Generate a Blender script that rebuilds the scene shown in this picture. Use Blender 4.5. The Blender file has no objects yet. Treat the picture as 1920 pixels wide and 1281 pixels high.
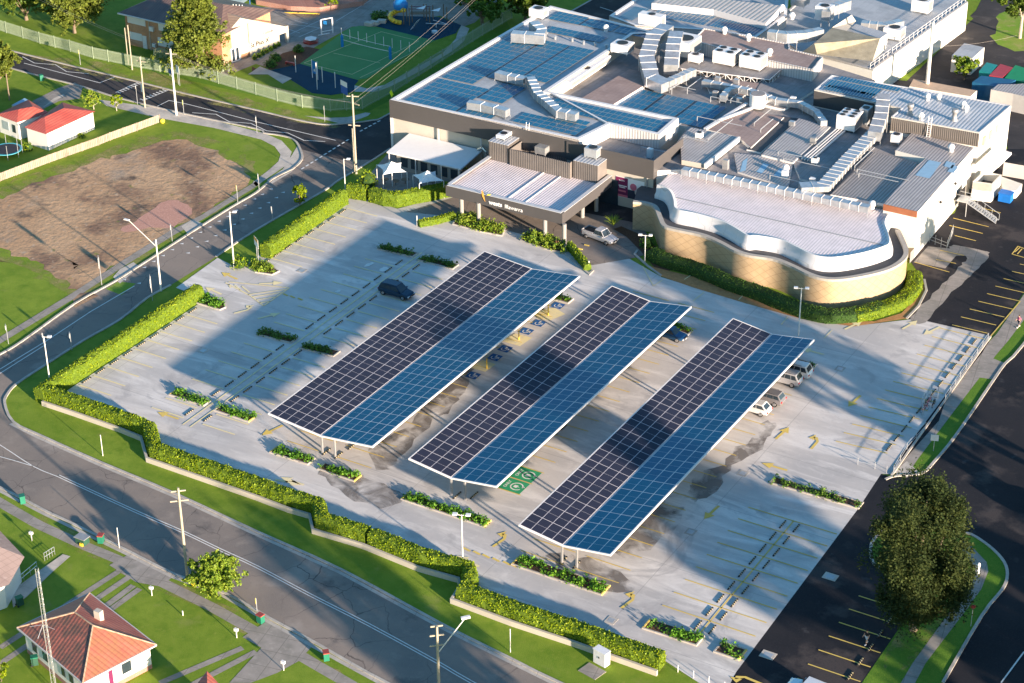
import bpy, math, random
import numpy as np
from mathutils import Vector
random.seed(7); RNG=np.random.default_rng(11)
R=math.radians
sc=bpy.context.scene; COL=sc.collection
# ---------------- camera solved from the parking-bay grid of the photograph; world X,Y follow the bays, metres ----------------
W0,H0=1920.0,1281.0
FPX=3850.0; PITCH=R(29.1); ROLL=R(-.59); AZ=R(30.92); CAM=np.array([117.2806,-195.8072,127.0])
def _axes():
    cp,sp,c,s=math.cos(PITCH),math.sin(PITCH),math.cos(ROLL),math.sin(ROLL)
    F=np.array([0,cp,-sp]);R0=np.array([1.,0,0]);U0=np.cross(R0,F)
    Rr=c*R0+s*U0;Ur=-s*R0+c*U0
    ca,sa=math.cos(AZ),math.sin(AZ); M=np.array([[ca,-sa,0],[sa,ca,0],[0,0,1]])
    return M@F,M@Rr,M@Ur
FW,RT,UP=_axes()
def P(px,py,z=0.0):
    "world point at height z whose survey position in the photograph is (px,py)"
    d=FW*FPX+RT*(px-W0/2)+UP*(H0/2-py)
    t=(z-CAM[2])/d[2]; return (float(CAM[0]+d[0]*t),float(CAM[1]+d[1]*t),float(z))
def PL(lst,z=0.0): return [P(a,b,z) for a,b in lst]
def HT(b,t):
    B=P(*b); d=FW*FPX+RT*(t[0]-W0/2)+UP*(H0/2-t[1]); dx,dy=B[0]-CAM[0],B[1]-CAM[1]
    return float(CAM[2]+(d[0]*dx+d[1]*dy)/(d[0]**2+d[1]**2)*d[2])
cd=bpy.data.cameras.new('camera'); cam=bpy.data.objects.new('camera',cd); COL.objects.link(cam); sc.camera=cam
cam.location=CAM
from mathutils import Matrix
cam.rotation_euler=Matrix((RT,UP,-FW)).transposed().to_euler()
cd.sensor_width=36; cd.lens=FPX/W0*36; cd.clip_end=6000; cd.clip_start=1
# ---------------- light ----------------
SUN_EL=R(9.6); SH_AZ=R(159.3)      # shadows fall towards SH_AZ
w=bpy.data.worlds.new('World'); sc.world=w; w.use_nodes=True; nt=w.node_tree; bg=nt.nodes['Background']
sky=nt.nodes.new('ShaderNodeTexSky'); sky.sky_type='NISHITA'; sky.sun_disc=False; sky.sun_elevation=SUN_EL
sunv=Vector((-math.cos(SH_AZ)*math.cos(SUN_EL),-math.sin(SH_AZ)*math.cos(SUN_EL),math.sin(SUN_EL)))
sky.sun_rotation=math.atan2(sunv.x,sunv.y); sky.altitude=50; sky.air_density=1.0; sky.dust_density=.3; sky.ozone_density=1.6
hs=nt.nodes.new('ShaderNodeHueSaturation'); hs.inputs['Saturation'].default_value=1.32
nt.links.new(sky.outputs[0],hs.inputs['Color']); nt.links.new(hs.outputs[0],bg.inputs[0]); bg.inputs[1].default_value=SKY_STRENGTH=.30
sl=bpy.data.lights.new('sun','SUN'); sl.energy=15.5; sl.angle=R(1.1); sl.color=(1,.80,.63)
so=bpy.data.objects.new('sun',sl); COL.objects.link(so); so.rotation_euler=sunv.to_track_quat('Z','Y').to_euler()
sc.view_settings.view_transform='Standard'; sc.view_settings.look='None'; sc.view_settings.exposure=0
sc.render.engine='CYCLES'; sc.cycles.max_bounces=5; sc.cycles.diffuse_bounces=3; sc.cycles.glossy_bounces=2; sc.cycles.transmission_bounces=2
sc.cycles.caustics_reflective=False; sc.cycles.caustics_refractive=False
# ---------------- materials ----------------
MATS={}
def _new(name):
    m=bpy.data.materials.new(name); m.use_nodes=True; nt=m.node_tree; b=nt.nodes['Principled BSDF']; MATS[name]=m; return m,nt,b
def rgb(c,k=1): return (c[0]*k,c[1]*k,c[2]*k,1)
def mth(nt,op,a,b=None):
    n=nt.nodes.new('ShaderNodeMath'); n.operation=op
    for i,v in enumerate((a,b)):
        if v is None: continue
        if isinstance(v,(int,float)): n.inputs[i].default_value=v
        else: nt.links.new(v,n.inputs[i])
    return n.outputs[0]
def mixc(nt,f,a,b,blend='MIX'):
    n=nt.nodes.new('ShaderNodeMix'); n.data_type='RGBA'; n.blend_type=blend
    for k,v in ((0,f),(6,a),(7,b)):
        if isinstance(v,(int,float)): n.inputs[k].default_value=v
        elif isinstance(v,tuple): n.inputs[k].default_value=v
        else: nt.links.new(v,n.inputs[k])
    return n.outputs[2]
def noise(nt,scale,detail=4,rough=.55,vec=None,dist=0):
    n=nt.nodes.new('ShaderNodeTexNoise'); n.inputs['Scale'].default_value=scale; n.inputs['Detail'].default_value=detail; n.inputs['Roughness'].default_value=rough; n.inputs['Distortion'].default_value=dist
    nt.links.new(vec if vec is not None else pos(nt),n.inputs['Vector']); return n.outputs['Fac']
def pos(nt):
    for n in nt.nodes:
        if n.bl_idname=='ShaderNodeNewGeometry': return n.outputs['Position']
    return nt.nodes.new('ShaderNodeNewGeometry').outputs['Position']
def ramp(nt,f,a,b):
    n=nt.nodes.new('ShaderNodeMapRange'); n.inputs[1].default_value=a; n.inputs[2].default_value=b; nt.links.new(f,n.inputs[0]); return n.outputs[0]
def sep(nt,v):
    n=nt.nodes.new('ShaderNodeSeparateXYZ'); nt.links.new(v,n.inputs[0]); return n.outputs
def bump(nt,b,h,strength=.3,dist=.05):
    n=nt.nodes.new('ShaderNodeBump'); n.inputs['Strength'].default_value=strength; n.inputs['Distance'].default_value=dist
    nt.links.new(h,n.inputs['Height']); nt.links.new(n.outputs[0],b.inputs['Normal'])
def mapped(nt,rot=0,scale=(1,1,1)):
    n=nt.nodes.new('ShaderNodeMapping'); nt.links.new(pos(nt),n.inputs[0]); n.inputs['Rotation'].default_value=(0,0,rot); n.inputs['Scale'].default_value=scale; return n.outputs[0]
def plain(name,c,rough=.6,metal=0,var=.12,scale=1.5,spec=.3,bumpy=0):
    m,nt,b=_new(name); f=ramp(nt,noise(nt,scale,5),.3,.7); f2=ramp(nt,noise(nt,scale*9,3),.3,.7)
    o=mixc(nt,f,rgb(c,1-var),rgb(c,1+var)); o=mixc(nt,f2,o,mixc(nt,.5,o,rgb(c,1-var*1.6)))
    nt.links.new(o,b.inputs['Base Color']); b.inputs['Roughness'].default_value=rough; b.inputs['Metallic'].default_value=metal; b.inputs['Specular IOR Level'].default_value=spec
    if bumpy: bump(nt,b,noise(nt,scale*12,3),bumpy,.05)
    return m
def ground(name,cols,scales,rough=.9,bs=.3,bd=.05,bsc=6):
    "cols: base + (colour, scale, lo, hi) layers mixed over it by noise"
    m,nt,b=_new(name); o=rgb(cols)
    for c,s,lo,hi in scales:
        o=mixc(nt,ramp(nt,noise(nt,s,6,.6),lo,hi),o,rgb(c))
    nt.links.new(o,b.inputs['Base Color']); b.inputs['Roughness'].default_value=rough; b.inputs['Specular IOR Level'].default_value=.2
    if bs: bump(nt,b,noise(nt,bsc,4),bs,bd)
    return m
def add_lines(m,vec_rot,size,width,col,fac=.6,warp=0):
    "thin darker joints on a rectangular grid"
    nt=m.node_tree; b=nt.nodes['Principled BSDF']; src=b.inputs['Base Color'].links[0].from_socket
    v=mapped(nt,vec_rot); s=sep(nt,v); out=None
    for i in (0,1):
        if not size[i]: continue
        t=mth(nt,'FRACT',mth(nt,'DIVIDE',mth(nt,'ADD',s[i],5000.0+ (0 if not warp else 0)),size[i])); k=mth(nt,'LESS_THAN',t,width/size[i])
        out=k if out is None else mth(nt,'MAXIMUM',out,k)
    nt.links.new(mixc(nt,mth(nt,'MULTIPLY',out,fac),src,rgb(col)),b.inputs['Base Color'])
def add_cracks(m,scale,width,col,fac=.8,rot=0,stretch=(1,1,1)):
    nt=m.node_tree; b=nt.nodes['Principled BSDF']; src=b.inputs['Base Color'].links[0].from_socket
    v=mapped(nt,rot,stretch); n=nt.nodes.new('ShaderNodeTexNoise'); n.inputs['Scale'].default_value=.35; n.inputs['Detail'].default_value=5; nt.links.new(v,n.inputs['Vector'])
    vm=nt.nodes.new('ShaderNodeVectorMath'); vm.operation='MULTIPLY_ADD'; nt.links.new(n.outputs['Color'],vm.inputs[0]); vm.inputs[1].default_value=(2.4,2.4,0); nt.links.new(v,vm.inputs[2])
    vo=nt.nodes.new('ShaderNodeTexVoronoi'); vo.feature='DISTANCE_TO_EDGE'; vo.inputs['Scale'].default_value=scale; nt.links.new(vm.outputs[0],vo.inputs['Vector'])
    k=mth(nt,'LESS_THAN',vo.outputs['Distance'],width); k=mth(nt,'MULTIPLY',k,ramp(nt,noise(nt,.08,2),.35,.6))
    nt.links.new(mixc(nt,mth(nt,'MULTIPLY',k,fac),src,rgb(col)),b.inputs['Base Color'])
def corr(name,c,axis=0,pitch=.5,rough=.4,metal=.0,dark=.62,bstr=.5,var=.1):
    "ribbed sheet metal; ribs repeat along world axis 0=x 1=y"
    m,nt,b=_new(name); s=sep(nt,pos(nt))[axis]
    t=mth(nt,'PINGPONG',s,pitch/2); t=mth(nt,'DIVIDE',t,pitch/2); k=ramp(nt,t,.25,.6)
    f=ramp(nt,noise(nt,.6,5),.3,.7); o=mixc(nt,f,rgb(c,1-var),rgb(c,1+var)); o=mixc(nt,k,mixc(nt,1.0,o,rgb((dark,dark,dark)),'MULTIPLY'),o)
    nt.links.new(o,b.inputs['Base Color']); b.inputs['Roughness'].default_value=rough; b.inputs['Metallic'].default_value=metal; bump(nt,b,k,bstr,.06); return m
def leafm(name,c1,c2,rough=.55,trans=.25,c3=None):
    m,nt,b=_new(name); g=nt.nodes.new('ShaderNodeNewGeometry')
    o=mixc(nt,g.outputs['Random Per Island'],rgb(c1),rgb(c2)); o=mixc(nt,ramp(nt,noise(nt,.45,3),.35,.65),o,mixc(nt,.55,o,rgb(c3 or c1)))
    nt.links.new(o,b.inputs['Base Color']); b.inputs['Roughness'].default_value=rough; b.inputs['Specular IOR Level'].default_value=.25
    tr=nt.nodes.new('ShaderNodeBsdfTranslucent'); nt.links.new(o,tr.inputs[0]); mx=nt.nodes.new('ShaderNodeMixShader'); mx.inputs[0].default_value=trans
    out=nt.nodes['Material Output']; nt.links.new(b.outputs[0],mx.inputs[1]); nt.links.new(tr.outputs[0],mx.inputs[2]); nt.links.new(mx.outputs[0],out.inputs[0]); return m
def softdirt():
    m,nt,b=_new('dirt_fade'); f=noise(nt,.28,7,.62); g=noise(nt,2.2,5,.7)
    o=mixc(nt,ramp(nt,g,.35,.65),rgb((.38,.28,.13)),rgb((.30,.33,.07))); nt.links.new(o,b.inputs['Base Color']); b.inputs['Roughness'].default_value=.95
    nt.links.new(mth(nt,'MULTIPLY',ramp(nt,mth(nt,'ADD',f,mth(nt,'MULTIPLY',g,.35)),.62,.80),.75),b.inputs['Alpha'])
ground('grass',(.18,.25,.024),[((.24,.31,.035),.12,.4,.65),((.11,.19,.012),.5,.45,.75),((.27,.30,.05),1.7,.55,.8),((.30,.28,.09),.20,.60,.78),((.10,.20,.015),.9,.56,.8),((.12,.24,.015),14,.45,.7)],bs=.6,bd=.06,bsc=9)
ground('grass_deep',(.085,.19,.016),[((.13,.24,.024),.3,.4,.7),((.06,.17,.012),2,.5,.8),((.2,.3,.04),9,.5,.8)],bs=.6,bd=.06,bsc=9)
ground('grass_dry',(.26,.33,.06),[((.18,.32,.03),.25,.4,.6),((.42,.33,.16),.6,.52,.75),((.14,.24,.02),6,.5,.8)],bs=.6,bd=.06,bsc=9)
ground('dirt',(.43,.265,.15),[((.52,.34,.20),.05,.42,.56),((.22,.135,.09),.07,.50,.60),((.36,.285,.215),.045,.56,.64),((.13,.095,.07),.22,.57,.68),((.50,.41,.31),.9,.58,.78),((.17,.19,.05),.5,.63,.72),((.25,.18,.13),3.5,.5,.8)],bs=.9,bd=.12,bsc=1.1)
softdirt()
ground('pink_gravel',(.50,.27,.205),[((.42,.22,.17),.8,.5,.8),((.70,.42,.33),4,.5,.8)])
ground('asphalt_road',(.265,.22,.185),[((.21,.18,.158),.10,.42,.6),((.31,.265,.225),.5,.55,.8),((.17,.15,.135),1.6,.6,.85),((.15,.132,.12),.16,.60,.66),((.33,.285,.245),.07,.60,.66),((.29,.25,.215),9,.5,.8)],bs=.25,bd=.01,bsc=20)
add_cracks(MATS['asphalt_road'],.19,.0055,(.06,.052,.05),.75,R(-11),(1,.75,1))
ground('asphalt_new',(.060,.055,.056),[((.035,.034,.036),.1,.42,.6),((.11,.098,.092),.25,.55,.7),((.045,.045,.05),3,.5,.8)],bs=.25,bd=.01,bsc=20)
ground('asphalt_dark_shaded',(.022,.021,.025),[((.012,.013,.018),.12,.42,.6),((.062,.052,.050),.09,.56,.62),((.045,.045,.05),.45,.62,.70),((.03,.03,.034),5,.5,.8)],rough=.8,bs=.2,bd=.01,bsc=20)  # dark asphalt whose colour also carries the shade over the right-hand street
# car park slab: pale trowelled concrete, cloudy, with water marks
def lot(name):
    m,nt,b=_new(name); c=rgb((.64,.59,.535))
    c=mixc(nt,ramp(nt,noise(nt,.06,6,.6),.38,.62),c,rgb((.47,.445,.42)))
    st=mapped(nt,R(8),(.22,1,1)); c=mixc(nt,mth(nt,'MULTIPLY',ramp(nt,noise(nt,.30,7,.66,st,.9),.48,.66),.85),c,rgb((.78,.735,.68)))
    st2=mapped(nt,R(98),(.22,1,1)); c=mixc(nt,mth(nt,'MULTIPLY',ramp(nt,noise(nt,.22,7,.62,st2,.8),.52,.70),.5),c,rgb((.40,.385,.37)))
    c=mixc(nt,mth(nt,'MULTIPLY',ramp(nt,noise(nt,.11,8,.66,None,1.4),.57,.66),.6),c,rgb((.36,.34,.325)))
    c=mixc(nt,mth(nt,'MULTIPLY',ramp(nt,noise(nt,1.1,7,.7),.56,.72),.35),c,rgb((.74,.71,.67)))
    c=mixc(nt,mth(nt,'MULTIPLY',ramp(nt,noise(nt,3,5),.55,.8),.35),c,rgb((.42,.40,.38)))
    nt.links.new(c,b.inputs['Base Color']); b.inputs['Roughness'].default_value=.75; b.inputs['Specular IOR Level'].default_value=.3
    bump(nt,b,noise(nt,14,3),.15,.01); add_lines(m,0,(15.6,13),.07,(.2,.19,.18),.45); return m
lot('concrete_lot')
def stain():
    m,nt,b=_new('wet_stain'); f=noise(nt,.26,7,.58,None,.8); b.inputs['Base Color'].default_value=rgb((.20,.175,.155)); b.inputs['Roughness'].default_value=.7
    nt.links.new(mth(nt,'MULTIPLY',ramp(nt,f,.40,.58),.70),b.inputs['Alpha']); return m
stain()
ground('concrete_path',(.60,.54,.46),[((.38,.35,.31),.3,.4,.65),((.54,.50,.45),1.5,.5,.8),((.3,.27,.24),4,.62,.85)],bs=.2,bd=.01,bsc=15); add_lines(MATS['concrete_path'],R(-8),(1.5,1.5),.04,(.2,.18,.16),.4)
ground('concrete_old',(.34,.305,.27),[((.25,.23,.20),.5,.4,.65),((.42,.38,.33),1.8,.55,.8),((.2,.22,.12),1.1,.66,.8)],bs=.3,bd=.01,bsc=12); add_lines(MATS['concrete_old'],R(-11),(2.4,2.4),.06,(.12,.11,.09),.6)
ground('kerb_concrete',(.50,.46,.40),[((.38,.35,.31),.7,.4,.65),((.3,.27,.23),4,.6,.8)],bs=.2,bd=.01); add_lines(MATS['kerb_concrete'],R(-11),(3,3),.05,(.2,.18,.16),.6)
ground('mulch',(.10,.055,.035),[((.16,.09,.05),5,.4,.7),((.05,.03,.02),12,.5,.8)],bs=.8,bd=.06,bsc=14)
ground('orange_mulch',(.50,.25,.10),[((.36,.17,.07),1.5,.4,.7),((.62,.36,.16),6,.5,.8)],bs=.6,bd=.04,bsc=14)
ground('paint_white',(.75,.74,.70),[((.5,.49,.47),3,.52,.75)],bs=0)
ground('paint_yellow',(.74,.54,.12),[((.60,.46,.18),2.2,.45,.75),((.62,.5,.3),9,.55,.8)],bs=0)
ground('paint_faded',(.82,.70,.38),[((.66,.60,.48),2.2,.5,.75)],bs=0)
ground('paint_green',(.03,.30,.13),[((.05,.36,.17),1.2,.4,.7)],bs=0)
ground('paint_blue',(.02,.10,.30),[((.04,.15,.36),2,.4,.7)],bs=0)
ground('court_green',(.09,.26,.09),[((.11,.30,.11),.2,.4,.7)],bs=0)
ground('court_blue',(.004,.048,.085),[((.008,.062,.105),.3,.4,.7)],bs=0)
plain('white_wall',(.74,.72,.68),.7,var=.05,scale=.7); plain('cream_wall',(.50,.46,.39),.7,var=.06,scale=.6); plain('render_wall',(.72,.70,.64),.7,var=.05)
plain('fascia_dark',(.088,.083,.082),.45,var=.05,scale=.3); plain('column_grey',(.30,.29,.27),.5,var=.05); plain('grey_wall',(.52,.50,.48),.6,var=.06)
plain('stone_base',(.42,.39,.34),.8); plain('white_metal',(.80,.79,.77),.35,var=.04); plain('frame_white',(.74,.72,.70),.4,var=.03)
plain('galv',(.56,.58,.59),.30,.6,var=.22,scale=1.2,spec=.5); plain('galv_dull',(.50,.52,.53),.42,.4,var=.12); plain('steel_grey',(.36,.36,.36),.45,.3)
ground('roof_flat',(.30,.285,.28),[((.20,.19,.19),.2,.45,.7),((.40,.38,.37),.7,.55,.8),((.17,.16,.16),2.2,.6,.85)],rough=.7,bs=.1); add_lines(MATS['roof_flat'],0,(.9,11),.06,(.14,.13,.13),.5); plain('roof_dark',(.085,.085,.09),.7,var=.15); ground('roof_pale',(.43,.45,.47),[((.30,.32,.34),.25,.45,.7),((.52,.53,.54),.8,.55,.8),((.28,.27,.26),3,.6,.85)],rough=.5,bs=.1); add_lines(MATS['roof_pale'],0,(1.1,9),.05,(.25,.26,.27),.45); ground('roof_pink',(.36,.27,.24),[((.27,.20,.18),.3,.45,.7),((.43,.34,.31),.9,.55,.8)],rough=.65,bs=.1); add_lines(MATS['roof_pink'],0,(.7,.9),.06,(.2,.15,.13),.5)
plain('skylight',(.30,.48,.62),.3,var=.08); plain('gutter',(.60,.60,.60),.4); plain('dark_void',(.02,.02,.022),.8)
corr('corr_white',(.80,.72,.72),0,.42,dark=.76); corr('corr_grey',(.42,.39,.38),0,.45,dark=.60); corr('corr_dark',(.30,.28,.27),0,.45,dark=.5); corr('corr_blue',(.47,.50,.54),0,.55,dark=.8)
corr('corr_wall_dark',(.19,.17,.155),0,.30,dark=.35); corr('corr_wall_white',(.62,.60,.58),0,.45,dark=.78); corr('corr_shed',(.55,.50,.46),0,.8,dark=.7); corr('corr_white_y',(.66,.62,.58),1,.45,dark=.75)
def tan():
    m,nt,b=_new('tan_tile'); s=sep(nt,pos(nt)); hor=mth(nt,'ADD',mth(nt,'MULTIPLY',s[0],1.0),mth(nt,'MULTIPLY',s[1],.8)); z=mth(nt,'MULTIPLY',s[2],1.5)
    k=None
    for op in ('ADD','SUBTRACT'):
        t=mth(nt,'FRACT',mth(nt,'DIVIDE',mth(nt,'ADD',mth(nt,op,hor,z),900.0),1.7)); q=mth(nt,'LESS_THAN',t,.07); k=q if k is None else mth(nt,'MAXIMUM',k,q)
    c=mixc(nt,ramp(nt,noise(nt,.9,4),.3,.7),rgb((.40,.29,.17)),rgb((.46,.34,.21))); c=mixc(nt,mth(nt,'MULTIPLY',k,.55),c,rgb((.22,.15,.085)))
    nt.links.new(c,b.inputs['Base Color']); b.inputs['Roughness'].default_value=.5; bump(nt,b,k,-.3,.03)
tan()
def panel(name,c,c2,grid):
    "solar cells: fine cell grid in the panel's own x,y"
    m,nt,b=_new(name); tc=nt.nodes.new('ShaderNodeTexCoord'); s=sep(nt,tc.outputs['Object']); k=None
    for i,g in ((0,grid[0]),(1,grid[1])):
        t=mth(nt,'FRACT',mth(nt,'DIVIDE',mth(nt,'ADD',s[i],100.0),g)); q=mth(nt,'LESS_THAN',t,.10); k=q if k is None else mth(nt,'MAXIMUM',k,q)
    oi=nt.nodes.new('ShaderNodeObjectInfo'); o=mixc(nt,oi.outputs['Random'],rgb(c),rgb(c,1.22)); o=mixc(nt,ramp(nt,noise(nt,.35,3),.35,.65),o,mixc(nt,.4,o,rgb(c2))); o=mixc(nt,mth(nt,'MULTIPLY',k,.35),o,rgb(c2,2.2))
    nt.links.new(o,b.inputs['Base Color']); b.inputs['Roughness'].default_value=.32; b.inputs['Specular IOR Level'].default_value=.16
panel('cell_dark',(.019,.022,.037),(.028,.028,.05),(.19,.19)); panel('cell_sky_reflect',(.0,.085,.165),(.0,.11,.20),(.19,.19)); panel('cell_roof',(.005,.095,.19),(.02,.16,.28),(.3,.3)); plain('panel_frame',(.55,.54,.58),.4,var=.04)  # right slope's blue stands for reflected sky, put into the cell colour
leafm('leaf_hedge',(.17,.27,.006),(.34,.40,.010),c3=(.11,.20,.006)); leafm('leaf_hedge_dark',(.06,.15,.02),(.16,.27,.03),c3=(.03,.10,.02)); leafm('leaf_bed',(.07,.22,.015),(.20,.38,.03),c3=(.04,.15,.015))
leafm('leaf_olive',(.08,.15,.018),(.16,.22,.025),c3=(.04,.07,.012)); leafm('leaf_pine',(.13,.18,.024),(.22,.26,.035),c3=(.07,.10,.02)); leafm('leaf_bright',(.16,.28,.02),(.38,.44,.05),c3=(.10,.2,.02)); leafm('leaf_casuarina',(.040,.068,.018),(.085,.105,.024),c3=(.018,.036,.012),trans=.35,rough=.8)
leafm('leaf_red',(.22,.10,.06),(.30,.22,.06))
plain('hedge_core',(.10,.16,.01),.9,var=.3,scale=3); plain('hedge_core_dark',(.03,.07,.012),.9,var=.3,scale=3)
plain('bark',(.22,.17,.12),.9,var=.25,scale=3); plain('bark_pale',(.48,.42,.34),.8,var=.2,scale=3); plain('timber_pole',(.40,.36,.27),.8,var=.12,scale=2); leafm('timber_fence',(.26,.21,.165),(.44,.35,.27),.85,0,(.30,.24,.19)); plain('pole_white',(.72,.70,.64),.4,var=.05)
plain('insulator',(.7,.7,.66),.3); plain('wire',(.42,.38,.33),.5); plain('glass',(.03,.045,.06),.08,var=.2,spec=.8); plain('glass_pale',(.35,.42,.45),.1,spec=.8)
plain('tyre',(.02,.02,.02),.85); plain('rim',(.42,.42,.43),.3,.7); plain('black_plastic',(.025,.025,.027),.5); plain('lamp_red',(.5,.02,.02),.25); plain('lamp_clear',(.8,.8,.8),.15)
for n,c in dict(navy=(.015,.045,.085),silver=(.50,.50,.52),grey=(.24,.23,.24),white=(.82,.81,.80),blue=(.02,.10,.24),taupe=(.42,.39,.38)).items(): plain('car_'+n,c,.22,.35,var=.02,spec=.6)
def brick(name,c1,c2,mortar,sc=4.0):
    m,nt,b=_new(name); t=nt.nodes.new('ShaderNodeTexBrick'); t.inputs['Scale'].default_value=sc; t.inputs['Color1'].default_value=rgb(c1); t.inputs['Color2'].default_value=rgb(c2); t.inputs['Mortar'].default_value=rgb(mortar); t.inputs['Mortar Size'].default_value=.03
    s=sep(nt,pos(nt)); c=nt.nodes.new('ShaderNodeCombineXYZ'); nt.links.new(mth(nt,'ADD',s[0],s[1]),c.inputs[0]); nt.links.new(s[2],c.inputs[1]); nt.links.new(c.outputs[0],t.inputs['Vector'])
    o=mixc(nt,mth(nt,'MULTIPLY',ramp(nt,noise(nt,.5,4),.35,.65),.4),t.outputs[0],rgb(c1,.7)); nt.links.new(o,b.inputs['Base Color']); b.inputs['Roughness'].default_value=.85
brick('brick_orange',(.46,.19,.08),(.54,.25,.11),(.5,.4,.3)); brick('brick_red',(.34,.13,.09),(.42,.18,.12),(.4,.35,.3))
def tiles(name,c,c2,pitch,axis=0,pitch2=.35,lich=None):
    m,nt,b=_new(name); s=sep(nt,pos(nt)); t=mth(nt,'DIVIDE',mth(nt,'PINGPONG',s[axis],pitch/2),pitch/2); u=mth(nt,'FRACT',mth(nt,'DIVIDE',mth(nt,'ADD',s[1-axis],800.0),pitch2))
    o=mixc(nt,ramp(nt,noise(nt,.5,5),.35,.65),rgb(c),rgb(c2))
    if lich: o=mixc(nt,ramp(nt,noise(nt,.8,7,.75),.40,.58),o,rgb(lich)); 
    o=mixc(nt,mth(nt,'MULTIPLY',mth(nt,'LESS_THAN',t,.3),.4),o,rgb(c,.45)); o=mixc(nt,mth(nt,'MULTIPLY',mth(nt,'LESS_THAN',u,.12),.25),o,rgb(c,.4))
    nt.links.new(o,b.inputs['Base Color']); b.inputs['Roughness'].default_value=.6; bump(nt,b,t,.4,.05)
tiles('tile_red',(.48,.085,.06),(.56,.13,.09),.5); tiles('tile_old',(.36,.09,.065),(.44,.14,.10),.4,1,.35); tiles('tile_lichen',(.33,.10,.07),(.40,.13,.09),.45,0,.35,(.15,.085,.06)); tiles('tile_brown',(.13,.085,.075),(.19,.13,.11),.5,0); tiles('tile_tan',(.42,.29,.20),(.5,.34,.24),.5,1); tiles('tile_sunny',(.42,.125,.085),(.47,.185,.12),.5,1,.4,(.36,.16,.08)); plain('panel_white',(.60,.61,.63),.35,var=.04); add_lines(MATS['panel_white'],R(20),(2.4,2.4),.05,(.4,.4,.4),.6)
plain('sheet_mint',(.48,.56,.50),.5); plain('sign_yellow',(.90,.72,.02),.5,var=.03); plain('sign_lime',(.80,.95,.03),.5,var=.03); plain('sign_white',(.80,.80,.78),.5,var=.03); plain('sign_blue',(.03,.12,.42),.5); plain('sign_orange',(.85,.42,.08),.5); plain('bin_green',(.02,.18,.11),.5); plain('bin_dark',(.03,.09,.06),.5); plain('lid_red',(.33,.06,.05),.5); plain('hydrant_yellow',(.85,.65,.05),.5)
plain('maroon',(.16,.02,.08),.6); plain('poster_pink',(.6,.16,.22),.6); plain('slide_yellow',(.85,.55,.05),.35); plain('slide_blue',(.02,.22,.55),.35); plain('slide_pale',(.55,.62,.66),.3); plain('fabric_white',(.78,.80,.80),.6); plain('fence_green',(.36,.44,.30),.5); plain('fence_mint',(.10,.26,.20),.5)
plain('rubber_black',(.03,.03,.03),.8); plain('copper_fascia',(.32,.12,.06),.6); plain('container_teal',(.02,.28,.27),.5); plain('container_red',(.42,.06,.08),.5); plain('container_green',(.02,.28,.12),.5); plain('container_blue',(.02,.12,.24),.5); plain('shed_tan',(.60,.42,.28),.6)
plain('bin_blue',(.02,.18,.60),.4); plain('skin',(.55,.33,.23),.6); plain('hair',(.06,.035,.02),.7); plain('cloth_black',(.02,.02,.022),.8); plain('cloth_white',(.75,.73,.72),.8); plain('cloth_pink',(.80,.16,.28),.8); plain('cloth_navy',(.03,.04,.07),.8); plain('olive_roof',(.33,.30,.22),.7,var=.25,scale=.8); plain('bollard_yellow',(.9,.6,.05),.5); plain('trampoline_blue',(.10,.45,.52),.5); plain('mat_black',(.04,.035,.04),.6)
plain('cabinet',(.76,.76,.76),.5)
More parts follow.
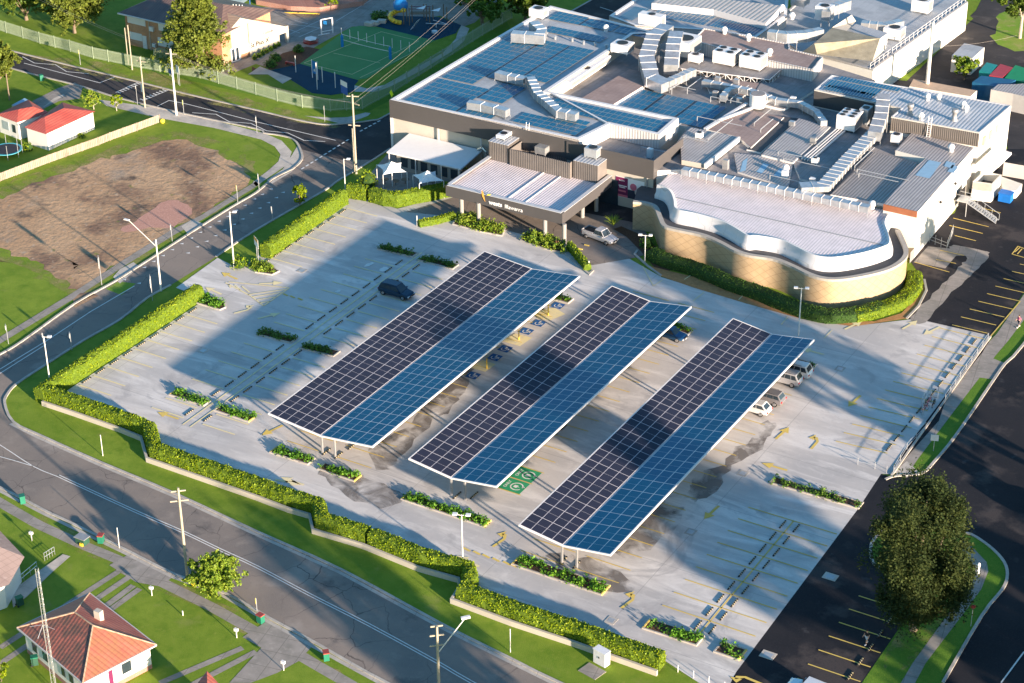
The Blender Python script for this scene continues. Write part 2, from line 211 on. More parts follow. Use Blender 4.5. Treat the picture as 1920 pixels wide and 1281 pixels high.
# ---------------- mesh building ----------------
class MB:
    def __init__(s): s.v=[];s.f=[];s.m=[]
    def add(s,vs,fs,mi=0):
        o=len(s.v); s.v+= [tuple(map(float,v)) for v in vs]; s.f+=[tuple(o+i for i in f) for f in fs]; s.m+=[mi]*len(fs) if isinstance(mi,int) else list(mi); return s
    def prism(s,pts,z0,z1,ms=0,mt=None,bottom=False):
        "pts: 2D/3D outline; z1 None = each point keeps its own z"
        p=ccw(pts); n=len(p); mt=ms if mt is None else mt
        top=[(q[0],q[1],(q[2] if z1 is None else z1)) for q in p]; bot=[(q[0],q[1],z0) for q in p]
        fs=[tuple(range(n,2*n))]+[(i,(i+1)%n,n+(i+1)%n,n+i) for i in range(n)]; mi=[mt]+[ms]*n
        if bottom: fs.append(tuple(range(n-1,-1,-1))); mi.append(ms)
        return s.add(bot+top,fs,mi)
    def box(s,x0,x1,y0,y1,z0,z1,mi=0,mt=None): return s.prism([(x0,y0),(x1,y0),(x1,y1),(x0,y1)],z0,z1,mi,mt,True)
    def obox(s,c,ang,lx,ly,z0,z1,mi=0,mt=None):
        ca,sa=math.cos(ang),math.sin(ang)
        return s.prism([(c[0]+x*ca-y*sa,c[1]+x*sa+y*ca) for x,y in ((-lx/2,-ly/2),(lx/2,-ly/2),(lx/2,ly/2),(-lx/2,ly/2))],z0,z1,mi,mt,True)
    def tube(s,p,q,r0,r1=None,n=8,mi=0,cap=True):
        r1=r0 if r1 is None else r1; p=Vector(p);q=Vector(q); d=(q-p)
        if d.length<1e-6: return s
        d.normalize(); u=d.cross(Vector((0,0,1)) if abs(d.z)<.95 else Vector((1,0,0))).normalized(); v=d.cross(u)
        vs=[p+(u*math.cos(a)+v*math.sin(a))*r0 for a in [2*math.pi*i/n for i in range(n)]]+[q+(u*math.cos(a)+v*math.sin(a))*r1 for a in [2*math.pi*i/n for i in range(n)]]
        fs=[(i,n+i,n+(i+1)%n,(i+1)%n) for i in range(n)]
        if cap: fs+=[tuple(range(n)),tuple(range(2*n-1,n-1,-1))]
        return s.add(vs,fs,mi)
    def poly(s,pts,mi=0): return s.add(pts,[tuple(range(len(pts)))],mi)
    def path(s,pts,r,n=6,mi=0):
        for a,b in zip(pts,pts[1:]): s.tube(a,b,r,None,n,mi)
        return s
    def lathe(s,c,prof,n=12,mi=0):
        vs=[];fs=[]
        for r,z in prof: vs+=[(c[0]+r*math.cos(2*math.pi*i/n),c[1]+r*math.sin(2*math.pi*i/n),z) for i in range(n)]
        for k in range(len(prof)-1): fs+=[(k*n+i,k*n+(i+1)%n,(k+1)*n+(i+1)%n,(k+1)*n+i) for i in range(n)]
        fs.append(tuple(range((len(prof)-1)*n,len(prof)*n))); return s.add(vs,fs,mi)
    def ball(s,c,r,n=10,mi=0,sz=1.0):
        prof=[(max(r*math.sin(math.pi*k/6),.001),c[2]-r*sz*math.cos(math.pi*k/6)) for k in range(7)]; return s.lathe(c,prof,n,mi)
    def build(s,name,mats,parent=None,smooth=False,local=False):
        mats=[mats] if isinstance(mats,str) else mats
        me=bpy.data.meshes.new(name); vs=s.v
        if parent is not None and not local:
            L=abs_loc(parent); vs=[(a-L[0],b-L[1],c-L[2]) for a,b,c in vs]
        me.from_pydata(vs,[],s.f)
        for m in mats: me.materials.append(MATS[m])
        if any(s.m): me.polygons.foreach_set('material_index',s.m)
        if smooth: me.polygons.foreach_set('use_smooth',[True]*len(s.f))
        me.update(); o=bpy.data.objects.new(name,me); COL.objects.link(o)
        if parent is not None: o.parent=parent
        return o
def abs_loc(o):
    x,y,z=0,0,0
    while o is not None: x+=o.location[0];y+=o.location[1];z+=o.location[2];o=o.parent
    return (x,y,z)
def area2(p): return sum(p[i][0]*p[(i+1)%len(p)][1]-p[(i+1)%len(p)][0]*p[i][1] for i in range(len(p)))
def ccw(p): return list(p) if area2(p)>0 else list(reversed(p))
def offset_line(pts,d,closed=False):
    n=len(pts); out=[]
    for i in range(n):
        a=pts[i-1] if (i>0 or closed) else None; b=pts[i]; c=pts[(i+1)%n] if (i<n-1 or closed) else None
        ds=[]
        for p,q in ((a,b),(b,c)):
            if p is None or q is None: continue
            L=math.hypot(q[0]-p[0],q[1]-p[1]) or 1e-6; ds.append(((q[0]-p[0])/L,(q[1]-p[1])/L))
        nx=sum(-t[1] for t in ds); ny=sum(t[0] for t in ds); L=math.hypot(nx,ny) or 1; nx/=L;ny/=L
        k=1/max(.4,(-ds[0][1]*nx+ds[0][0]*ny)); out.append((b[0]+nx*d*k,b[1]+ny*d*k))
    return out
def ribbon(mb,pts,w,z0,z1,mi=0,mt=None,side=0):
    "strip of width w along pts; side 0 centred, 1 left, -1 right"
    l=offset_line(pts,w/2 if side==0 else (w if side>0 else 0)); r=offset_line(pts,-w/2 if side==0 else (0 if side>0 else -w))
    for i in range(len(pts)-1):
        q=[r[i],r[i+1],l[i+1],l[i]]
        if z0 is None: mb.poly([(x,y,z1) for x,y in ccw(q)],mi)
        else:
            n=4; q=ccw(q); vs=[(x,y,z0) for x,y in q]+[(x,y,z1) for x,y in q]; mb.add(vs,[(4,5,6,7)]+[(k,(k+1)%4,4+(k+1)%4,4+k) for k in range(4)],[mi if mt is None else mt]+[mi]*4)
    return mb
def smooth_line(pts,k=4,closed=False):
    out=[]; n=len(pts)
    for i in range(n if closed else n-1):
        p0=pts[(i-1)%n] if (closed or i>0) else pts[i]; p1=pts[i]; p2=pts[(i+1)%n]; p3=pts[(i+2)%n] if (closed or i<n-2) else p2
        for j in range(k):
            t=j/k; out.append(tuple(.5*((2*p1[a])+(-p0[a]+p2[a])*t+(2*p0[a]-5*p1[a]+4*p2[a]-p3[a])*t*t+(-p0[a]+3*p1[a]-3*p2[a]+p3[a])*t**3) for a in (0,1)))
    if not closed: out.append(tuple(pts[-1][:2]))
    return out
def dens(pts,step=1.0,jit=0,closed=True):
    out=[];n=len(pts)
    for i in range(n if closed else n-1):
        a,b=pts[i],pts[(i+1)%n]; L=math.hypot(b[0]-a[0],b[1]-a[1]); k=max(1,int(L/step))
        for j in range(k):
            t=j/k; out.append((a[0]+(b[0]-a[0])*t+random.gauss(0,jit),a[1]+(b[1]-a[1])*t+random.gauss(0,jit)))
    if not closed: out.append(tuple(pts[-1][:2]))
    return out
# ---------------- scene tree ----------------
def tag(o,label=None,cat=None,group=None,kind=None):
    if label: o['label']=label
    if cat: o['category']=cat
    if group: o['group']=group
    if kind: o['kind']=kind
    return o
def thing(name,label,cat,loc=(0,0,0),rotz=0,group=None):
    o=bpy.data.objects.new(name,None); o.empty_display_size=.3; COL.objects.link(o); o.location=loc; o.rotation_euler=(0,0,rotz); return tag(o,label,cat,group)
def struct(name,mb,mats): return tag(mb.build(name,mats),kind='structure')
def copy_tree(o,parent=None,kids={}):
    c=o.copy(); COL.objects.link(c)
    if parent is not None: c.parent=parent
    for ch in KIDS(o): copy_tree(ch,c)
    return c
def KIDS(o): return [x for x in list(bpy.data.objects) if x.parent==o]
def sheet(name,px,z,mat,jit=0,step=1.5,world=False):
    pts=[(p[0],p[1]) for p in (px if world else PL(px))]
    if jit: pts=dens(smooth_line(pts,4,True),step,jit)
    return struct(name,MB().poly([(x,y,z) for x,y in ccw(pts)]),mat)
ORD=['first','second','third','fourth','fifth','sixth','seventh','eighth','ninth','tenth','eleventh','twelfth','thirteenth','fourteenth','fifteenth','sixteenth','seventeenth','eighteenth','nineteenth','twentieth','twenty-first','twenty-second','twenty-third','twenty-fourth']
# ================= GROUND, ROADS, MARKINGS =================
S=3000
struct('ground',MB().poly([(-S,-S,0),(S,-S,0),(S,S,0),(-S,S,0)]),'grass')
sheet('road',[(-150,640),(-40,650),(30,715),(10,745),(8,765),(25,795),(75,817),(187,867),(325,925),(480,997),(642,1070),(830,1172),(960,1237),(1045,1279),(1300,1392),(1500,1480),(1240,1530),(980,1410),(725,1281),(655,1243),(580,1200),(505,1160),(426,1115),(328,1078),(238,1033),(120,975),(87,960),(0,915),(-150,850)],.010,'asphalt_road')
LK=[(-80,703),(0,665),(42,640),(137,572),(212,530),(260,500),(345,445),(432,390),(480,362),(510,337),(548,318)]
LK2=[(548,318),(566,300),(563,280),(550,262),(522,254),(495,250),(480,242),(350,215),(225,185),(150,162),(50,137),(-60,105)]
RK=[(732,279),(700,300),(655,327),(630,342),(605,360),(480,432),(405,482)]
RK2=[(320,535),(275,560),(225,600),(155,640),(82,687),(32,720),(14,740),(9,757),(25,792),(75,817),(187,867),(325,925),(480,997),(642,1070),(830,1172),(960,1237),(1045,1279),(1300,1392)]
TK=[(-60,75),(37,100),(125,122),(250,152),(350,177),(480,207),(555,225),(605,234),(640,233),(700,226),(732,213),(900,118),(1110,0),(1200,-50)]
sheet('road',LK+LK2[1:]+TK[:11]+[(742,240)]+RK+RK2[:9]+[(-60,760)],.014,'asphalt_new')
sheet('road',LK+[(566,300),(563,280),(640,300)]+RK[1:]+RK2[:9]+[(-60,760)],.018,'asphalt_road')
sheet('road',[(700,226),(732,213),(1110,0),(1300,-110),(1480,-80),(1180,45),(745,300)],.022,'asphalt_new')
# right-hand street and the car park at the right edge
sheet('road',[(1640,905),(1680,893),(1727,889),(1752,866),(1790,820),(1840,747),(1885,682),(1920,645),(2050,470),(2400,300),(2600,900),(2300,1500),(1700,1400),(1768,1281),(1841,1155),(1878,1108),(1888,1085),(1886,1062),(1871,1040),(1841,1015),(1803,998),(1700,990),(1640,985),(1600,970)],.012,'asphalt_dark_shaded')
RKB=[(1660,900),(1680,893),(1727,889),(1752,866),(1790,820),(1840,747),(1865,710),(1885,682),(1920,645),(2050,470)]
ISL=[(1610,1290),(1709,1145),(1700,1090),(1640,1060),(1634,1020),(1660,995),(1700,990),(1803,998),(1841,1015),(1871,1040),(1886,1062),(1888,1085),(1878,1108),(1841,1155),(1768,1281),(1700,1400),(1560,1360)]
CONC=[(118,738),(285,797),(300,845),(480,925),(600,970),(610,992),(868,1073),(893,1115),(1240,1235),(1355,1310),(1380,1261),(1610,953),(1652,889),(1672,890),(1855,630),(1718,598),(1600,612),(1400,570),(1240,520),(1100,440),(900,380),(845,366),(745,392),(700,378),(648,363),(450,505),(408,484),(330,540),(385,562)]
sheet('car_park',CONC,.034,'concrete_lot')
sheet('car_park',[(1380,1261),(1610,953),(1652,889),(1690,900),(1665,960),(1640,1000),(1650,1070),(1712,1145),(1620,1281),(1560,1360),(1300,1366)],.030,'asphalt_dark_shaded')
sheet('car_park',[(1690,440),(1700,480),(1735,530),(1722,575),(1700,598),(1858,634),(1912,560),(1990,440),(1990,280),(1840,280),(1790,400)],.026,'asphalt_dark_shaded')
sheet('driveway',[(760,398),(845,372),(900,360),(1200,420),(1235,470),(1190,484),(1110,498),(1060,470),(1050,458),(850,407)],.038,'asphalt_road')
def c8(l): return [(1440+a/4,320+b/4) for a,b in l]
sheet('trench_patch',c8([(1390,560),(1600,600),(1665,625),(1620,690),(1530,780),(1480,830),(1350,950),(1170,1140),(1075,1100),(1250,920),(1360,800),(1450,710),(1490,650),(1370,600)]),.040,'concrete_old',.12)
sheet('trench_patch',c8([(1200,570),(1400,590),(1480,640),(1410,640),(1330,735),(1090,690)]),.036,'concrete_old')
# water marks beside the canopies
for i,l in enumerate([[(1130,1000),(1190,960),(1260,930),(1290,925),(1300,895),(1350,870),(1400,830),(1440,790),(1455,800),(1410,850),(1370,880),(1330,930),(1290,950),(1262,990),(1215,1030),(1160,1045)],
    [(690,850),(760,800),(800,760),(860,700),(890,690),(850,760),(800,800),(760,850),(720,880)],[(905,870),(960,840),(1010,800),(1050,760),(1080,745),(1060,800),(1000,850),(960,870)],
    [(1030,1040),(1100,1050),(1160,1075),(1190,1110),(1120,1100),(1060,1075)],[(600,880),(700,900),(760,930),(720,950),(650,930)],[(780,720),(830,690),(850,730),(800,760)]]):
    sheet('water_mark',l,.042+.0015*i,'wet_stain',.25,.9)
# verges, lawns, paths
sheet('verge',[(1672,892),(1727,889),(1752,866),(1790,820),(1840,747),(1885,682),(1920,645),(2050,470),(2010,440),(1915,560),(1860,634)],.020,'grass_deep')
sheet('footpath',[(1672,890),(1700,892),(1722,860),(1790,770),(1838,707),(1866,668),(1890,640),(1950,560),(1925,545),(1870,625),(1856,640)],.044,'concrete_old')
sheet('verge',[(1683,862),(1693,866),(1760,790),(1775,745),(1840,665),(1855,640),(1843,648)],.048,'asphalt_dark_shaded')
sheet('driveway',[(1808,705),(1840,664),(1885,682),(1862,712)],.050,'concrete_old'); sheet('driveway',[(1672,890),(1700,865),(1726,889),(1700,896)],.051,'concrete_path')
sheet('traffic_island',ISL,.045,'grass_deep')
sheet('footpath',[(1805,1010),(1812,1015),(1850,1055),(1853,1072),(1840,1105),(1815,1140),(1735,1245),(1690,1330),(1660,1330),(1712,1243),(1795,1128),(1822,1090),(1828,1065),(1815,1045),(1800,1030)],.055,'concrete_old')
sheet('footpath',[(185,187),(300,203),(400,226),(495,250),(528,264),(547,285),(540,308),(505,332),(480,350),(474,342),(503,320),(522,303),(526,290),(515,275),(490,262),(400,240),(300,222),(200,199)],.024,'concrete_path')
sheet('footpath',[(-60,668),(0,632),(135,550),(225,492),(320,432),(375,405),(480,340),(486,347),(380,412),(328,440),(232,500),(140,560),(0,645),(-60,682)],.024,'concrete_old')
for l,m in (([(212,520),(225,505),(250,492),(262,500),(225,532)],'concrete_path'),([(137,562),(150,550),(170,548),(185,555),(140,578)],'dirt'),([(340,425),(360,412),(382,420),(355,442)],'concrete_path'),([(548,290),(560,270),(566,300),(548,322),(510,345),(500,338),(530,318)],'concrete_path')):
    sheet('driveway',l,.027,m)
sheet('lay_patch',[(198,542),(222,528),(255,532),(228,554)],.022,'grass_dry'); 
sheet('bare_ground',[(-60,385),(0,372),(60,345),(130,322),(190,300),(250,282),(320,262),(372,272),(412,290),(450,312),(472,335),(440,362),(392,392),(345,418),(300,447),(262,478),(235,492),(205,503),(185,522),(150,545),(125,528),(90,508),(60,490),(0,468),(-60,462)],.016,'dirt',.35,1.2)
sheet('worn_grass',[(-60,365),(0,352),(60,325),(130,303),(190,282),(250,264),(320,245),(380,255),(430,278),(475,305),(495,335),(455,372),(405,403),(355,433),(312,460),(275,488),(245,505),(200,520),(185,540),(150,562),(110,545),(75,520),(0,488),(-60,478)],.0145,'dirt_fade',.5,1.2)
sheet('bare_ground',[(-60,395),(0,395),(50,420),(90,450),(120,480),(140,500),(100,500),(60,485),(0,465),(-60,460)],.020,'dirt',.4,1.2)
sheet('gravel_patch',[(225,430),(255,415),(290,390),(315,376),(338,378),(358,392),(357,404),(340,415),(315,428),(280,427),(240,435)],.028,'pink_gravel',.12,.8)
sheet('lawn',[(280,170),(300,150),(480,200),(640,230),(560,222)],.012,'grass')
# footpath + drives by the houses at lower left
fp=PL([(-30,925),(30,960),(72,984),(150,1020),(218,1048),(313,1097),(400,1140),(480,1185),(560,1228),(655,1283),(760,1345)])
m=MB(); ribbon(m,fp,1.35,None,.016); struct('footpath',m,'concrete_old')
for l in ([(205,1060),(250,1035),(330,1078),(300,1100),(255,1092)],[(500,1165),(520,1172),(590,1207),(560,1240),(520,1262),(470,1281),(430,1281),(490,1215),(455,1195)]): sheet('driveway',l,.020,'concrete_old')
for a,b in (((225,1070),(0,1215)),((245,1080),(0,1245)),((250,1098),(180,1150)),((262,1104),(205,1145)),((455,1215),(300,1281)),((480,1222),(330,1300))):
    m=MB(); ribbon(m,PL([a,b]),.75,None,.018); struct('driveway',m,'concrete_old')
sheet('ramp',[(20,1110),(75,1070),(118,1040),(132,1044),(100,1072),(50,1120),(25,1140)],.06,'concrete_path')
sheet('driveway',[(60,190),(110,165),(140,155),(155,163),(150,185),(110,190),(80,205)],.016,'concrete_old')
sheet('footpath',[(100,185),(118,177),(122,179),(80,202)],.020,'concrete_path')
for l in ([(0,930),(160,1000),(320,1080),(480,1170),(640,1260),(620,1270),(420,1165),(250,1085),(60,985)],[(40,105),(250,160),(480,215),(640,240),(480,190),(240,125)],[(1700,1160),(1780,1120),(1740,1220),(1660,1260)]):
    sheet('worn_grass',l,.0155 if l[0]!=(1700,1160) else .047,'dirt_fade',.2,2)
# kerbs
m=MB()
for k in (LK,LK2,RK,RK2,TK,RKB,ISL[1:15],[(-150,850),(0,915),(87,960),(120,975),(238,1033),(328,1078),(426,1115),(505,1160),(580,1200),(655,1243),(725,1281),(980,1410)]):
    pts=smooth_line([p[:2] for p in PL(k)],3); ribbon(m,pts,.32,0,.13)
struct('kerb',m,'kerb_concrete')
m=MB()
for k in (RK2[8:],[(-150,850),(0,915),(87,960),(238,1033),(328,1078),(426,1115),(505,1160),(655,1243),(725,1281),(980,1410)]):
    pts=offset_line([p[:2] for p in PL(k)],-.42 if k is not RK2 else 0); ribbon(m,pts,.45,None,.026)
for k in (LK,):
    ribbon(m,[p[:2] for p in PL(k)],.5,None,.027)
struct('gutter',m,'kerb_concrete')
m=MB(); ribbon(m,[p[:2] for p in PL([(1240,518),(1215,500),(1190,478),(1195,470)])],.3,0,.15); ribbon(m,[p[:2] for p in PL([(1700,598),(1722,575),(1737,545),(1733,525)])],.3,0,.15); ribbon(m,[p[:2] for p in PL([(1060,478),(1105,515),(1112,508)])],.3,0,.15)
struct('kerb',m,'kerb_concrete')
sheet('yard',[(1640,150),(1700,140),(1830,20),(1870,-60),(2300,-60),(2300,330),(1990,330),(1900,330),(1880,230),(1700,170)],.016,'asphalt_new'); sheet('verge',[(1680,150),(1700,152),(1825,35),(1812,25)],.020,'grass'); sheet('verge',[(1865,75),(1885,20),(1990,-20),(2050,60),(1920,95)],.020,'grass_dry',.3)
sheet('yard',[(1170,420),(1240,440),(1300,430),(1300,340),(1150,350),(900,330),(860,360),(1100,400)],.028,'asphalt_new'); sheet('yard',[(690,330),(730,285),(930,330),(900,375),(845,365),(745,388)],.018,'concrete_old')
# --- painted lines
ZM=.075
def lines(name,segs,w,mat,z=ZM):
    m=MB()
    for a,b in segs: ribbon(m,[a[:2],b[:2]],w,None,z)
    return struct(name,m,mat)
BP=2.617
def row(x0,x1,y,n,step=-BP): return [((x0,y+i*step),(x1,y+i*step)) for i in range(n)]
yl=row(-29.35,-24.5,9.98,9)+row(-21.6,-16.8,9.98,9)+row(-29.35,-24.5,-17.4,8)+row(-21.6,-16.8,-17.4,8)
yl+=row(-40.7,-35.45,22.03,8)+row(-40.5,-35.45,-15.02,9)+[((-23.55,15.4),(-23.55,-37)),((-22.45,15.4),(-22.45,-37))]
lines('bay_marking',yl,.19,'paint_faded')
yl=row(42.06,52.6,-19.65,9)+[((47.52,-19.65),(47.52,-43.6))]+[(P(1690+a,700+b),P(1784+a*.97,723+b)) for a,b in [(-15.4*i,16*i) for i in range(9)]]+row(45.8,52.2,17+BP,5,BP)
lines('bay_marking',yl,.15,'paint_yellow')
YE=P(950,893.5)[1]
for xc in (-4.7,13.0,30.35):
    yl=row(xc-5.9,xc-.6,YE-BP if xc==13 else -36.4+(xc>20)*-3,20,BP)+row(xc+.7,xc+6,YE-BP if xc==13 else -36.4+(xc>20)*-3,20,BP)
    lines('bay_marking',yl,.13,'paint_yellow')
yl=row(58.95,64.5,-29,8)+[(P(1785,610),P(1852,626))]
yl+=[((a[0]+.25*i,a[1]+BP*i),(b[0]+.2*i,b[1]+BP*i)) for i in range(1,9) for a,b in [(P(1785,610),P(1852,626))]]
yl+=[(P(*c8([p])[0]),P(*c8([q])[0])) for p,q in (((1100,690),(1360,765)),((1260,670),(1410,700)),((1290,600),(1470,640)),((1400,490),(1560,530)),((1360,415),(1610,475)),((1390,360),(1655,425)),((1570,275),(1745,320)),((1645,1275),(1890,985)),((1830,630),(1875,570)),((1875,570),(1925,590)),((1830,630),(1920,655)),((1850,615),(1890,580)),((1870,630),(1905,590)))]
lines('bay_marking',yl,.15,'paint_yellow')
def arrow(c,ang,L=3.2,bent=0,mat='paint_yellow',w=.32,z=.078):
    ca,sa=math.cos(ang),math.sin(ang); t=lambda x,y:(c[0]+x*ca-y*sa,c[1]+x*sa+y*ca,z)
    m=MB().poly([t(-L/2,-w/2),t(L*.1,-w/2),t(L*.1,w/2),t(-L/2,w/2)])
    if bent: m.poly([t(L*.1,-w/2),t(L*.1,w/2),t(L*.3,w/2+.7*bent),t(L*.36,-w/2+.5*bent)][::1 if bent>0 else -1]); m.poly([t(L*.12,.45*bent),t(L*.5,.75*bent),t(L*.18,1.25*bent)][::-1 if bent<0 else 1])
    else: m.poly([t(L*.1,-.62),t(L*.5,0),t(L*.1,.62)])
    o=tag(m.build('pavement_arrow',mat),kind='structure')
for (c,a,b,mt) in (((510,808),255,0,'paint_yellow'),((315,780),180,0,'paint_yellow'),((548,903),180,0,'paint_faded'),((1183,1128),80,1,'paint_yellow'),((1334,962),265,0,'paint_yellow'),((1467,813),85,0,'paint_yellow'),((1531,831),90,1,'paint_yellow'),((1602,753),265,0,'paint_yellow'),((942,1014),80,1,'paint_yellow'),((1452,876),180,0,'paint_yellow'),((1523,660),180,0,'paint_faded'),((1600,595+16),70,0,'paint_faded'),((1747,621),250,0,'paint_faded'),((1706,610),75,0,'paint_faded'),((430,518),170,0,'paint_yellow'),((400,546),170,0,'paint_faded'),((508,532),35,0,'paint_faded'),((460,583),60,1,'paint_faded'),((505,593),60,0,'paint_faded'),((540,905),10,0,'paint_faded'),((1402,1273),175,1,'paint_yellow'),((877,1053),170,0,'paint_faded')):
    arrow(P(*c),R(a),mat=mt,bent=b)
seg=lambda l:[(P(*a),P(*b)) for a,b in l]
z2=lambda x,y:(330+x*.28125,400+y*.28125)
lines('hatch_marking',seg([(z2(350,460),z2(755,500)),(z2(755,500),z2(585,620)),(z2(585,620),z2(500,555)),(z2(480,545),z2(735,510)),(z2(510,560),z2(710,530)),(z2(535,580),z2(670,560)),(z2(555,600),z2(630,590)),(z2(350,475),z2(365,500)),(z2(390,480),z2(430,515)),(z2(440,490),z2(490,530)),(z2(330,465),z2(500,555))]),.2,'paint_faded')
lines('lane_dashes',[(lambda p:((p[0]-.45,p[1]+.1),(p[0]+.45,p[1]-.1)))(P(*z2(x,y))) for x,y in ((730,546),(777,560),(828,575))]+[(lambda p:((p[0]-.5,p[1]+.1),(p[0]+.5,p[1]-.1)))(P(480+a/4,960+b/4)) for a,b in ((1580,285),(1655,310),(1725,335),(1800,362),(1880,388),(1930,405))],.28,'paint_yellow')
lines('lane_marking',seg([((1283,525),(1295,517)),((1385,563),(1400,548)),((1464,610),(1477,595)),((1545,635),(1560,620)),((1225,537),(1242,526)),((1205,500),(1225,537)),((1300,565),(1320,549))]),.13,'paint_faded')
W=[[(-40,815),(0,835),(62,875),(107,894)],[(-40,850),(0,857),(62,875)],[(107,894),(250,960),(338,998),(411,1033),(480,1065),(580,1118),(688,1173),(816,1243),(881,1281),(1100,1400)]]
m=MB()
for l in W: ribbon(m,smooth_line([p[:2] for p in PL(l)],3),.12,None,.055)
l=offset_line(smooth_line([p[:2] for p in PL(W[2])],3),.33); ribbon(m,l,.12,None,.055)
for l in ([(252,537),(170,585),(87,640),(0,693)],[(87,646),(0,701)],[(45,119),(187,156),(215,145)],[(42,107),(65,119),(104,122),(125,135),(167,139)],[(217,174),(258,155)],[(267,190),(315,170)],[(295,200),(317,189),(347,195),(395,207),(480,229),(630,264)],[(360,212),(405,215),(430,229),(470,232),(500,246),(540,250),(570,264),(610,266)],[(1920,1223),(1877,1281)],[(1125,14),(1150,22)]):
    ribbon(m,[p[:2] for p in PL(l)],.16,None,.055)
def dash(a,b,n,w,f=.6):
    A,B=P(*a),P(*b)
    for i in range(n):
        t0=i/n;t1=t0+f/n; ribbon(m,[(A[0]+(B[0]-A[0])*t,A[1]+(B[1]-A[1])*t) for t in (t0,t1)],w,None,.055)
dash((565,318),(657,260),11,.28); dash((675,247),(716,225),5,.28)
for a,b in (((217,174),(258,155)),((267,190),(315,170))):
    A,B=P(*a),P(*b); s=1 if a[0]<250 else -1
    for i in range(8):
        t=(i+.5)/8; x,y=A[0]+(B[0]-A[0])*t,A[1]+(B[1]-A[1])*t; ribbon(m,[(x,y),(x+s*.95,y-s*.15)],.25,None,.056)
for l in ([(1910,215),(1840,262),(1775,300),(1710,345),(1645,382),(1575,425),(1505,465),(1437,508),(1365,550),(1295,595),(1225,640),(1155,683),(1085,728),(935,820),(1045,847)],[(1888,322),(1822,365),(1758,405),(1688,448),(1620,490),(1552,532),(1482,574),(1412,620)],[(1970,180),(2035,140),(2125,165),(2075,205),(2015,243),(1950,283)]):
    for x,y in l: p=P(x/4,320+y/4); m.poly([(p[0]-.3,p[1]-.22,.055),(p[0]+.32,p[1]-.1,.055),(p[0]+.05,p[1]+.3,.055)])
struct('road_marking',m,'paint_white')
# asphalt utility-cut and crack seams across the wide road (tar bands)
# EV bays
g1=[P(1018,886),P(996,907),P(950,892),P(975,870)]; g2=[P(994,910),P(973,931),P(926,916),P(948,895)]
def label_text(s,loc,rot,size,mat,name='lettering',parent=None,ext=.01,align='CENTER',kind=None,bold=0,wx=1):
    c=bpy.data.curves.new(name,'FONT'); c.body=s; c.size=size; c.align_x=align; c.align_y='CENTER'; c.extrude=ext; c.offset=bold; c.space_line=.8; c.resolution_u=3
    o=bpy.data.objects.new(name,c); COL.objects.link(o); c.materials.append(MATS[mat]); o.rotation_euler=rot; o.scale=(wx,1,1)
    if parent is not None: o.parent=parent; L=abs_loc(parent); loc=(loc[0]-L[0],loc[1]-L[1],loc[2]-L[2])
    o.location=loc
    bpy.context.view_layer.update(); me=bpy.data.meshes.new_from_object(o.evaluated_get(bpy.context.evaluated_depsgraph_get())); q=bpy.data.objects.new(name,me); COL.objects.link(q)
    q.rotation_euler=rot; q.scale=(wx,1,1); q.location=loc; q.parent=parent; bpy.data.objects.remove(o); q.name=name
    if kind: q['kind']=kind
    return q
XR=g1[0][0]; XL=XR-5.3; Y2=YE
for k in range(2):
    y0,y1=(Y2+.12,Y2+BP-.05) if k==0 else (Y2-BP+.1,Y2-.12)
    struct('charging_bay',MB().poly([(XL,y0,.070),(XR,y0,.070),(XR,y1,.070),(XL,y1,.070)]),'paint_green')
    yc=(y0+y1)/2
    for i,t in enumerate(('VEHICLE','CHARGING','ONLY')): label_text(t,(XL+1.55+i*.75,yc-(.1 if i<2 else 0),.074),(0,0,R(90)),.62 if i<2 else .55,'paint_white','bay_lettering',ext=0,kind='structure',bold=.012)
    m=MB(); cx,cy=XR-1.05,yc
    for a0 in range(0,330,15):
        a,b=R(a0),R(a0+15); m.poly([(cx+.78*math.cos(a),cy+.78*math.sin(a),.075),(cx+.78*math.cos(b),cy+.78*math.sin(b),.075),(cx+.62*math.cos(b),cy+.62*math.sin(b),.075),(cx+.62*math.cos(a),cy+.62*math.sin(a),.075)])
    m.poly([(cx-.35,cy-.25,.075),(cx+.1,cy-.3,.075),(cx+.1,cy+.25,.075),(cx-.35,cy+.2,.075)]); m.poly([(cx+.12,cy-.12,.075),(cx+.4,cy-.05,.075),(cx+.12,cy+.1,.075)]); m.poly([(cx+.65,cy+.1,.075),(cx+.95,cy+.15,.075),(cx+.8,cy+.4,.075)])
    struct('charging_symbol',m,'paint_white')
# accessible bays
for (x,y) in ((1046,574),(1010,607),(987,622),(947,655),(928,671),(887,705)):
    p=P(x,y); m=MB().poly([(p[0]-.75,p[1]-.75,.079),(p[0]+.75,p[1]-.75,.079),(p[0]+.75,p[1]+.75,.079),(p[0]-.75,p[1]+.75,.079)])
    def q(a,b,c,d): m.poly([(p[0]+a,p[1]+b,.083),(p[0]+c,p[1]+b,.083),(p[0]+c,p[1]+d,.083),(p[0]+a,p[1]+d,.083)],1)
    q(.1,.05,.5,.2); q(.45,-.2,.58,.2); q(-.1,.35,.15,.55); q(-.05,-.05,.12,.4)
    for a0 in range(150,420,20):
        a,b=R(a0),R(a0+20); m.poly([(p[0]-.05+r*math.cos(t),p[1]-.12+r*math.sin(t),.083) for r,t in ((.42,a),(.42,b),(.31,b),(.31,a))],1)
    struct('accessible_bay_symbol',m,['paint_blue','paint_white'])
for l in ([(1040,578),(1060,590),(1030,602),(1008,598),(1003,590),(1020,580)],[(966,626),(998,634),(975,650),(940,640)],[(905,676),(930,684),(910,698),(880,690)]): sheet('bay_pad',l,.068,'paint_faded')
lines('hatch_marking',seg([((1003,588),(1024,595)),((1008,584),(1029,591)),((1013,580),(1030,585)),((1000,592),(1018,598)),((1015,579),(1028,590)),((1001,592),(1028,590))]),.15,'paint_yellow',.084)
for (x,y) in ((540,378),(560,387)): pass
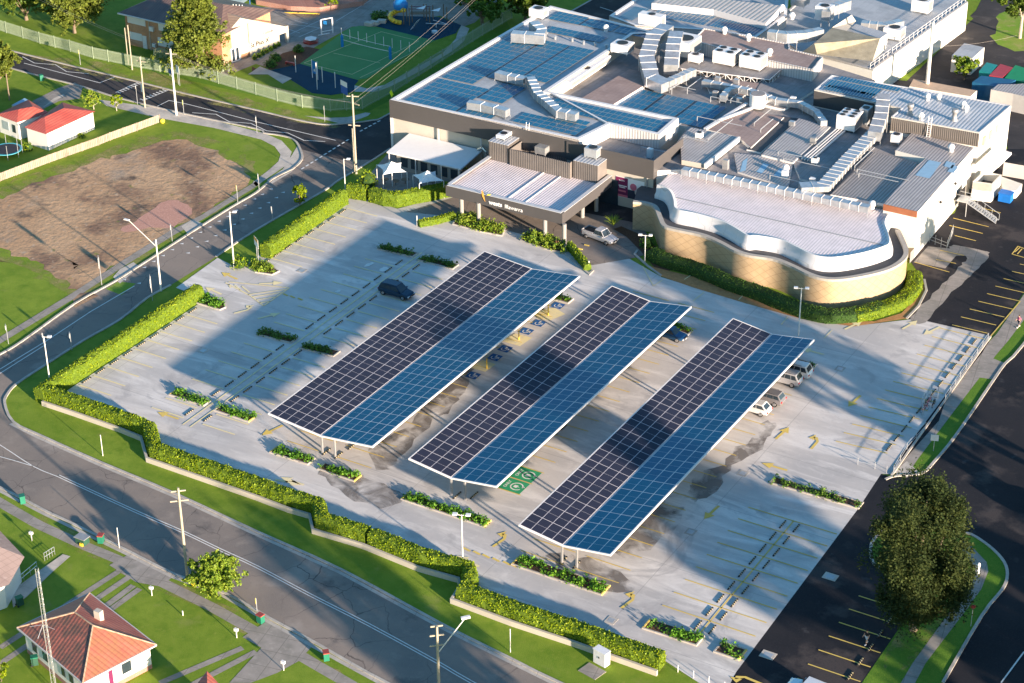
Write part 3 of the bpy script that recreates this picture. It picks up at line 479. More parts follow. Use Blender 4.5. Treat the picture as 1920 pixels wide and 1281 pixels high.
sheet('paint_patch',[z2(1255,360),z2(1275,338),z2(1320,330),z2(1300,352)],.080,'paint_white',.05,.4); sheet('paint_patch',[z2(1355,385),z2(1385,360),z2(1420,370),z2(1390,392)],.080,'paint_white',.05,.4)
sheet('paint_patch',[z2(1060,525),z2(1090,512),z2(1100,520),z2(1080,532)],.080,'paint_white',.03,.3)
# school yard surfaces
def c2(l): return [(480+a/4,b/4) for a,b in l]
sheet('school_yard',c2([(-300,40),(240,60),(600,-60),(1500,-140),(1900,-60),(1640,170),(1560,200),(1380,120),(900,200),(720,200),(500,320),(330,420),(120,520),(0,480),(-200,560),(-330,600),(-380,560),(-60,400)]),.012,'concrete_old')
sheet('court_surface',c2([(330,480),(700,210),(780,195),(900,205),(1350,300),(1170,400),(830,590),(760,600)]),.030,'court_green')
sheet('sports_court_pad',c2([(900,200),(1050,120),(1380,130),(1540,190),(1500,250),(1340,305)]),.034,'court_blue')
sheet('sports_court_pad',c2([(60,540),(330,480),(770,605),(740,640),(735,690),(560,715),(420,700),(260,600)]),.033,'court_blue')
lines('court_marking',seg([(c2([a])[0],c2([b])[0]) for a,b in (((360,475),(720,560)),((720,560),(1220,310)),((1220,310),(940,240)),((940,240),(360,475)),((580,400),(930,475)),((720,325),(1060,400)),((780,585),(1180,395)))]),.09,'paint_faded',.045)
sheet('footpath',c2([(735,640),(830,665),(960,640),(1200,510),(1400,400),(1500,290),(1510,250),(1540,190),(1600,215),(1560,310),(1480,380),(1240,530),(1000,655),(900,690),(740,690)]),.028,'concrete_path')
sheet('footpath',c2([(360,870),(560,885),(690,880),(820,845),(860,850),(840,870),(720,915),(640,930),(540,905)]),.026,'concrete_path')
sheet('footpath',c2([(-60,560),(30,500),(270,590),(200,630),(90,560)]),.036,'concrete_path')
sheet('garden_soil',c2([(100,470),(200,400),(380,350),(500,375),(330,480),(90,530)]),.026,'mulch')
sheet('garden_soil',c2([(-30,500),(-30,540),(30,530)]),.027,'mulch')
sheet('verge',[(100,85),(240,125),(330,145),(480,180),(620,205),(690,210),(880,110),(960,60),(945,30),(700,170),(640,195),(480,168),(330,135),(100,75)],.008,'grass_deep')
lines('yard_marking',seg([(c2([a])[0],c2([b])[0]) for a,b in (((600,160),(900,-20)),((240,180),(480,210)),((250,260),(490,150)),((320,280),(480,210)),((390,180),(290,155)),((240,220),(330,250)))]),.1,'paint_white',.03)
# ================= PLANTS =================
def leafquads(mb,pos,size,mi=0,up=.35,jit=.35):
    n=len(pos); nr=RNG.normal(size=(n,3)); nr[:,2]=np.abs(nr[:,2])+up; nr/=np.linalg.norm(nr,axis=1)[:,None]
    a=RNG.normal(size=(n,3)); a-=nr*(a*nr).sum(1)[:,None]; a/=np.linalg.norm(a,axis=1)[:,None]; b=np.cross(nr,a)
    s=(size*(1+jit*(RNG.random(n)*2-1)))[:,None]; pos=np.asarray(pos)
    V=np.stack([pos-a*s*.5-b*s*.12,pos-b*s*.42,pos+a*s*.5,pos+b*s*.42],1).reshape(-1,3)
    o=len(mb.v); mb.v+=[tuple(x) for x in V.tolist()]; mb.f+=[(o+4*i,o+4*i+1,o+4*i+2,o+4*i+3) for i in range(n)]; mb.m+=[mi]*n
def hedge(name,label,cat,pts,w,h,leaf='leaf_hedge',core='hedge_core',z0=0,dn=52,sz=.19,group=None,bumpy=.09,name_part=None):
    c=dens([p[:2] for p in pts],.6,0,False); n=len(c); mb=MB()
    prof=[(-.5,0),(-.52,.55),(-.46,.92),(-.25,1.0),(0,1.02),(.25,1.0),(.46,.92),(.52,.55),(.5,0)]
    rings=[]
    for k,(a,b) in enumerate(prof):
        L=offset_line(c,-a*w); rings.append([(x+random.gauss(0,bumpy*.5),y+random.gauss(0,bumpy*.5),z0+b*h*(1+random.gauss(0,bumpy*.35)*(b>0))) for x,y in L])
    vs=[rings[k][i] for i in range(n) for k in range(9)]; fs=[]
    for i in range(n-1): fs+=[(i*9+k,i*9+k+1,(i+1)*9+k+1,(i+1)*9+k) for k in range(8)]
    fs+=[tuple(range(9)),tuple(range(n*9-1,n*9-10,-1))]; mb.add(vs,fs,1)
    L=sum(math.hypot(c[i+1][0]-c[i][0],c[i+1][1]-c[i][1]) for i in range(n-1)); per=w+2*h; N=int(L*per*dn)
    V=np.array(vs).reshape(n,9,3); i=RNG.integers(0,n-1,N); wts=np.array([h*.55,h*.38,w*.22,w*.26,w*.26,w*.22,h*.38,h*.55]); k=RNG.choice(8,N,p=wts/wts.sum()); u=RNG.random(N)[:,None]; t=RNG.random(N)[:,None]
    ps=(V[i,k]*(1-u)+V[i+1,k]*u)*(1-t)+(V[i,k+1]*(1-u)+V[i+1,k+1]*u)*t; ps+=RNG.normal(size=ps.shape)*sz*.25
    E=int(dn*w*h*.8)
    for e in (0,n-1):
        q=V[e]; a=RNG.random(E); z=RNG.random(E)*h; ps=np.vstack([ps,np.stack([q[0,0]+(q[8,0]-q[0,0])*a,q[0,1]+(q[8,1]-q[0,1])*a,z0+z],1)])
    leafquads(mb,ps,sz); o=mb.build(name,[leaf,core]); return tag(o,label,cat,group)
hedge('hedge','tall clipped lime-green hedge beside the left row of parking bays, below the driveway','hedge',[(-41.9,-41.6),(-41.95,-26),(-42.0,-10.4)],1.45,2.0)
hedge('hedge','tall clipped lime-green hedge running up to the club garden from the roadside sign','hedge',[(-41.4,3.4),(-41.9,13),(-42.2,23.3)],1.6,2.1)
WP=[(80,760),(140,780),(225,810),(265,826),(276,866),(480,937),(540,960),(581,972),(587,1000),(680,1028),(785,1071),(860,1092),(863,1105),(847,1131),(959,1173),(1080,1213),(1232,1267)]
WL=[p[:2] for p in PL(WP)]
i0=offset_line(WL,1.1)
hedge('hedge','stepped lime hedge above the cream retaining wall, from the left corner to the narrow gap','hedge',i0[:9]+[((i0[9][0]),i0[9][1])],1.5,1.7,z0=.25)
hedge('hedge','stepped lime hedge above the cream retaining wall, from the narrow gap to its right end','hedge',[(i0[9][0]+.55,i0[9][1]-.1)]+i0[10:],1.5,1.7,z0=.25)
mb=MB(); ribbon(mb,WL,.28,0,.62,0,0); tag(mb.build('retaining_wall','cream_wall'),'low cream retaining wall with zigzag steps under the long roadside hedge','wall')
hedge('hedge','clipped hedge left of the opening, in front of the yellow-leaved shrub and shade sails','hedge',PL([(655,368),(690,374)]),1.6,2.0)
hedge('hedge','clipped bowed hedge in front of the two white shade sails','hedge',[p for p in PL([(697,376),(722,383),(745,385),(790,377),(842,366)])],1.5,2.0)
hedge('hedge','low trimmed hedge on the kerb left of the entrance garden bed','hedge',PL([(785,425),(820,418),(852,409)]),1.0,.9,sz=.2)
hedge('hedge','narrow trimmed hedge ending at the white post beside the entrance driveway','hedge',PL([(1068,466),(1085,486),(1102,508)]),.9,1.0,sz=.2)
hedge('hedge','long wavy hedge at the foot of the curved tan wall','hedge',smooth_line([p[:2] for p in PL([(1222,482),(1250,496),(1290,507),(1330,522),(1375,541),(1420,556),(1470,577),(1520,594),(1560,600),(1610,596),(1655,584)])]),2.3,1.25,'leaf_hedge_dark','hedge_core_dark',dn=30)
hedge('hedge','bright sunlit hedge wrapping the right end of the curved tan wall','hedge',smooth_line([p[:2] for p in PL([(1600,600),(1655,586),(1692,570),(1712,548),(1713,522)])]),2.0,1.2)  # same hedge run; its sunlit yellow is put into the leaf colour
sheet('garden_mulch',[(1212,498),(1300,520),(1400,558),(1500,592),(1560,605),(1640,603),(1690,588),(1722,556),(1722,530),(1733,525),(1737,545),(1722,575),(1700,598),(1600,613),(1500,598),(1400,570),(1300,540),(1240,519)],.06,'orange_mulch')
sheet('garden_mulch',[(1150,430),(1175,445),(1200,470),(1240,518),(1260,505),(1230,470),(1200,440),(1165,425)],.056,'mulch')
def clump(mb,c,r,h,n,sz,mi=0,z0=0):
    d=RNG.normal(size=(n,3)); d/=np.linalg.norm(d,axis=1)[:,None]; d*=RNG.random((n,1))**.35; d[:,2]=np.abs(d[:,2]); leafquads(mb,np.array([c[0],c[1],z0])+d*np.array([r,r,h]),sz,mi,.6)
def bush(name,label,px,r,h,leaf='leaf_bright',n=500,sz=.28,group=None,core=True,cat='shrub'):
    p=P(*px); mb=MB(); k=max(1,int(r*2))
    for i in range(k+3):
        a=random.random()*6.28; q=r*.45*random.random()**.5 if i else 0
        clump(mb,(p[0]+q*math.cos(a),p[1]+q*math.sin(a)),r*random.uniform(.55,.8),h*random.uniform(.7,1),n//(k+3),sz,0,.1)
    if core: mb.lathe((p[0],p[1]),[(r*.5,0),(r*.6,h*.4),(r*.35,h*.7),(.05,h*.85)],8,1)
    return tag(mb.build(name,[leaf,'hedge_core_dark']),label,cat,group)
# planted kerbed beds
def bed(label,pts,leaf='leaf_bed',h=.75,fill=1.0,yellow=(),soil='mulch',z=.0,curve=0,dn=42,sz=.24,group='kerbed planting beds in the car park'):
    pts=ccw([p[:2] for p in pts]); 
    if curve: pts=smooth_line(pts,3,True)
    c=(sum(p[0] for p in pts)/len(pts),sum(p[1] for p in pts)/len(pts)); t=thing('planter_bed',label,'planting bed',(c[0],c[1],0),group=group)
    inn=offset_line(pts,.17,True); mb=MB(); n=len(pts)
    for i in range(n):
        j=(i+1)%n; q=[pts[i],pts[j],inn[j],inn[i]]; mi=1 if i in yellow else 0
        mb.add([(x,y,0) for x,y in q]+[(x,y,.19) for x,y in q],[(4,5,6,7)]+[(k,(k+1)%4,4+(k+1)%4,4+k) for k in range(4)],mi)
    mb.build('kerb',['kerb_concrete','paint_yellow'],t); MB().poly([(x,y,.14) for x,y in inn]).build('soil',soil,t)
    xs=[p[0] for p in inn];ys=[p[1] for p in inn]; A=abs(area2(inn))/2; mb=MB(); k=0; N=int(A*4.6*fill)
    def inside(x,y):
        r=False
        for i in range(n):
            a,b=inn[i],inn[i-1]
            if (a[1]>y)!=(b[1]>y) and x<(b[0]-a[0])*(y-a[1])/(b[1]-a[1])+a[0]: r=not r
        return r
    tries=0
    while k<N and tries<N*20:
        tries+=1; x,y=random.uniform(min(xs),max(xs)),random.uniform(min(ys),max(ys))
        if inside(x,y): clump(mb,(x,y),.48,h*random.uniform(.7,1.1),int(dn*.55),sz,0,.12); k+=1
    mb.build('foliage',[leaf],t); return t
def bedpx(label,a,b,depth=1.55,**k):
    "a,b: survey points of the near (south) corners"
    A,B=P(*a),P(*b); return bed(label,[A,B,(B[0],B[1]+depth),(A[0],A[1]+depth)],**k)
Z2=lambda x,y:(330+x*.28125,400+y*.28125)
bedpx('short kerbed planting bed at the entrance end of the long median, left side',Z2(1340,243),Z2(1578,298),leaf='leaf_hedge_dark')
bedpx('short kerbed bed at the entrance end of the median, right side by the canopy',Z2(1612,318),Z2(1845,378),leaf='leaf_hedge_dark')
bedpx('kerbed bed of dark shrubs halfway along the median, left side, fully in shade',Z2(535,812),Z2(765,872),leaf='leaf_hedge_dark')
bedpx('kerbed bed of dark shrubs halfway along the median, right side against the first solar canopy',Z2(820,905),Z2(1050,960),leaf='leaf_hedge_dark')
bedpx('sunlit kerbed planting bed at the foot of the median, left side',(316,742),(382,763),yellow=(3,))
bedpx('sunlit kerbed planting bed at the foot of the median, right side with yellow kerb end',(400,771),(466,793),yellow=(1,))
bedpx('lush kerbed planting bed under the near left corner of the first solar canopy',(505,850),(577,873),yellow=(3,))
bedpx('lush kerbed planting bed below the near legs of the first solar canopy, yellow end kerb',(595,881),(664,905),yellow=(1,))
bedpx('long kerbed planting bed below the near end of the middle solar canopy',(751,938),(908,990),yellow=(1,3))
bedpx('long kerbed planting bed with bare soil ends below the third solar canopy',(958,1060),(1128,1118),depth=2.0,yellow=(1,3),fill=.6)
bedpx('kerbed planting bed with yellow left end near the hedge end',(1203,1180),(1306,1213),depth=1.9,yellow=(3,),fill=.6,leaf='leaf_bed')
bedpx('small squarish kerbed bed at the corner of the dark asphalt, yellow right kerb',(1337,1224),(1385,1240),depth=2.0,yellow=(1,),fill=.4)
bedpx('long narrow shaded planting bed beside the exit ramp',(1442,907),(1610,956),depth=1.5,fill=.55,leaf='leaf_hedge_dark')
bedpx('small kerbed bed at the far end of the first solar canopy',(1035,562),(1065,571),depth=1.6,fill=.6,leaf='leaf_bed')
bedpx('small kerbed bed behind the blue hatchback at the middle canopy',(1252,615),(1290,630),depth=1.5,fill=.6,leaf='leaf_bed')
bedpx('small kerbed bed of bare soil at the far corner of the third canopy',(1480,682),(1523,694),depth=1.5,fill=.1)
bed('rounded sunlit bed of shrubs at the near corner of the street driveway',PL([(368,570),(412,583),(424,578),(422,568),(392,556),(375,553)]),curve=0,leaf='leaf_bed')
bed('rounded bed of shrubs at the far driveway corner by the club sign',PL([(462,500),(478,512),(510,517),(525,510),(505,498),(480,488)]),curve=0,leaf='leaf_bright')
bed('curved garden bed of flax and low shrubs left of the entrance steps',PL([(848,422),(900,436),(942,444),(948,428),(900,408),(860,402)]),leaf='leaf_bright',h=1.0,group=None,fill=.9)
bed('garden bed of low shrubs right of the entrance steps under the canopy corner',PL([(975,452),(1020,468),(1062,478),(1060,458),(1010,440),(985,436)]),leaf='leaf_bright',h=1.0,group=None,fill=.9)
bush('shrub','yellow-leaved bushy shrub at the garden corner by the light pole',(690,352),1.9,2.8,'leaf_hedge',900,.3)
bush('shrub','round red-tinged shrub in the bed under the canopy corner columns',(1041,464),.7,.9,'leaf_red',160,.2)
bush('shrub','small leafy shrub between the two entrance pillars',(1000,452),.9,1.3,'leaf_bright',260,.22)
bush('shrub','bright bush beside the light pole at the driveway corner',(449,500),1.5,1.5,'leaf_hedge',500,.26)
bush('shrub','dark leafy shrub at the base of the tan wall corner',(1215,462),1.2,1.6,'leaf_hedge_dark',400,.28)
for i,(q,l) in enumerate((((507,125),'left of the two round garden bushes beside the school playground'),((518,113),'right of the two round garden bushes beside the school playground'),((560,97),'wide low bush in the dark school garden bed'))): bush('shrub',l,q,1.3,1.4,'leaf_hedge_dark',350,.3,group='bushes in the school garden bed')
for i in range(7): bush('shrub','%s yellow-green shrub from the left along the cream school wall'%ORD[i],(478+i*7.5,112-i*4.2),.55,1.0,'leaf_bright',90,.28,group='shrubs along the school wall')
bush('shrub','yellow shrub by the trampoline and the white house',(55,282),1.0,1.4,'leaf_hedge',220,.25); bush('shrub','small pale bush against the long white wall of the red-roofed house',(153,258),.8,.8,'leaf_hedge',150,.22)
# spiky plant at the wall
p=P(1150,428); mb=MB()
for i in range(46):
    a=i*2.4; e=R(25+50*random.random()); L=1.5+random.random()*.5; d=(math.cos(a)*math.cos(e),math.sin(a)*math.cos(e),math.sin(e)); q=(p[0]+d[0]*L,p[1]+d[1]*L,.5+d[2]*L*.85); m1=(p[0]+d[0]*L*.5,p[1]+d[1]*L*.5,.5+d[2]*L*.6); s=(-d[1]*.09,d[0]*.09)
    mb.poly([(p[0],p[1],.4),(m1[0]+s[0],m1[1]+s[1],m1[2]),q,(m1[0]-s[0],m1[1]-s[1],m1[2])])
tag(mb.build('spiky_palm',['leaf_bright']),'spiky palm-like plant against the dark entrance wall behind the silver utility','plant')
# ---- trees
def tree(name,label,base,h,r,leaf,n,sz,trunk_h=.25,shape='round',bark='bark',cat='tree',group=None,clumps=26,rx=None,tr=.35,limbs=7,seed=None,gap=.55):
    g=np.random.default_rng(seed if seed is not None else int(base[0]*7+base[1]*13)%9999); x0,y0=base[0],base[1]
    t=thing(name,label,cat,(x0,y0,0),group=group); rx=rx or r; zc=h*(trunk_h+(1-trunk_h)/2); rz=h*(1-trunk_h)/2; C=[]
    for i in range(clumps):
        if shape=='cone': z=g.random()**.8; rr=(1-z)*.95+.08; a=g.random()*6.28; q=rr*g.random()**.35; C.append((x0+r*q*math.cos(a),y0+rx*q*math.sin(a),h*trunk_h+z*h*(1-trunk_h)*.95,r*(.30+.25*(1-z))))
        else:
            d=g.normal(size=3); d/=np.linalg.norm(d); q=g.random()**.33*(.80 if shape=='feather' else .76); C.append((x0+d[0]*r*q*(1+.12*g.normal()),y0+d[1]*rx*q*(1+.12*g.normal()),zc+d[2]*rz*q*(1.08 if shape=='feather' else 1),r*(.18+.24*g.random()**1.5)))
    C=np.array(C); T=max(30,n//26); k=g.integers(0,len(C),T); d=g.normal(size=(T,3)); d/=np.linalg.norm(d,axis=1)[:,None]; rad=.45+.6*g.random(T)**.6
    d[:,2]=np.abs(d[:,2])*np.where(g.random(T)<.75,1,-1); tc=C[k,:3]+d*(C[k,3]*rad)[:,None]*np.array([1,1,.85 if shape!='cone' else .5]); tr_=(C[k,3]*((.18+.22*g.random(T)) if shape=='feather' else (.14+.2*g.random(T))))
    j=g.integers(0,T,n); e=g.normal(size=(n,3)); e/=np.linalg.norm(e,axis=1)[:,None]; e*=(1.5*g.random(n)**.5)[:,None]; ps=tc[j]+e*tr_[j][:,None]*np.array([.75,.75,1.25 if shape=='feather' else .6]); ps=ps[ps[:,2]>h*trunk_h*.8]
    mb=MB(); leafquads(mb,ps,sz,0,.9 if shape=='feather' else .35); mb.build('crown',[leaf],t)
    mb=MB(); mb.tube((x0,y0,0),(x0+g.normal()*.1,y0,h*trunk_h*1.1),tr,tr*.75,9); top=(x0,y0,h*trunk_h)
    for i in range(min(limbs,len(C))): mb.tube(top,C[i,:3],tr*.5,tr*.12,6)
    mb.tube(top,(x0,y0,h*.85),tr*.72,tr*.15,7); mb.build('trunk',bark,t); return t
tree('casuarina_tree','tall dark feathery tree with sunlit top on the traffic island at lower right',P(1712,1182),18.5,6.3,'leaf_casuarina',90000,.22,.05,'feather',clumps=60,rx=5.4,tr=.45,limbs=14,seed=5)
tree('round_tree','round dense tree on the verge beside the power pole at lower left',P(404,1118),5.6,3.3,'leaf_bright',16000,.22,.10,clumps=40,tr=.2,seed=3)
tree('street_tree','small yellow-green egg-shaped tree on the grass verge beside the road',P(563,385),3.6,1.35,'leaf_hedge',5200,.2,.06,clumps=26,tr=.09,seed=9)
tree('norfolk_pine','tall layered pine in front of the brick school building',P(372,142),17.5,5.2,'leaf_pine',36000,.38,.06,'cone',clumps=130,tr=.35,seed=21)
tree('dense_tree','dense dark tree at the top left behind the school fence, beside the brick school',P(140,62),11,6.6,'leaf_pine',30000,.36,.08,clumps=60,seed=31)
tree('dense_tree','dark tree at the very top left corner behind the fence',P(50,38),11,6.0,'leaf_olive',20000,.36,.08,clumps=50,seed=32)
tree('dense_tree','tall tree on the left edge above the house with the trampoline',P(-8,172),10,5.0,'leaf_pine',12000,.45,.12,clumps=40,seed=33)
tree('small_tree','wispy small tree beside the footpath, left of the pair by the crossing',P(176,205),3.2,1.9,'leaf_bright',2800,.24,.2,clumps=18,tr=.09,seed=34,bark='bark_pale'); tree('small_tree','wispy small tree beside the footpath, right of the pair by the crossing',P(219,208),2.8,1.4,'leaf_hedge',2000,.22,.25,clumps=14,tr=.07,seed=35,bark='bark_pale')
tree('dense_tree','shaded tree clump behind the school playground fence',P(905,48),8,5.5,'leaf_hedge_dark',11000,.45,.15,clumps=34,seed=36); tree('dense_tree','tree on the lawn by the top edge right of the playground fence',P(985,40),9,5.5,'leaf_olive',11000,.45,.15,clumps=34,seed=37)
tree('dense_tree','tree at the top centre edge between playground and road',P(870,8),7,4.5,'leaf_hedge_dark',8000,.45,.15,clumps=26,seed=38)
tree('small_tree','young yellow tree in front of the school courtyard wall at the top edge',P(620,20),3.2,2.0,'leaf_hedge',1500,.32,.2,clumps=12,tr=.1,seed=39)
tree('gum_tree','pale-trunked tree at the top right corner',P(1912,72),11,5.6,'leaf_olive',9000,.42,.36,clumps=30,bark='bark_pale',tr=.3,seed=40)
tree('street_tree','bright green leafy tree beside the white storage container at top right',P(1808,150),5.0,2.3,'leaf_bright',7000,.28,.08,clumps=18,tr=.12,seed=41)
tree('small_tree','yellow-green shrubby tree at the left edge by the lower brick-edged garden',P(2,1278),2.6,1.3,'leaf_hedge',900,.25,.1,clumps=9,tr=.06,seed=42)
tree('palm_tree','slender palm behind the red-roofed house at the left edge',P(18,188),6.5,2.0,'leaf_pine',900,.6,.72,clumps=10,tr=.12,seed=43)
# ================= SOLAR CARPORTS =================
def carport(label,XL,XV,XR,Y0,Y1,nc,nr,zv=3.2,ze=3.95):
    t=thing('solar_carport',label,'solar canopy',(XV,(Y0+Y1)/2,0),group='solar canopies over the parking bays')
    mb=MB()
    for (xa,za,xb,zb) in ((XL,ze,XV,zv),(XV,zv,XR,ze)):   # purlins + end trims
        for f in (0.02,.2,.4,.6,.8,.98): 
            x=xa+(xb-xa)*f; z=za+(zb-za)*f-.16; mb.tube((x,Y0+.2,z),(x,Y1-.2,z),.07,None,4)
    mb.build('purlin','steel_grey',t)
    mb=MB()
    for y in (Y0-.06,Y1+.06):
        for (xa,za,xb,zb) in ((XL,ze,XV,zv),(XV,zv,XR,ze)): mb.add([(xa,y-.06,za-.15),(xb,y-.06,zb-.15),(xb,y+.06,zb-.15),(xa,y+.06,za-.15),(xa,y-.06,za+.07),(xb,y-.06,zb+.07),(xb,y+.06,zb+.07),(xa,y+.06,za+.07)],[(0,1,5,4),(1,2,6,5),(2,3,7,6),(3,0,4,7),(4,5,6,7),(3,2,1,0)])
    for x in (XL-.07,XR+.07): mb.box(x-.06,x+.06,Y0-.12,Y1+.12,ze-.15,ze+.07)
    mb.build('edge_trim','frame_white',t)
    mb=MB(); mb.box(XV-.13,XV+.13,Y0,Y1,zv-.10,zv-.02); mb.build('valley_gutter','gutter',t)
    n=int((Y1-Y0)/8.1)+1
    for i in range(n):
        y=Y0+1.0+(Y1-Y0-2.4)*i/(n-1)
        for dx in (-.75,1.05): MB().box(XV+dx-.1,XV+dx+.1,y-.1,y+.1,0,zv-.2+abs(dx)*.1).build('column','steel_grey',t)
        mb=MB()
        for (xa,za,xb,zb) in ((XL+.3,ze-.3,XV,zv-.3),(XV,zv-.3,XR-.3,ze-.3)):
            mb.add([(xa,y-.09,za-.12),(xb,y-.09,zb-.22),(xb,y+.09,zb-.22),(xa,y+.09,za-.12),(xa,y-.09,za+.05),(xb,y-.09,zb+.05),(xb,y+.09,zb+.05),(xa,y+.09,za+.05)],[(0,1,5,4),(1,2,6,5),(2,3,7,6),(3,0,4,7),(4,5,6,7),(3,2,1,0)])
        mb.build('rafter','steel_grey',t)
    L=abs_loc(t); pl=(Y1-Y0)/nr; rest=[]; cells=[]; cnt=0
    for r in range(nr):
        for side in (0,1):
            xa,za,xb,zb=((XL,ze,XV-.12,zv),(XV+.12,zv,XR,ze))[side]; pw=(xb-xa)/nc; s=(zb-za)/(xb-xa)
            for c in range(nc):
                x=xa+pw*(c+.5); z=za+s*pw*(c+.5)+.06; cells.append((r,side,x,Y0+pl*(r+.5),z,pw/math.cos(math.atan(s)),s))
    protos={}
    def pm(mb,w,l,fr=.026,T=lambda x,y,z:(x,y,z)):
        a,b=w/2-.006,l/2-.006
        vs=[(-a,-b,0),(a,-b,0),(a,b,0),(-a,b,0)]; q=[T(x,y,.0) for x,y,_ in vs]; bq=[T(x,y,-.04) for x,y,_ in vs]
        i=[T(*v) for v in ((-a+fr,-b+fr,.003),(a-fr,-b+fr,.003),(a-fr,-.012,.003),(-a+fr,-.012,.003),(-a+fr,.012,.003),(a-fr,.012,.003),(a-fr,b-fr,.003),(-a+fr,b-fr,.003))]
        mb.add(q+bq,[(0,1,2,3),(0,4,5,1),(1,5,6,2),(2,6,7,3),(3,7,4,0)],0); mb.add(i,[(0,1,2,3),(4,5,6,7)],1)
    for k,(r,side,x,y,z,pw,s) in enumerate(cells[:100]):
        if side not in protos:
            mb=MB(); pm(mb,pw,pl,(.026,.036)[side]); o=mb.build('solar_panel',[('panel_frame','frame_white')[side],('cell_dark','cell_sky_reflect')[side]],t,local=True); protos[side]=o
        else: o=protos[side].copy(); COL.objects.link(o)
        o.location=(x-L[0],y-L[1],z-L[2]); o.rotation_euler=(random.gauss(0,.0008),-math.atan(s)+random.gauss(0,.001),0)
    mb=MB()
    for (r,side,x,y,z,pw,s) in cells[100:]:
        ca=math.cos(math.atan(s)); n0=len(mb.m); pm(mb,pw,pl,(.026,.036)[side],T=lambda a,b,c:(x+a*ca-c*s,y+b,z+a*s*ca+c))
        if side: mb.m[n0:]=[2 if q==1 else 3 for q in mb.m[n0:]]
    tag(mb.build('solar_panel',['panel_frame','cell_dark','cell_sky_reflect','frame_white'],t),kind='stuff'); return t
carport('wide solar canopy nearest the left hedge, six panels across each slope',-12.03,-4.70,2.35,-34.93,13.2,6,20)
carport('middle solar canopy with the green charging bays at its near end, four panels per slope',7.49,13.02,18.75,-35.0,12.8,4,19)
carport('right-hand solar canopy with white and grey cars parked along its far right edge',24.85,30.15,35.68,-40.2,12.55,4,21)
# ================= WHEEL STOPS =================
def stop_proto():
    mb=MB(); L=1.65
    y=-L/2
    for i in range(9):
        l=.282 if i%2==0 else .06; mb.box(-.075,.075,y,y+l,0,.11,i%2); y+=l
    return mb
_sp=None
def wstop(x,y,label,group,rz=0):
    global _sp
    if _sp is None: _sp=stop_proto().build('wheel_stop',['rubber_black','paint_faded'],None); o=_sp
    else: o=_sp.copy(); COL.objects.link(o)
    o.location=(x,y,.037); o.rotation_euler=(0,0,rz); tag(o,label,'wheel stop',group)
for i in range(9):
    y=9.98+BP/2-i*BP
    wstop(-24.65,y,'wheel stop on the left of the median, %s down from the entrance-end bed'%ORD[i],'wheel stops along the median'); wstop(-21.85,y,'wheel stop on the right of the median, %s down from the entrance-end bed'%ORD[i],'wheel stops along the median')
for i in range(8):
    y=-17.4+BP/2-i*BP
    wstop(-24.65,y,'wheel stop on the left of the median, %s down from the shaded middle bed'%ORD[i],'wheel stops along the median'); wstop(-21.85,y,'wheel stop on the right of the median, %s down from the shaded middle bed'%ORD[i],'wheel stops along the median')
for i in range(8): wstop(-40.6,22.03-BP/2-i*BP,'wheel stop along the upper left hedge, %s from the club garden end'%ORD[i],'wheel stops along the left hedges')
for i in range(9): wstop(-40.5,-15.02+BP/2-i*BP,'wheel stop along the lower left hedge, %s down from the driveway bed'%ORD[i],'wheel stops along the left hedges')
for i in range(9):
    wstop(46.76,-20.88-i*BP,'wheel stop left of the lower right centre line, %s from the exit ramp'%ORD[i],'wheel stops in the right-hand bays'); wstop(48.34,-20.85-i*BP,'wheel stop right of the lower right centre line, %s from the exit ramp'%ORD[i],'wheel stops in the right-hand bays')
for i in range(13): wstop(50.95,17+4.5*BP-i*2.42,'wheel stop along the railing at the right edge, %s from the far end'%ORD[i],'wheel stops along the railing')
for i in range(5): wstop(63.3,-31.3-i*BP,'wheel stop on the dark asphalt beside the grass, %s from the big tree'%ORD[i],'wheel stops on the dark asphalt')
for (x,y),l in (((635,855),'wheel stop below the near legs of the first canopy, lower of two'),((660,838),'wheel stop below the near legs of the first canopy, upper of two'),((612,848),'wheel stop behind the near legs of the first canopy'),((857,930),'wheel stop left of the near legs of the middle canopy'),((889,930),'wheel stop right of the near legs of the middle canopy'),((1056,1052),'wheel stop left of the near legs of the third canopy'),((1081,1060),'wheel stop right of the near legs of the third canopy')):
    p=P(x,y); wstop(p[0],p[1],l,'wheel stops under the canopies')
# ================= BUILDINGS =================
def _ray(px,py): return FW*FPX+RT*(px-W0/2)+UP*(H0/2-py)
def PY(px,py,y0): d=_ray(px,py); t=(y0-CAM[1])/d[1]; return tuple(float(CAM[i]+d[i]*t) for i in range(3))
def PX(px,py,x0): d=_ray(px,py); t=(x0-CAM[0])/d[0]; return tuple(float(CAM[i]+d[i]*t) for i in range(3))
def base_thing(name,label,cat,px,z=0,group=None): p=P(px[0],px[1],z); return thing(name,label,cat,(p[0],p[1],0),group=group)
def mass(t,px,z1,z0=0,wall='white_wall',roof='roof_flat',par=0,pmat='frame_white',pw=.35,world=False):
    pts=ccw([p[:2] for p in (px if world else PL(px,z1))]); n=len(pts); mb=MB()
    for i in range(n):
        j=(i+1)%n; a,b=pts[i],pts[j]; mb.poly([(a[0],a[1],z0),(b[0],b[1],z0),(b[0],b[1],z1),(a[0],a[1],z1)])
    if wall: mb.build('wall',wall,t)
    inn=offset_line(pts,pw,True) if par else pts
    MB().poly([(x,y,z1-par) for x,y in inn]).build('roof',roof,t)
    if par:
        mb=MB()
        for i in range(n):
            j=(i+1)%n; q=[pts[i],pts[j],inn[j],inn[i]]; mb.add([(x,y,z1-par-.02) for x,y in q]+[(x,y,z1+.04) for x,y in q],[(4,5,6,7),(2,3,7,6),(0,1,5,4)])
        mb.build('parapet',pmat,t)
    return pts
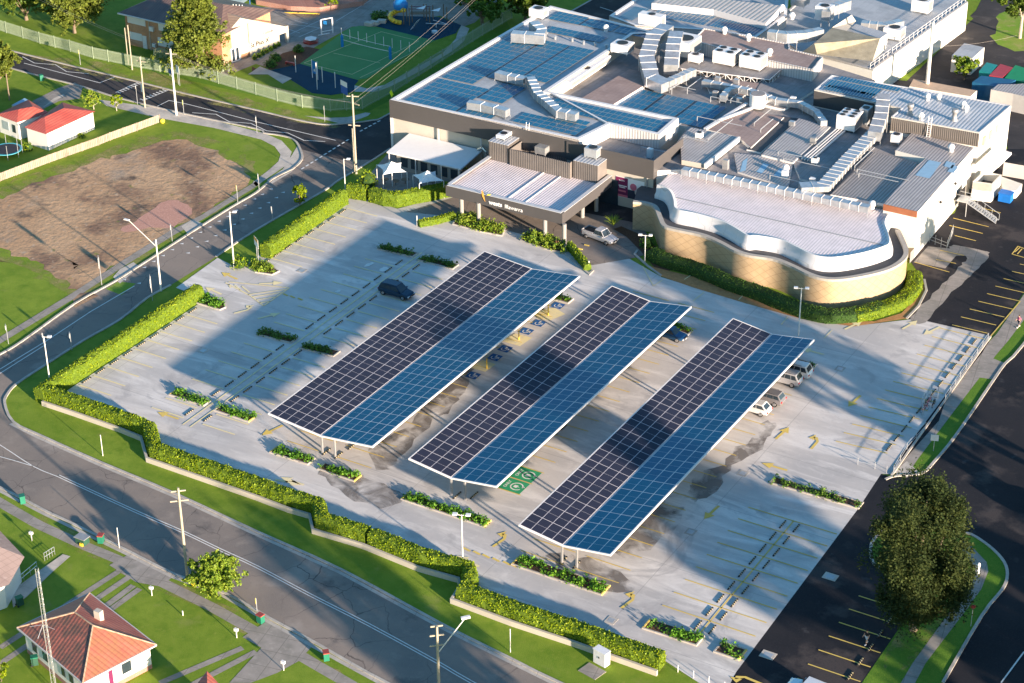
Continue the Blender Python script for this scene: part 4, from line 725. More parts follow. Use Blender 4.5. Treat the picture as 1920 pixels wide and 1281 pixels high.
def band(t,name,pts,zt,zb,mat,off=.05):
    "cladding strip standing proud of a wall; pts world 2D, left side outwards"
    o=offset_line(pts,off); mb=MB()
    for i in range(len(pts)-1):
        a,b,c,d=o[i],o[i+1],pts[i+1],pts[i]; mb.add([(*a,zb),(*b,zb),(*b,zt),(*a,zt),(*d,zt),(*c,zt),(*d,zb),(*c,zb)],[(0,1,2,3),(3,2,5,4),(6,7,1,0)])
    for s in (0,-1):
        a,d=o[s],pts[s]; mb.poly([(*a,zb),(*a,zt),(*d,zt),(*d,zb)])
    return mb.build(name,mat,t)
def rectY(t,name,a,b,y,mat,out=-.04,frame=None,mull=(0,0)):
    "panel on a wall plane y=const from survey corners a (upper left) b (lower right)"
    A=PY(*a,y);B=PY(*b,y); x0,x1,z0,z1=A[0],B[0],B[2],A[2]; o=MB().add([(x0,y+out,z0),(x1,y+out,z0),(x1,y+out,z1),(x0,y+out,z1)],[(0,1,2,3)]).build(name,mat,t)
    if frame:
        mb=MB(); k=.07
        for xa,xb,za,zb in [(x0-k,x1+k,z1,z1+k),(x0-k,x1+k,z0-k,z0),(x0-k,x0,z0,z1),(x1,x1+k,z0,z1)]+[(x0+(x1-x0)*(i+1)/(mull[0]+1)-.03,x0+(x1-x0)*(i+1)/(mull[0]+1)+.03,z0,z1) for i in range(mull[0])]+[(x0,x1,z0+(z1-z0)*(i+1)/(mull[1]+1)-.03,z0+(z1-z0)*(i+1)/(mull[1]+1)+.03) for i in range(mull[1])]: mb.box(xa,xb,y+out-.03,y+out+.0,za,zb)
        f=mb.build('frame',frame,None); f.parent=o
    return o
def rectX(t,name,a,b,x,mat,out=.04):
    A=PX(*a,x);B=PX(*b,x); y0,y1,z0,z1=A[1],B[1],B[2],A[2]
    return MB().add([(x+out,y0,z0),(x+out,y1,z0),(x+out,y1,z1),(x+out,y0,z1)],[(0,1,2,3)]).build(name,mat,t)
def solar(t,px,z,nx,ny,name='solar_array',tilt=0,skip=None):
    "array of panels filling the axis-aligned box spanned by survey points"
    ps=PL(px,z); x0,x1=min(p[0] for p in ps),max(p[0] for p in ps); y0,y1=min(p[1] for p in ps),max(p[1] for p in ps); mb=MB(); dx,dy=(x1-x0)/nx,(y1-y0)/ny
    for i in range(nx):
        for j in range(ny):
            if skip and skip(i,j): continue
            a,b,c,d=x0+i*dx+.03,x0+(i+1)*dx-.03,y0+j*dy+.03,y0+(j+1)*dy-.03
            mb.poly([(a,c,z+.10),(b,c,z+.10),(b,d,z+.10),(a,d,z+.10)],1); mb.poly([(a+.05,c+.05,z+.104),(b-.05,c+.05,z+.104),(b-.05,d-.05,z+.104),(a+.05,d-.05,z+.104)],0)
            if j==0: mb.poly([(a,c,z+.01),(b,c,z+.01),(b,c,z+.10),(a,c,z+.10)],1)
    return mb.build(name,['cell_roof','galv'],t)
def boxpx(mb,a,b,z,h,mi=0,mt=None,ang=None,w=None):
    A=P(*a,z);B=P(*b,z); mb.box(min(A[0],B[0]),max(A[0],B[0]),min(A[1],B[1]),max(A[1],B[1]),z,z+h,mi,mt)
ZH=8.4
club=base_thing('club_building','large white club hall with dark fascia and a roof full of blue solar panels','building',(1000,260))
M1=[(732,187),(1032,11),(1235,62),(1187,64),(1150,90),(1027,171),(1272,222),(1236,253),(1143,233),(1085,262)]
m1=mass(club,M1,ZH,0,'cream_wall','roof_pale',.25,pw=.6)
fr=[P(732,187,ZH)[:2],P(1085,262,ZH)[:2]]; YF=fr[0][1]; fr=[(fr[0][0],YF),(P(1090,262,ZH)[0],YF)]
mb=MB(); mb.box(fr[0][0]-.12,fr[1][0],YF-.16,YF-.02,ZH-2.85,ZH+.02); mb.build('fascia','fascia_dark',club)
band(club,'fascia',[P(1032,11,ZH)[:2],(fr[0][0],YF)],ZH,ZH-2.85,'fascia_dark',-.1)
for x in (fr[0][0]+8.5,fr[0][0]+16): MB().box(x-.12,x+.12,YF-.14,YF-.01,0,ZH-2.9).build('pier','grey_wall',club)
MB().box(fr[0][0]-.1,fr[0][0]+.3,YF-.12,YF-.01,0,ZH-2.9).build('pier','white_metal',club)
# raised strip roof and lower lobby block
st=[p[:2] for p in PL([(1085,262),(1143,233),(1236,253),(1272,222)],ZH)]; band(club,'cladding',st,ZH-.02,6.25,'corr_wall_white',-.06)
mb=MB(); ribbon(mb,[p[:2] for p in PL([(1027,171),(1143,233)],ZH)],.3,ZH-.2,ZH+.05); mb.build('parapet','frame_white',club)
MB().poly([(x,y,6.2) for x,y,_ in ccw([(P(1085,262,ZH)[0]-.1,YF-.02,0),(P(1231,297,ZH)[0],YF-.02,0),(P(1284,261,ZH)[0],P(1284,261,ZH)[1],0),(P(1236,253,ZH)[0],P(1236,253,ZH)[1],0),(P(1143,233,ZH)[0],P(1143,233,ZH)[1],0)])]).build('roof','roof_flat',club)
A=P(1125,274,ZH-.15);B=P(1231,297,ZH-.15); mb=MB(); mb.box(A[0]-5,B[0]+.12,YF-.32,YF-.17,ZH-3.0,ZH-.12); mb.box(B[0],B[0]+.12,YF-.17,YF+9,ZH-3.0,ZH-.12); mb.box(B[0]-.12,B[0]-.003,YF,YF+9,0,ZH-3.0); mb.build('fascia','fascia_dark',club)
MB().box(A[0]-5,B[0],YF-.165,YF-.03,0,ZH-3.0).build('wall','cream_wall',club)
MB().tube((B[0]-.9,YF-.3,0),(B[0]-.9,YF-.3,ZH-3),.09).build('downpipe','steel_grey',club)
# central low roofs of the hall
RC=6.3
mass(club,[(1231,320),(1290,238),(1040,172),(1150,92),(1240,62),(1345,58),(1640,150),(1660,200),(1700,215),(1720,250),(1657,382),(1278,318)],RC,0,'white_wall','roof_flat')
mass(club,[(1087,186),(1180,130),(1235,140),(1215,156),(1150,196)],RC+.5,RC,'corr_white','roof_pink')
def solarw(x0,x1,y0,y1,z,nx,ny):
    mb=MB(); dx,dy=(x1-x0)/nx,(y1-y0)/ny
    for i in range(nx):
        for j in range(ny):
            a,b,c,d=x0+i*dx+.03,x0+(i+1)*dx-.03,y0+j*dy+.03,y0+(j+1)*dy-.03
            mb.poly([(a,c,z+.10),(b,c,z+.10),(b,d,z+.10),(a,d,z+.10)],1); mb.poly([(a+.04,c+.04,z+.104),(b-.04,c+.04,z+.104),(b-.04,d-.04,z+.104),(a+.04,d-.04,z+.104)],0)
    return mb.build('solar_array',['cell_roof','galv'],club)
for q in ((-44.6,-35.6,43.5,53.6,9,6),(-44.6,-38.9,54.0,75.8,6,13),(-38.5,-34.0,57.6,75.8,4,11),(-33.6,-29.4,60.0,75.8,4,9),(-35.2,-31.0,49.6,56.8,4,4),(-35.2,-29.4,43.6,45.2,6,1),(-26.3,-15.6,44.5,48.4,10,3),(-21,-16,48.5,50.0,5,1),(-43.2,-37.4,84.6,88.6,6,3),(-37.0,-31.2,84.6,88.2,6,3),(-30.8,-24.8,84.6,87.6,6,2),(-40.8,-30.4,79.2,82.0,10,2),(-18.2,-13.5,60,69,5,5),(-13.1,-8.2,60,69,5,5),(-7.8,-2.9,60,69,5,5)): solarw(*q[:4],ZH-.2 if q[0]<-18.5 or q[2]<52 else RC+.03,q[4],q[5])
A=P(1034,190,ZH);B=P(1228,248,ZH);C_=P(1252,226,ZH); solarw(A[0],B[0],B[1]+.3,C_[1]-.2,ZH-.2,20,3)
# roofs over the middle
def slab(t,px,z,h,roof,wall='white_wall',par=0): return mass(t,px,z,z-h,wall,roof,par)
slab(club,[(1295,239),(1385,257),(1322,308),(1278,300),(1275,260)],RC+.75,.9,'corr_grey','cream_wall')
slab(club,[(1325,243),(1347,227),(1407,207),(1470,220),(1408,277),(1385,257)],RC+.45,.5,'roof_pink')
slab(club,[(1400,280),(1470,219),(1499,222),(1426,286)],RC+.30,.4,'roof_dark')
slab(club,[(1428,290),(1498,222),(1557,238),(1487,305)],RC+.55,.6,'corr_grey')
slab(club,[(1487,305),(1557,238),(1622,256),(1548,346),(1500,335)],RC+.35,.4,'roof_flat')
slab(club,[(1377,287),(1428,292),(1487,306),(1478,352),(1383,322)],RC+.25,.3,'corr_grey')
slab(club,[(1638,285),(1719,305),(1688,350),(1662,383),(1557,365)],RC+.3,.4,'corr_dark')
slab(club,[(1430,150),(1525,170),(1470,205),(1405,190)],RC+.4,.4,'roof_flat'); slab(club,[(1320,145),(1440,158),(1390,182),(1330,172)],RC+.35,.4,'roof_pink')
for q in ([(1393,302),(1402,296),(1398,320),(1387,323)],[(1418,322),(1432,306),(1442,309),(1428,326)],[(1449,330),(1463,315),(1474,318),(1460,334)]): MB().poly([(x,y,RC+.27) for x,y,_ in ccw(PL(q,RC+.27))]).build('skylight','skylight',club)
mb=MB(); ribbon(mb,[p[:2] for p in PL([(1347,227),(1407,205),(1440,190)],RC+.5)],.35,RC+.4,RC+.75); ribbon(mb,[p[:2] for p in PL([(1322,243),(1400,195)],RC+.5)],.5,RC+.4,RC+.7); ribbon(mb,[p[:2] for p in PL([(1386,258),(1322,309)],RC+.8)],.3,RC+.2,RC+.95); mb.build('roof_capping','frame_white',club)
mb=MB()
for k in range(4):
    d=.45*k; ps=[p[:2] for p in PL([(1568,242),(1503,298)],RC+.55)]; ps=[(x+d,y) for x,y in ps]; ribbon(mb,ps,.16,RC+.4,RC+.62)
mb.build('roof_pipe','frame_white',club)
# conduits, flashings and small caps scattered over the low roofs
rr=random.Random(4)
for k in range(26):
    x0_,y0_=P(rr.uniform(1180,1640),rr.uniform(150,360),RC+.4)[:2]
    if not (-17<x0_<37 and 44<y0_<80): continue
    L=rr.uniform(2,9); mb=MB(); z=RC+.95
    pts=[(x0_,y0_,z),(x0_+(L if k%2 else 0),y0_+(0 if k%2 else L),z)]; mb.path(pts,.06,5); mb.tube((x0_,y0_,RC),(x0_,y0_,z),.06,None,5); mb.build('roof_conduit','galv_dull',club)
for k in range(16):
    x0_,y0_=P(rr.uniform(1200,1640),rr.uniform(150,350),RC+.5)[:2]
    if not (-15<x0_<36 and 44<y0_<80): continue
    MB().box(x0_-.4,x0_+.4,y0_-.3,y0_+.3,RC,RC+1.15+.3*rr.random()).build('roof_cap',rr.choice(['galv','white_metal','steel_grey']),club)
for k in range(9): x0_=-44+k*2.1; MB().lathe((x0_+rr.random(),77.2+rr.random()),[(.2,ZH-.25),(.2,ZH+.2),(.3,ZH+.25),(.05,ZH+.4)],8).build('roof_cap','galv',club)
# ---- right rear block: white wall and copper-edged ribbed roof
rear=base_thing('rear_club_building','tall white-walled rear building with ribbed roofs, an upper storey and outside stairs','building',(1780,380))
slab(rear,[(1710,249),(1826,277),(1721,397),(1657,383),(1719,311),(1736,297),(1679,282)],7.15,7.15,'corr_grey','render_wall')
A=P(1657,383,7.15);B=P(1721,397,7.15); XW=P(1721,397,7.15)[0]
MB().box(A[0],B[0]-.05,min(A[1],B[1])-.14,min(A[1],B[1])-.02,6.3,7.2).build('fascia','copper_fascia',rear)
for q in ([(1742,300),(1765,305),(1743,335),(1716,329)],[(1775,302),(1792,306),(1785,316),(1770,312)],[(1786,309),(1797,313),(1788,325),(1776,322)]): MB().poly([(x,y,7.19) for x,y,_ in ccw(PL(q,7.19))]).build('skylight','skylight',rear)
UP_=[(1671,219),(1837,249),(1896,198),(1697,163),(1559,141),(1527,168),(1640,192),(1690,203)]
up=mass(rear,UP_,9.1,0,'render_wall','corr_blue',.05,'gutter',pw=.2)
a,b=P(1671,219,9.1),P(1837,249,9.1); band(rear,'cladding',[b[:2],a[:2]],8.95,6.9,'corr_wall_dark',.06)
a2=P(1527,168,9.1);b2=P(1640,192,9.1); band(rear,'cladding',[b2[:2],a2[:2]],8.9,6.5,'fascia_dark',.06)
XU=b[0]
for i,(u,v) in enumerate((((1843,265),(1850,273)),((1855,254),(1862,264)),((1867,244),(1874,255)),((1879,233),(1887,244)))):
    xx=P(1866,224,9.1)[0]; y=P(1837,249,9.1)[1]+1.3+i*2.55; w=MB().box(xx-.3,xx+.10,y,y+1.0,6.6,7.9).build('window','shed_tan',rear); MB().box(xx+.08,xx+.13,y+.12,y+.88,6.72,7.78).build('pane','glass',None).parent=w
solar(rear,[(1560,150),(1550,158),(1650,172),(1640,182)],9.12,16,1); solar(rear,[(1577,145),(1570,151),(1690,166),(1683,173)],9.12,18,1); solar(rear,[(1555,160),(1545,168),(1640,178),(1632,187)],9.12,16,1)
rectX(rear,'door',(1799,359),(1808,375),XW,'dark_void',.03); rectX(rear,'door',(1707,473),(1712,497),XW,'steel_grey',.03)
for u in ((1790,344),(1762,379)): q=PX(*u,XW); MB().ball((q[0]+.12,q[1],q[2]),.22,8).build('wall_lamp','black_plastic',rear)
# awning slab and bin store
mb=MB(); pts=PL([(1830,307),(1864,317),(1897,286),(1864,276)],5.2); mb.prism(pts,4.85,5.2,0,0,True); mb.build('awning','white_metal',rear)
bs=base_thing('bin_store','low pale rendered bin enclosure beside the outside stairs','wall',(1845,378)); mass(bs,[(1824,341),(1861,346),(1878,328),(1843,322)],2.9,0,'render_wall','roof_dark',1.2,'render_wall',pw=.2)
# outside stair
st_=thing('outside_stair','grey steel stair with railings against the rear white wall','stairs',(P(1810,405)[0],P(1810,405)[1],0)); L0=(XW+.1,PX(1797,376,XW)[1]); 
mb=MB(); mb.box(L0[0],L0[0]+1.6,L0[1]-1.2,L0[1]+1.0,2.15,2.3)
mb.build('landing','galv_dull',st_); mb=MB()
for i in range(12): x=L0[0]+1.6+i*.36; mb.box(x,x+.34,L0[1]-1.1,L0[1]+.1,2.12-i*.178,2.18-i*.178)
mb.build('treads','galv_dull',st_)
for dy in (-1.15,.12):
    mb=MB(); mb.tube((L0[0]+1.6,L0[1]+dy,2.15),(L0[0]+6,L0[1]+dy,.05),.06); mb.tube((L0[0]+1.6,L0[1]+dy,3.15),(L0[0]+6,L0[1]+dy,1.0),.035); mb.tube((L0[0],L0[1]+dy,3.2),(L0[0]+1.6,L0[1]+dy,3.15),.035)
    for k in range(5): x=L0[0]+1.6+k*1.1; z=2.15-k*.525; mb.tube((x,L0[1]+dy,z),(x,L0[1]+dy,z+1.0),.03)
    mb.build('handrail','galv_dull',st_)
MB().tube((L0[0]+1.5,L0[1]-1.1,0),(L0[0]+1.5,L0[1]-1.1,2.15),.06).build('post','galv_dull',st_)
# ---- curved wing
wing=base_thing('curved_wing','curved tan-tiled wing with scalloped white metal roof edge','building',(1450,500))
TW=[(1187,379),(1208,381),(1226,388),(1235,408),(1243,423),(1264,430),(1315,441),(1349,455),(1377,470),(1405,479),(1450,486),(1484,499),(1517,515),(1546,523),(1574,524),(1616,518),(1658,508),(1683,497),(1699,483),(1702,468),(1694,447),(1686,431)]
tw=smooth_line([p[:2] for p in PL(TW,4.3)],4); back=[P(1690,400,4.3)[:2],P(1240,320,4.3)[:2],P(1195,350,4.3)[:2]]
def grid(rows,name,mat,t):
    n=len(rows[0]); return MB().add([p for r in rows for p in r],[(r*n+i,r*n+i+1,(r+1)*n+i+1,(r+1)*n+i) for r in range(len(rows)-1) for i in range(n-1)]).build(name,mat,t,smooth=True)
grid([[(x,y,z) for x,y in tw] for z in (0,1.4,2.8,4.15)],'tiled_wall','tan_tile',wing)
i1=offset_line(tw,.12) if area2(tw+back)>0 else offset_line(tw,-.12); i2=offset_line(tw,.55) if area2(tw+back)>0 else offset_line(tw,-.55); o1=offset_line(tw,-.08) if area2(tw+back)>0 else offset_line(tw,.08)
mb=MB()
for k in range(len(tw)-1): mb.add([(*o1[k],4.0),(*o1[k+1],4.0),(*o1[k+1],4.35),(*o1[k],4.35),(*i2[k],4.35),(*i2[k+1],4.35),(*i2[k],3.9),(*i2[k+1],3.9)],[(0,1,2,3),(3,2,5,4),(4,5,7,6),(0,1,7,6)])
mb.build('wall_capping','stone_base',wing); MB().poly([(x,y,3.98) for x,y in ccw(i1+back)]).build('gutter_roof','roof_dark',wing)
WH=[(1232,347),(1249,353),(1258,362),(1263,376),(1268,392),(1307,401),(1349,413),(1377,427),(1402,442),(1419,442),(1461,449),(1489,461),(1517,475),(1543,482),(1574,482),(1619,474),(1658,462),(1668,454),(1665,436),(1659,417),(1666,402),(1673,396)]
wh=smooth_line([p[:2] for p in PL(WH,5.85)],4); wb=[P(1640,388,5.85)[:2],P(1278,303,5.85)[:2]]
s=1 if area2(wh+wb)>0 else -1; e=[offset_line(wh,d*s) for d in (-.55,-.22,-.12,.0,.30)]; prof=[(0,4.0),(0,4.55),(1,4.85),(2,5.55),(3,5.9),(4,5.9),(4,5.6)]
grid([[(*p,za) for p in e[ia]] for ia,za in prof[:5]],'metal_fascia','panel_white',wing); grid([[(*p,za) for p in e[ia]] for ia,za in prof[4:]],'metal_capping','frame_white',wing)
MB().poly([(x,y,5.72) for x,y in ccw(e[4]+wb)]).build('roof','corr_white',wing)
bw=[wh[-1],wb[0],wb[1],wh[0]]; mb=MB()
for a,b in zip(bw,bw[1:]): mb.poly([(*a,0),(*b,0),(*b,5.72),(*a,5.72)])
mb.build('wall','white_wall',wing)
mb=MB(); ribbon(mb,[p[:2] for p in PL([(1268,370),(1660,460)],5.8)],.16,5.73,5.80); mb.build('roof_joint','steel_grey',wing)
# ---- entrance canopy
ent=base_thing('entrance_canopy','low grey entrance canopy on round columns with illuminated club lettering','canopy',(960,400))
ZC=4.55; CA,CB,CC,CD=[P(*q,ZC) for q in ((840,347),(1053,399),(1150,326),(917,296))]; X0,X1,Y0_,Y1_=CA[0],CB[0],CB[1],YF-.4
mb=MB(); mb.box(X0,X1,Y0_,Y1_,ZC-.55,ZC-.42); mb.build('roof','corr_white',ent)
mb=MB(); 
for a,b,c,d in ((X0,X1,Y0_-.25,Y0_),(X0-.25,X0,Y0_-.25,Y1_),(X1,X1+.25,Y0_-.25,Y1_)): mb.box(a,b,c,d,ZC-1.65,ZC)
mb.build('fascia','fascia_dark',ent)
mb=MB()
for a,b,c,d in ((X0,X1,Y0_-.27,Y0_+.35),(X0-.27,X0+.35,Y0_+.35,Y1_),(X1-.35,X1+.27,Y0_+.35,Y1_)): mb.box(a,b,c,d,ZC+.003,ZC+.06)
mb.build('capping','gutter',ent); MB().box(X0+.01,X1-.01,Y0_+.01,Y1_,ZC-1.5,ZC-1.4).build('soffit','grey_wall',ent)
for q in ((866,407),(898,417),(1022,446),(1058,457),(1092,408),(1118,396)): p=P(*q); MB().lathe((p[0],p[1]),[(.34,0),(.30,.02),(.30,ZC-1.5)],14).build('column','column_grey',ent)
for q in ((0.50,.65)): x=X0+(X1-X0)*q; MB().box(x-.08,x+.08,Y0_+.3,Y1_-3,ZC-.41,ZC-.33).build('roof_rib','frame_white',ent)
MB().box(X0+.6,X1-.4,Y0_+.9,Y0_+1.05,ZC-.41,ZC-.36).build('box_gutter','black_plastic',ent)
yf=Y0_-.27
c1=PY(929,382,yf); label_text('wests',(c1[0],yf-.03,c1[2]),(R(90),0,0),.92,'sign_white','sign_lettering',ent,.03,bold=.022)
c1=PY(963,391,yf); label_text('Illawarra',(c1[0],yf-.03,c1[2]),(R(90),0,0),.84,'sign_white','sign_lettering',ent,.03)
q=PY(907,368,yf); mb=MB()
arc=[(-.25,.95),(-.32,.5),(-.22,0),(.02,-.45),(.32,-.85)]; arc2=[(-.25,.95),(.02,.55),(.1,.1),(.2,-.35),(.32,-.85)]
for k in range(4): mb.poly([(q[0]+arc[k][0],yf-.07,q[2]+arc[k][1]),(q[0]+arc[k+1][0],yf-.07,q[2]+arc[k+1][1]),(q[0]+arc2[k+1][0],yf-.07,q[2]+arc2[k+1][1]),(q[0]+arc2[k][0],yf-.07,q[2]+arc2[k][1])],0)
mb.poly([(q[0]+.45,yf-.07,q[2]+.25),(q[0]+.75,yf-.07,q[2]+.52),(q[0]+1.25,yf-.07,q[2]+.62),(q[0]+1.1,yf-.07,q[2]+.38)][::-1],1); mb.build('sign_emblem',['sign_orange','sign_yellow'],ent)
# plant screens on canopy roof
def screen(a,b,c,z1,z0,closed=True,label=''):
    A,B,C=P(*a,z1),P(*b,z1),P(*c,z1); x0,x1,y0,y1=A[0],B[0],(A[1]+B[1])/2,C[1]
    t=thing('plant_screen',label,'screen',(x0,y0,z0)); mb=MB()
    if closed: mb.box(x0,x1,y0,y1,z0,z1)
    else:
        for q in ((x0,x1,y0,y0+.15),(x0,x0+.15,y0+.15,y1),(x1-.15,x1,y0+.15,y1),(x0+.15,x1-.15,y1-.15,y1)): mb.box(*q,z0,z1)
    mb.build('cladding','corr_wall_dark',t)
    if closed: MB().box(x0-.04,x1+.04,y0-.04,y1+.04,z1+.002,z1+.06).build('lid','corr_blue',t)
    return (x0,x1,y0,y1)
Zc=ZC-.42
s1=screen((916,265),(953,273),(944,246),7.0,Zc,label='left ribbed grey plant enclosure on the entrance canopy roof'); s2=screen((953,281),(1070,305),(975,262),6.6,Zc,False,label='open-topped ribbed plant screen full of ducts above the entrance'); s3=screen((1075,301),(1121,311),(1103,279),6.9,Zc,label='right ribbed plant enclosure above the entrance corner')
# poster
pt=thing('wall_poster','maroon and white event poster on the cream wall beside the entrance','poster',(PY(1180,355,YF)[0],YF-.2,0)); yp=YF-.17
A=PY(1155,330,yp);B=PY(1177,368,yp);C_=PY(1207,378,yp); x0,xm,xe=A[0],B[0],C_[0]; zt,zb=A[2],PY(1155,366,yp)[2]
MB().box(x0-.05,xe+.05,yp-.04,yp,zb-.05,zt+.05).build('backing','sign_white',pt); MB().box(x0,xm,yp-.06,yp-.041,zb+.35,zt).build('maroon_panel','maroon',pt); MB().box(x0,xm,yp-.06,yp-.041,zb,zb+.34).build('pink_band','poster_pink',pt)
mb=MB(); mb.box(xm,xe,yp-.055,yp-.041,zb,zb+(zt-zb)*.45,1); mb.ball((xm+.9,yp-.05,zb+1.9),.55,10,0); mb.ball((xm+1.7,yp-.05,zb+1.2),.6,10,2); mb.ball((xm+2.5,yp-.05,zb+1.6),.55,10,3); mb.v=[(a,min(max(b,yp-.075),yp-.042),c) for a,b,c in mb.v]; mb.build('picture',['poster_pink','cloth_navy','grey_wall','maroon'],pt)
label_text('wests',((x0+xm)/2,yp-.07,zt-.45),(R(90),0,0),.4,'sign_white','lettering',pt,.005); 
mb=MB(); mb.box(x0+.5,xm-.15,yp-.066,yp-.061,zb+1.65,zb+1.8); mb.box(x0+.6,xm-.4,yp-.066,yp-.061,zb+1.42,zb+1.55); mb.build('lines','sign_white',pt); MB().box(x0+.45,xm-.3,yp-.066,yp-.061,zb+.8,zb+1.05).build('line','poster_pink',pt)
# dark glazed entry wall under canopy
MB().box(X0+.5,P(1150,392)[0],YF-.34,YF-.2,0,ZC-.6).build('glazed_wall','glass',ent)
for q,l in (((1003,449),'left of'),((985,438),'behind')): pass
# side awning with windows, west of canopy
aw=base_thing('side_awning','long white awning with dark windows against the hall side','awning',(800,310))
p=[P(725,285,2.9),P(864,317,2.9)]; q=[P(752,262,3.5),P(890,294,3.5)]; mb=MB(); mb.add([p[0],p[1],(q[1][0],YF-.2,3.7),(q[0][0],YF-.2,3.7)],[(0,1,2,3)]); mb.add([(a,b,c-.18) for a,b,c in (p[0],p[1],(q[1][0],YF-.2,3.7),(q[0][0],YF-.2,3.7))],[(3,2,1,0)]); mb.add([p[0],p[1],(p[1][0],p[1][1],2.72),(p[0][0],p[0][1],2.72)],[(0,3,2,1)]); mb.build('roof','white_metal',aw)
ya=p[0][1]+.8; MB().box(p[0][0]+1.2,p[1][0]-.2,ya,ya+.15,0,2.9).build('wall','column_grey',aw)
for i in range(9): x=p[0][0]+2+i*1.75; w_=MB().box(x,x+1.15,ya-.06,ya-.002,.7,2.2).build('window','glass',aw); MB().box(x-.07,x,ya-.08,ya-.001,.6,2.3).build('frame','frame_white',None).parent=w_
for x in (p[0][0]+.3,p[0][0]+5,p[0][0]+9.5,p[1][0]-.3): MB().box(x-.06,x+.06,p[0][1]+.1,p[0][1]+.22,0,2.75).build('post','frame_white',aw)
MB().path([(q[1][0]-.6,YF-.5,3.8),(q[1][0]+.3,YF-.7,4.4),(q[1][0]+.9,YF-.6,3.8),(q[1][0]+.9,YF-.5,0)],.22,8).build('flue','galv',aw)
# shade sails
def sail(label,cs,pk,zc,zp):
    c=P(*pk,zp); t=thing('shade_sail',label,'shade sail',(c[0],c[1],0),group='white shade sails in the club garden'); C=[P(*q,zc) for q in cs]; mb=MB(); n=len(C)
    for i in range(n):
        a,b=C[i],C[(i+1)%n]; m_=tuple((a[k]+b[k])/2*.72+c[k]*.28 for k in (0,1))+(zc-.05,); e1=tuple(a[k]*.55+c[k]*.45 for k in (0,1,2)); e1=(e1[0],e1[1],zc+(zp-zc)*.3); e2=tuple(b[k]*.55+c[k]*.45 for k in (0,1)); e2=(*e2,zc+(zp-zc)*.3); em=((m_[0]+c[0])/2,(m_[1]+c[1])/2,zc+(zp-zc)*.35)
        mb.poly([a,m_,em,e1]); mb.poly([m_,b,e2,em]); mb.poly([e1,em,c]); mb.poly([em,e2,c])
    mb.build('canopy','fabric_white',t,smooth=True); MB().tube((c[0],c[1],0),(c[0],c[1],zp),.07).build('mast','frame_white',t)
    for i,q in enumerate(C): MB().tube((q[0],q[1],0),q,.05).build('post','frame_white',t)
sail('left white shade sail over the garden seating',[(706,309),(752,305),(763,323),(718,328)],(734,303),2.8,4.0); sail('right white shade sail over the garden seating',[(774,328),(816,321),(832,339),(786,345)],(801,320),2.8,4.0)
# ---- far right industrial sheds (upper right)
fb=base_thing('long_white_building','long low white-walled building with railed roof at the upper right','building',(1700,120))
mass(fb,[(1637,131),(1815,4),(1740,-60),(1560,-60),(1440,55),(1500,98),(1545,108)],5.2,0,'render_wall','roof_pale',.15,'grey_wall',pw=.4)
XB=P(1700,88,5.2)[0]
mb=MB(); y0,y1=P(1637,131,5.2)[1],P(1815,4,5.2)[1]
for k in range(24): y=y0+(y1-y0)*k/23; x=P(1637,131,5.2)[0]+(P(1815,4,5.2)[0]-P(1637,131,5.2)[0])*k/23-.5; mb.tube((x,y,5.2),(x,y,6.2),.03,None,4)
for z in (5.7,6.2): mb.tube((P(1637,131,5.2)[0]-.5,y0,z),(P(1815,4,5.2)[0]-.5,y1,z),.03,None,4)
mb.build('roof_railing','white_metal',fb)
mb=MB(); A=[P(1527,82,8.2),P(1560,52,8.2),P(1650,72,8.2),P(1636,115,6.2),P(1532,102,6.2)]; mb.poly(ccw(A)); mb.build('saw_roof','olive_roof',fb)
mb=MB(); mb.poly([P(1503,98,5.6),P(1532,102,6.2),P(1527,82,8.2)]); mb.poly([P(1527,82,8.2),P(1560,52,8.2),P(1597,28,8.6),P(1505,98,5.6)]); mb.poly([P(1560,52,8.2),P(1597,28,8.6),P(1605,40,7.4),P(1588,58,7.8)]); mb.build('gable_face','cream_wall',fb); MB().poly([P(1636,115,6.2),P(1650,72,8.2),P(1662,90,5.4)]).build('gable_face','cream_wall',fb)
slab(fb,[(1588,58),(1605,45),(1665,62),(1650,72)],7.0,2,'roof_pale','roof_pale')
pk=base_thing('plant_deck_building','pink-roofed plant room with pale ribbed walls behind the air conditioners','building',(1420,110))
mass(pk,[(1297,76),(1320,53),(1403,67),(1480,82),(1481,92),(1543,107),(1524,131),(1430,111)],8.3,5.9,'corr_wall_white','roof_pink',.12,'corr_wall_white',pw=.2)
far=base_thing('far_solar_building','far flat-roofed building with a ribbed lean-to roof and solar panels at the top edge','building',(1300,40))
mass(far,[(1142,30),(1235,-32),(1480,-25),(1475,30),(1418,70),(1320,56),(1190,48)],7.0,0,'grey_wall','roof_pale',.2,pw=.5)
mass(far,[(1222,6),(1245,-14),(1466,11),(1436,44),(1338,18)],8.0,6.9,'frame_white','corr_shed')
solar(far,[(1330,50),(1425,66),(1440,52)],6.85,16,3); solar(far,[(1242,14),(1262,38),(1320,48),(1345,26)],6.85,12,4); solar(far,[(1165,30),(1185,40),(1218,18)],6.85,6,4)
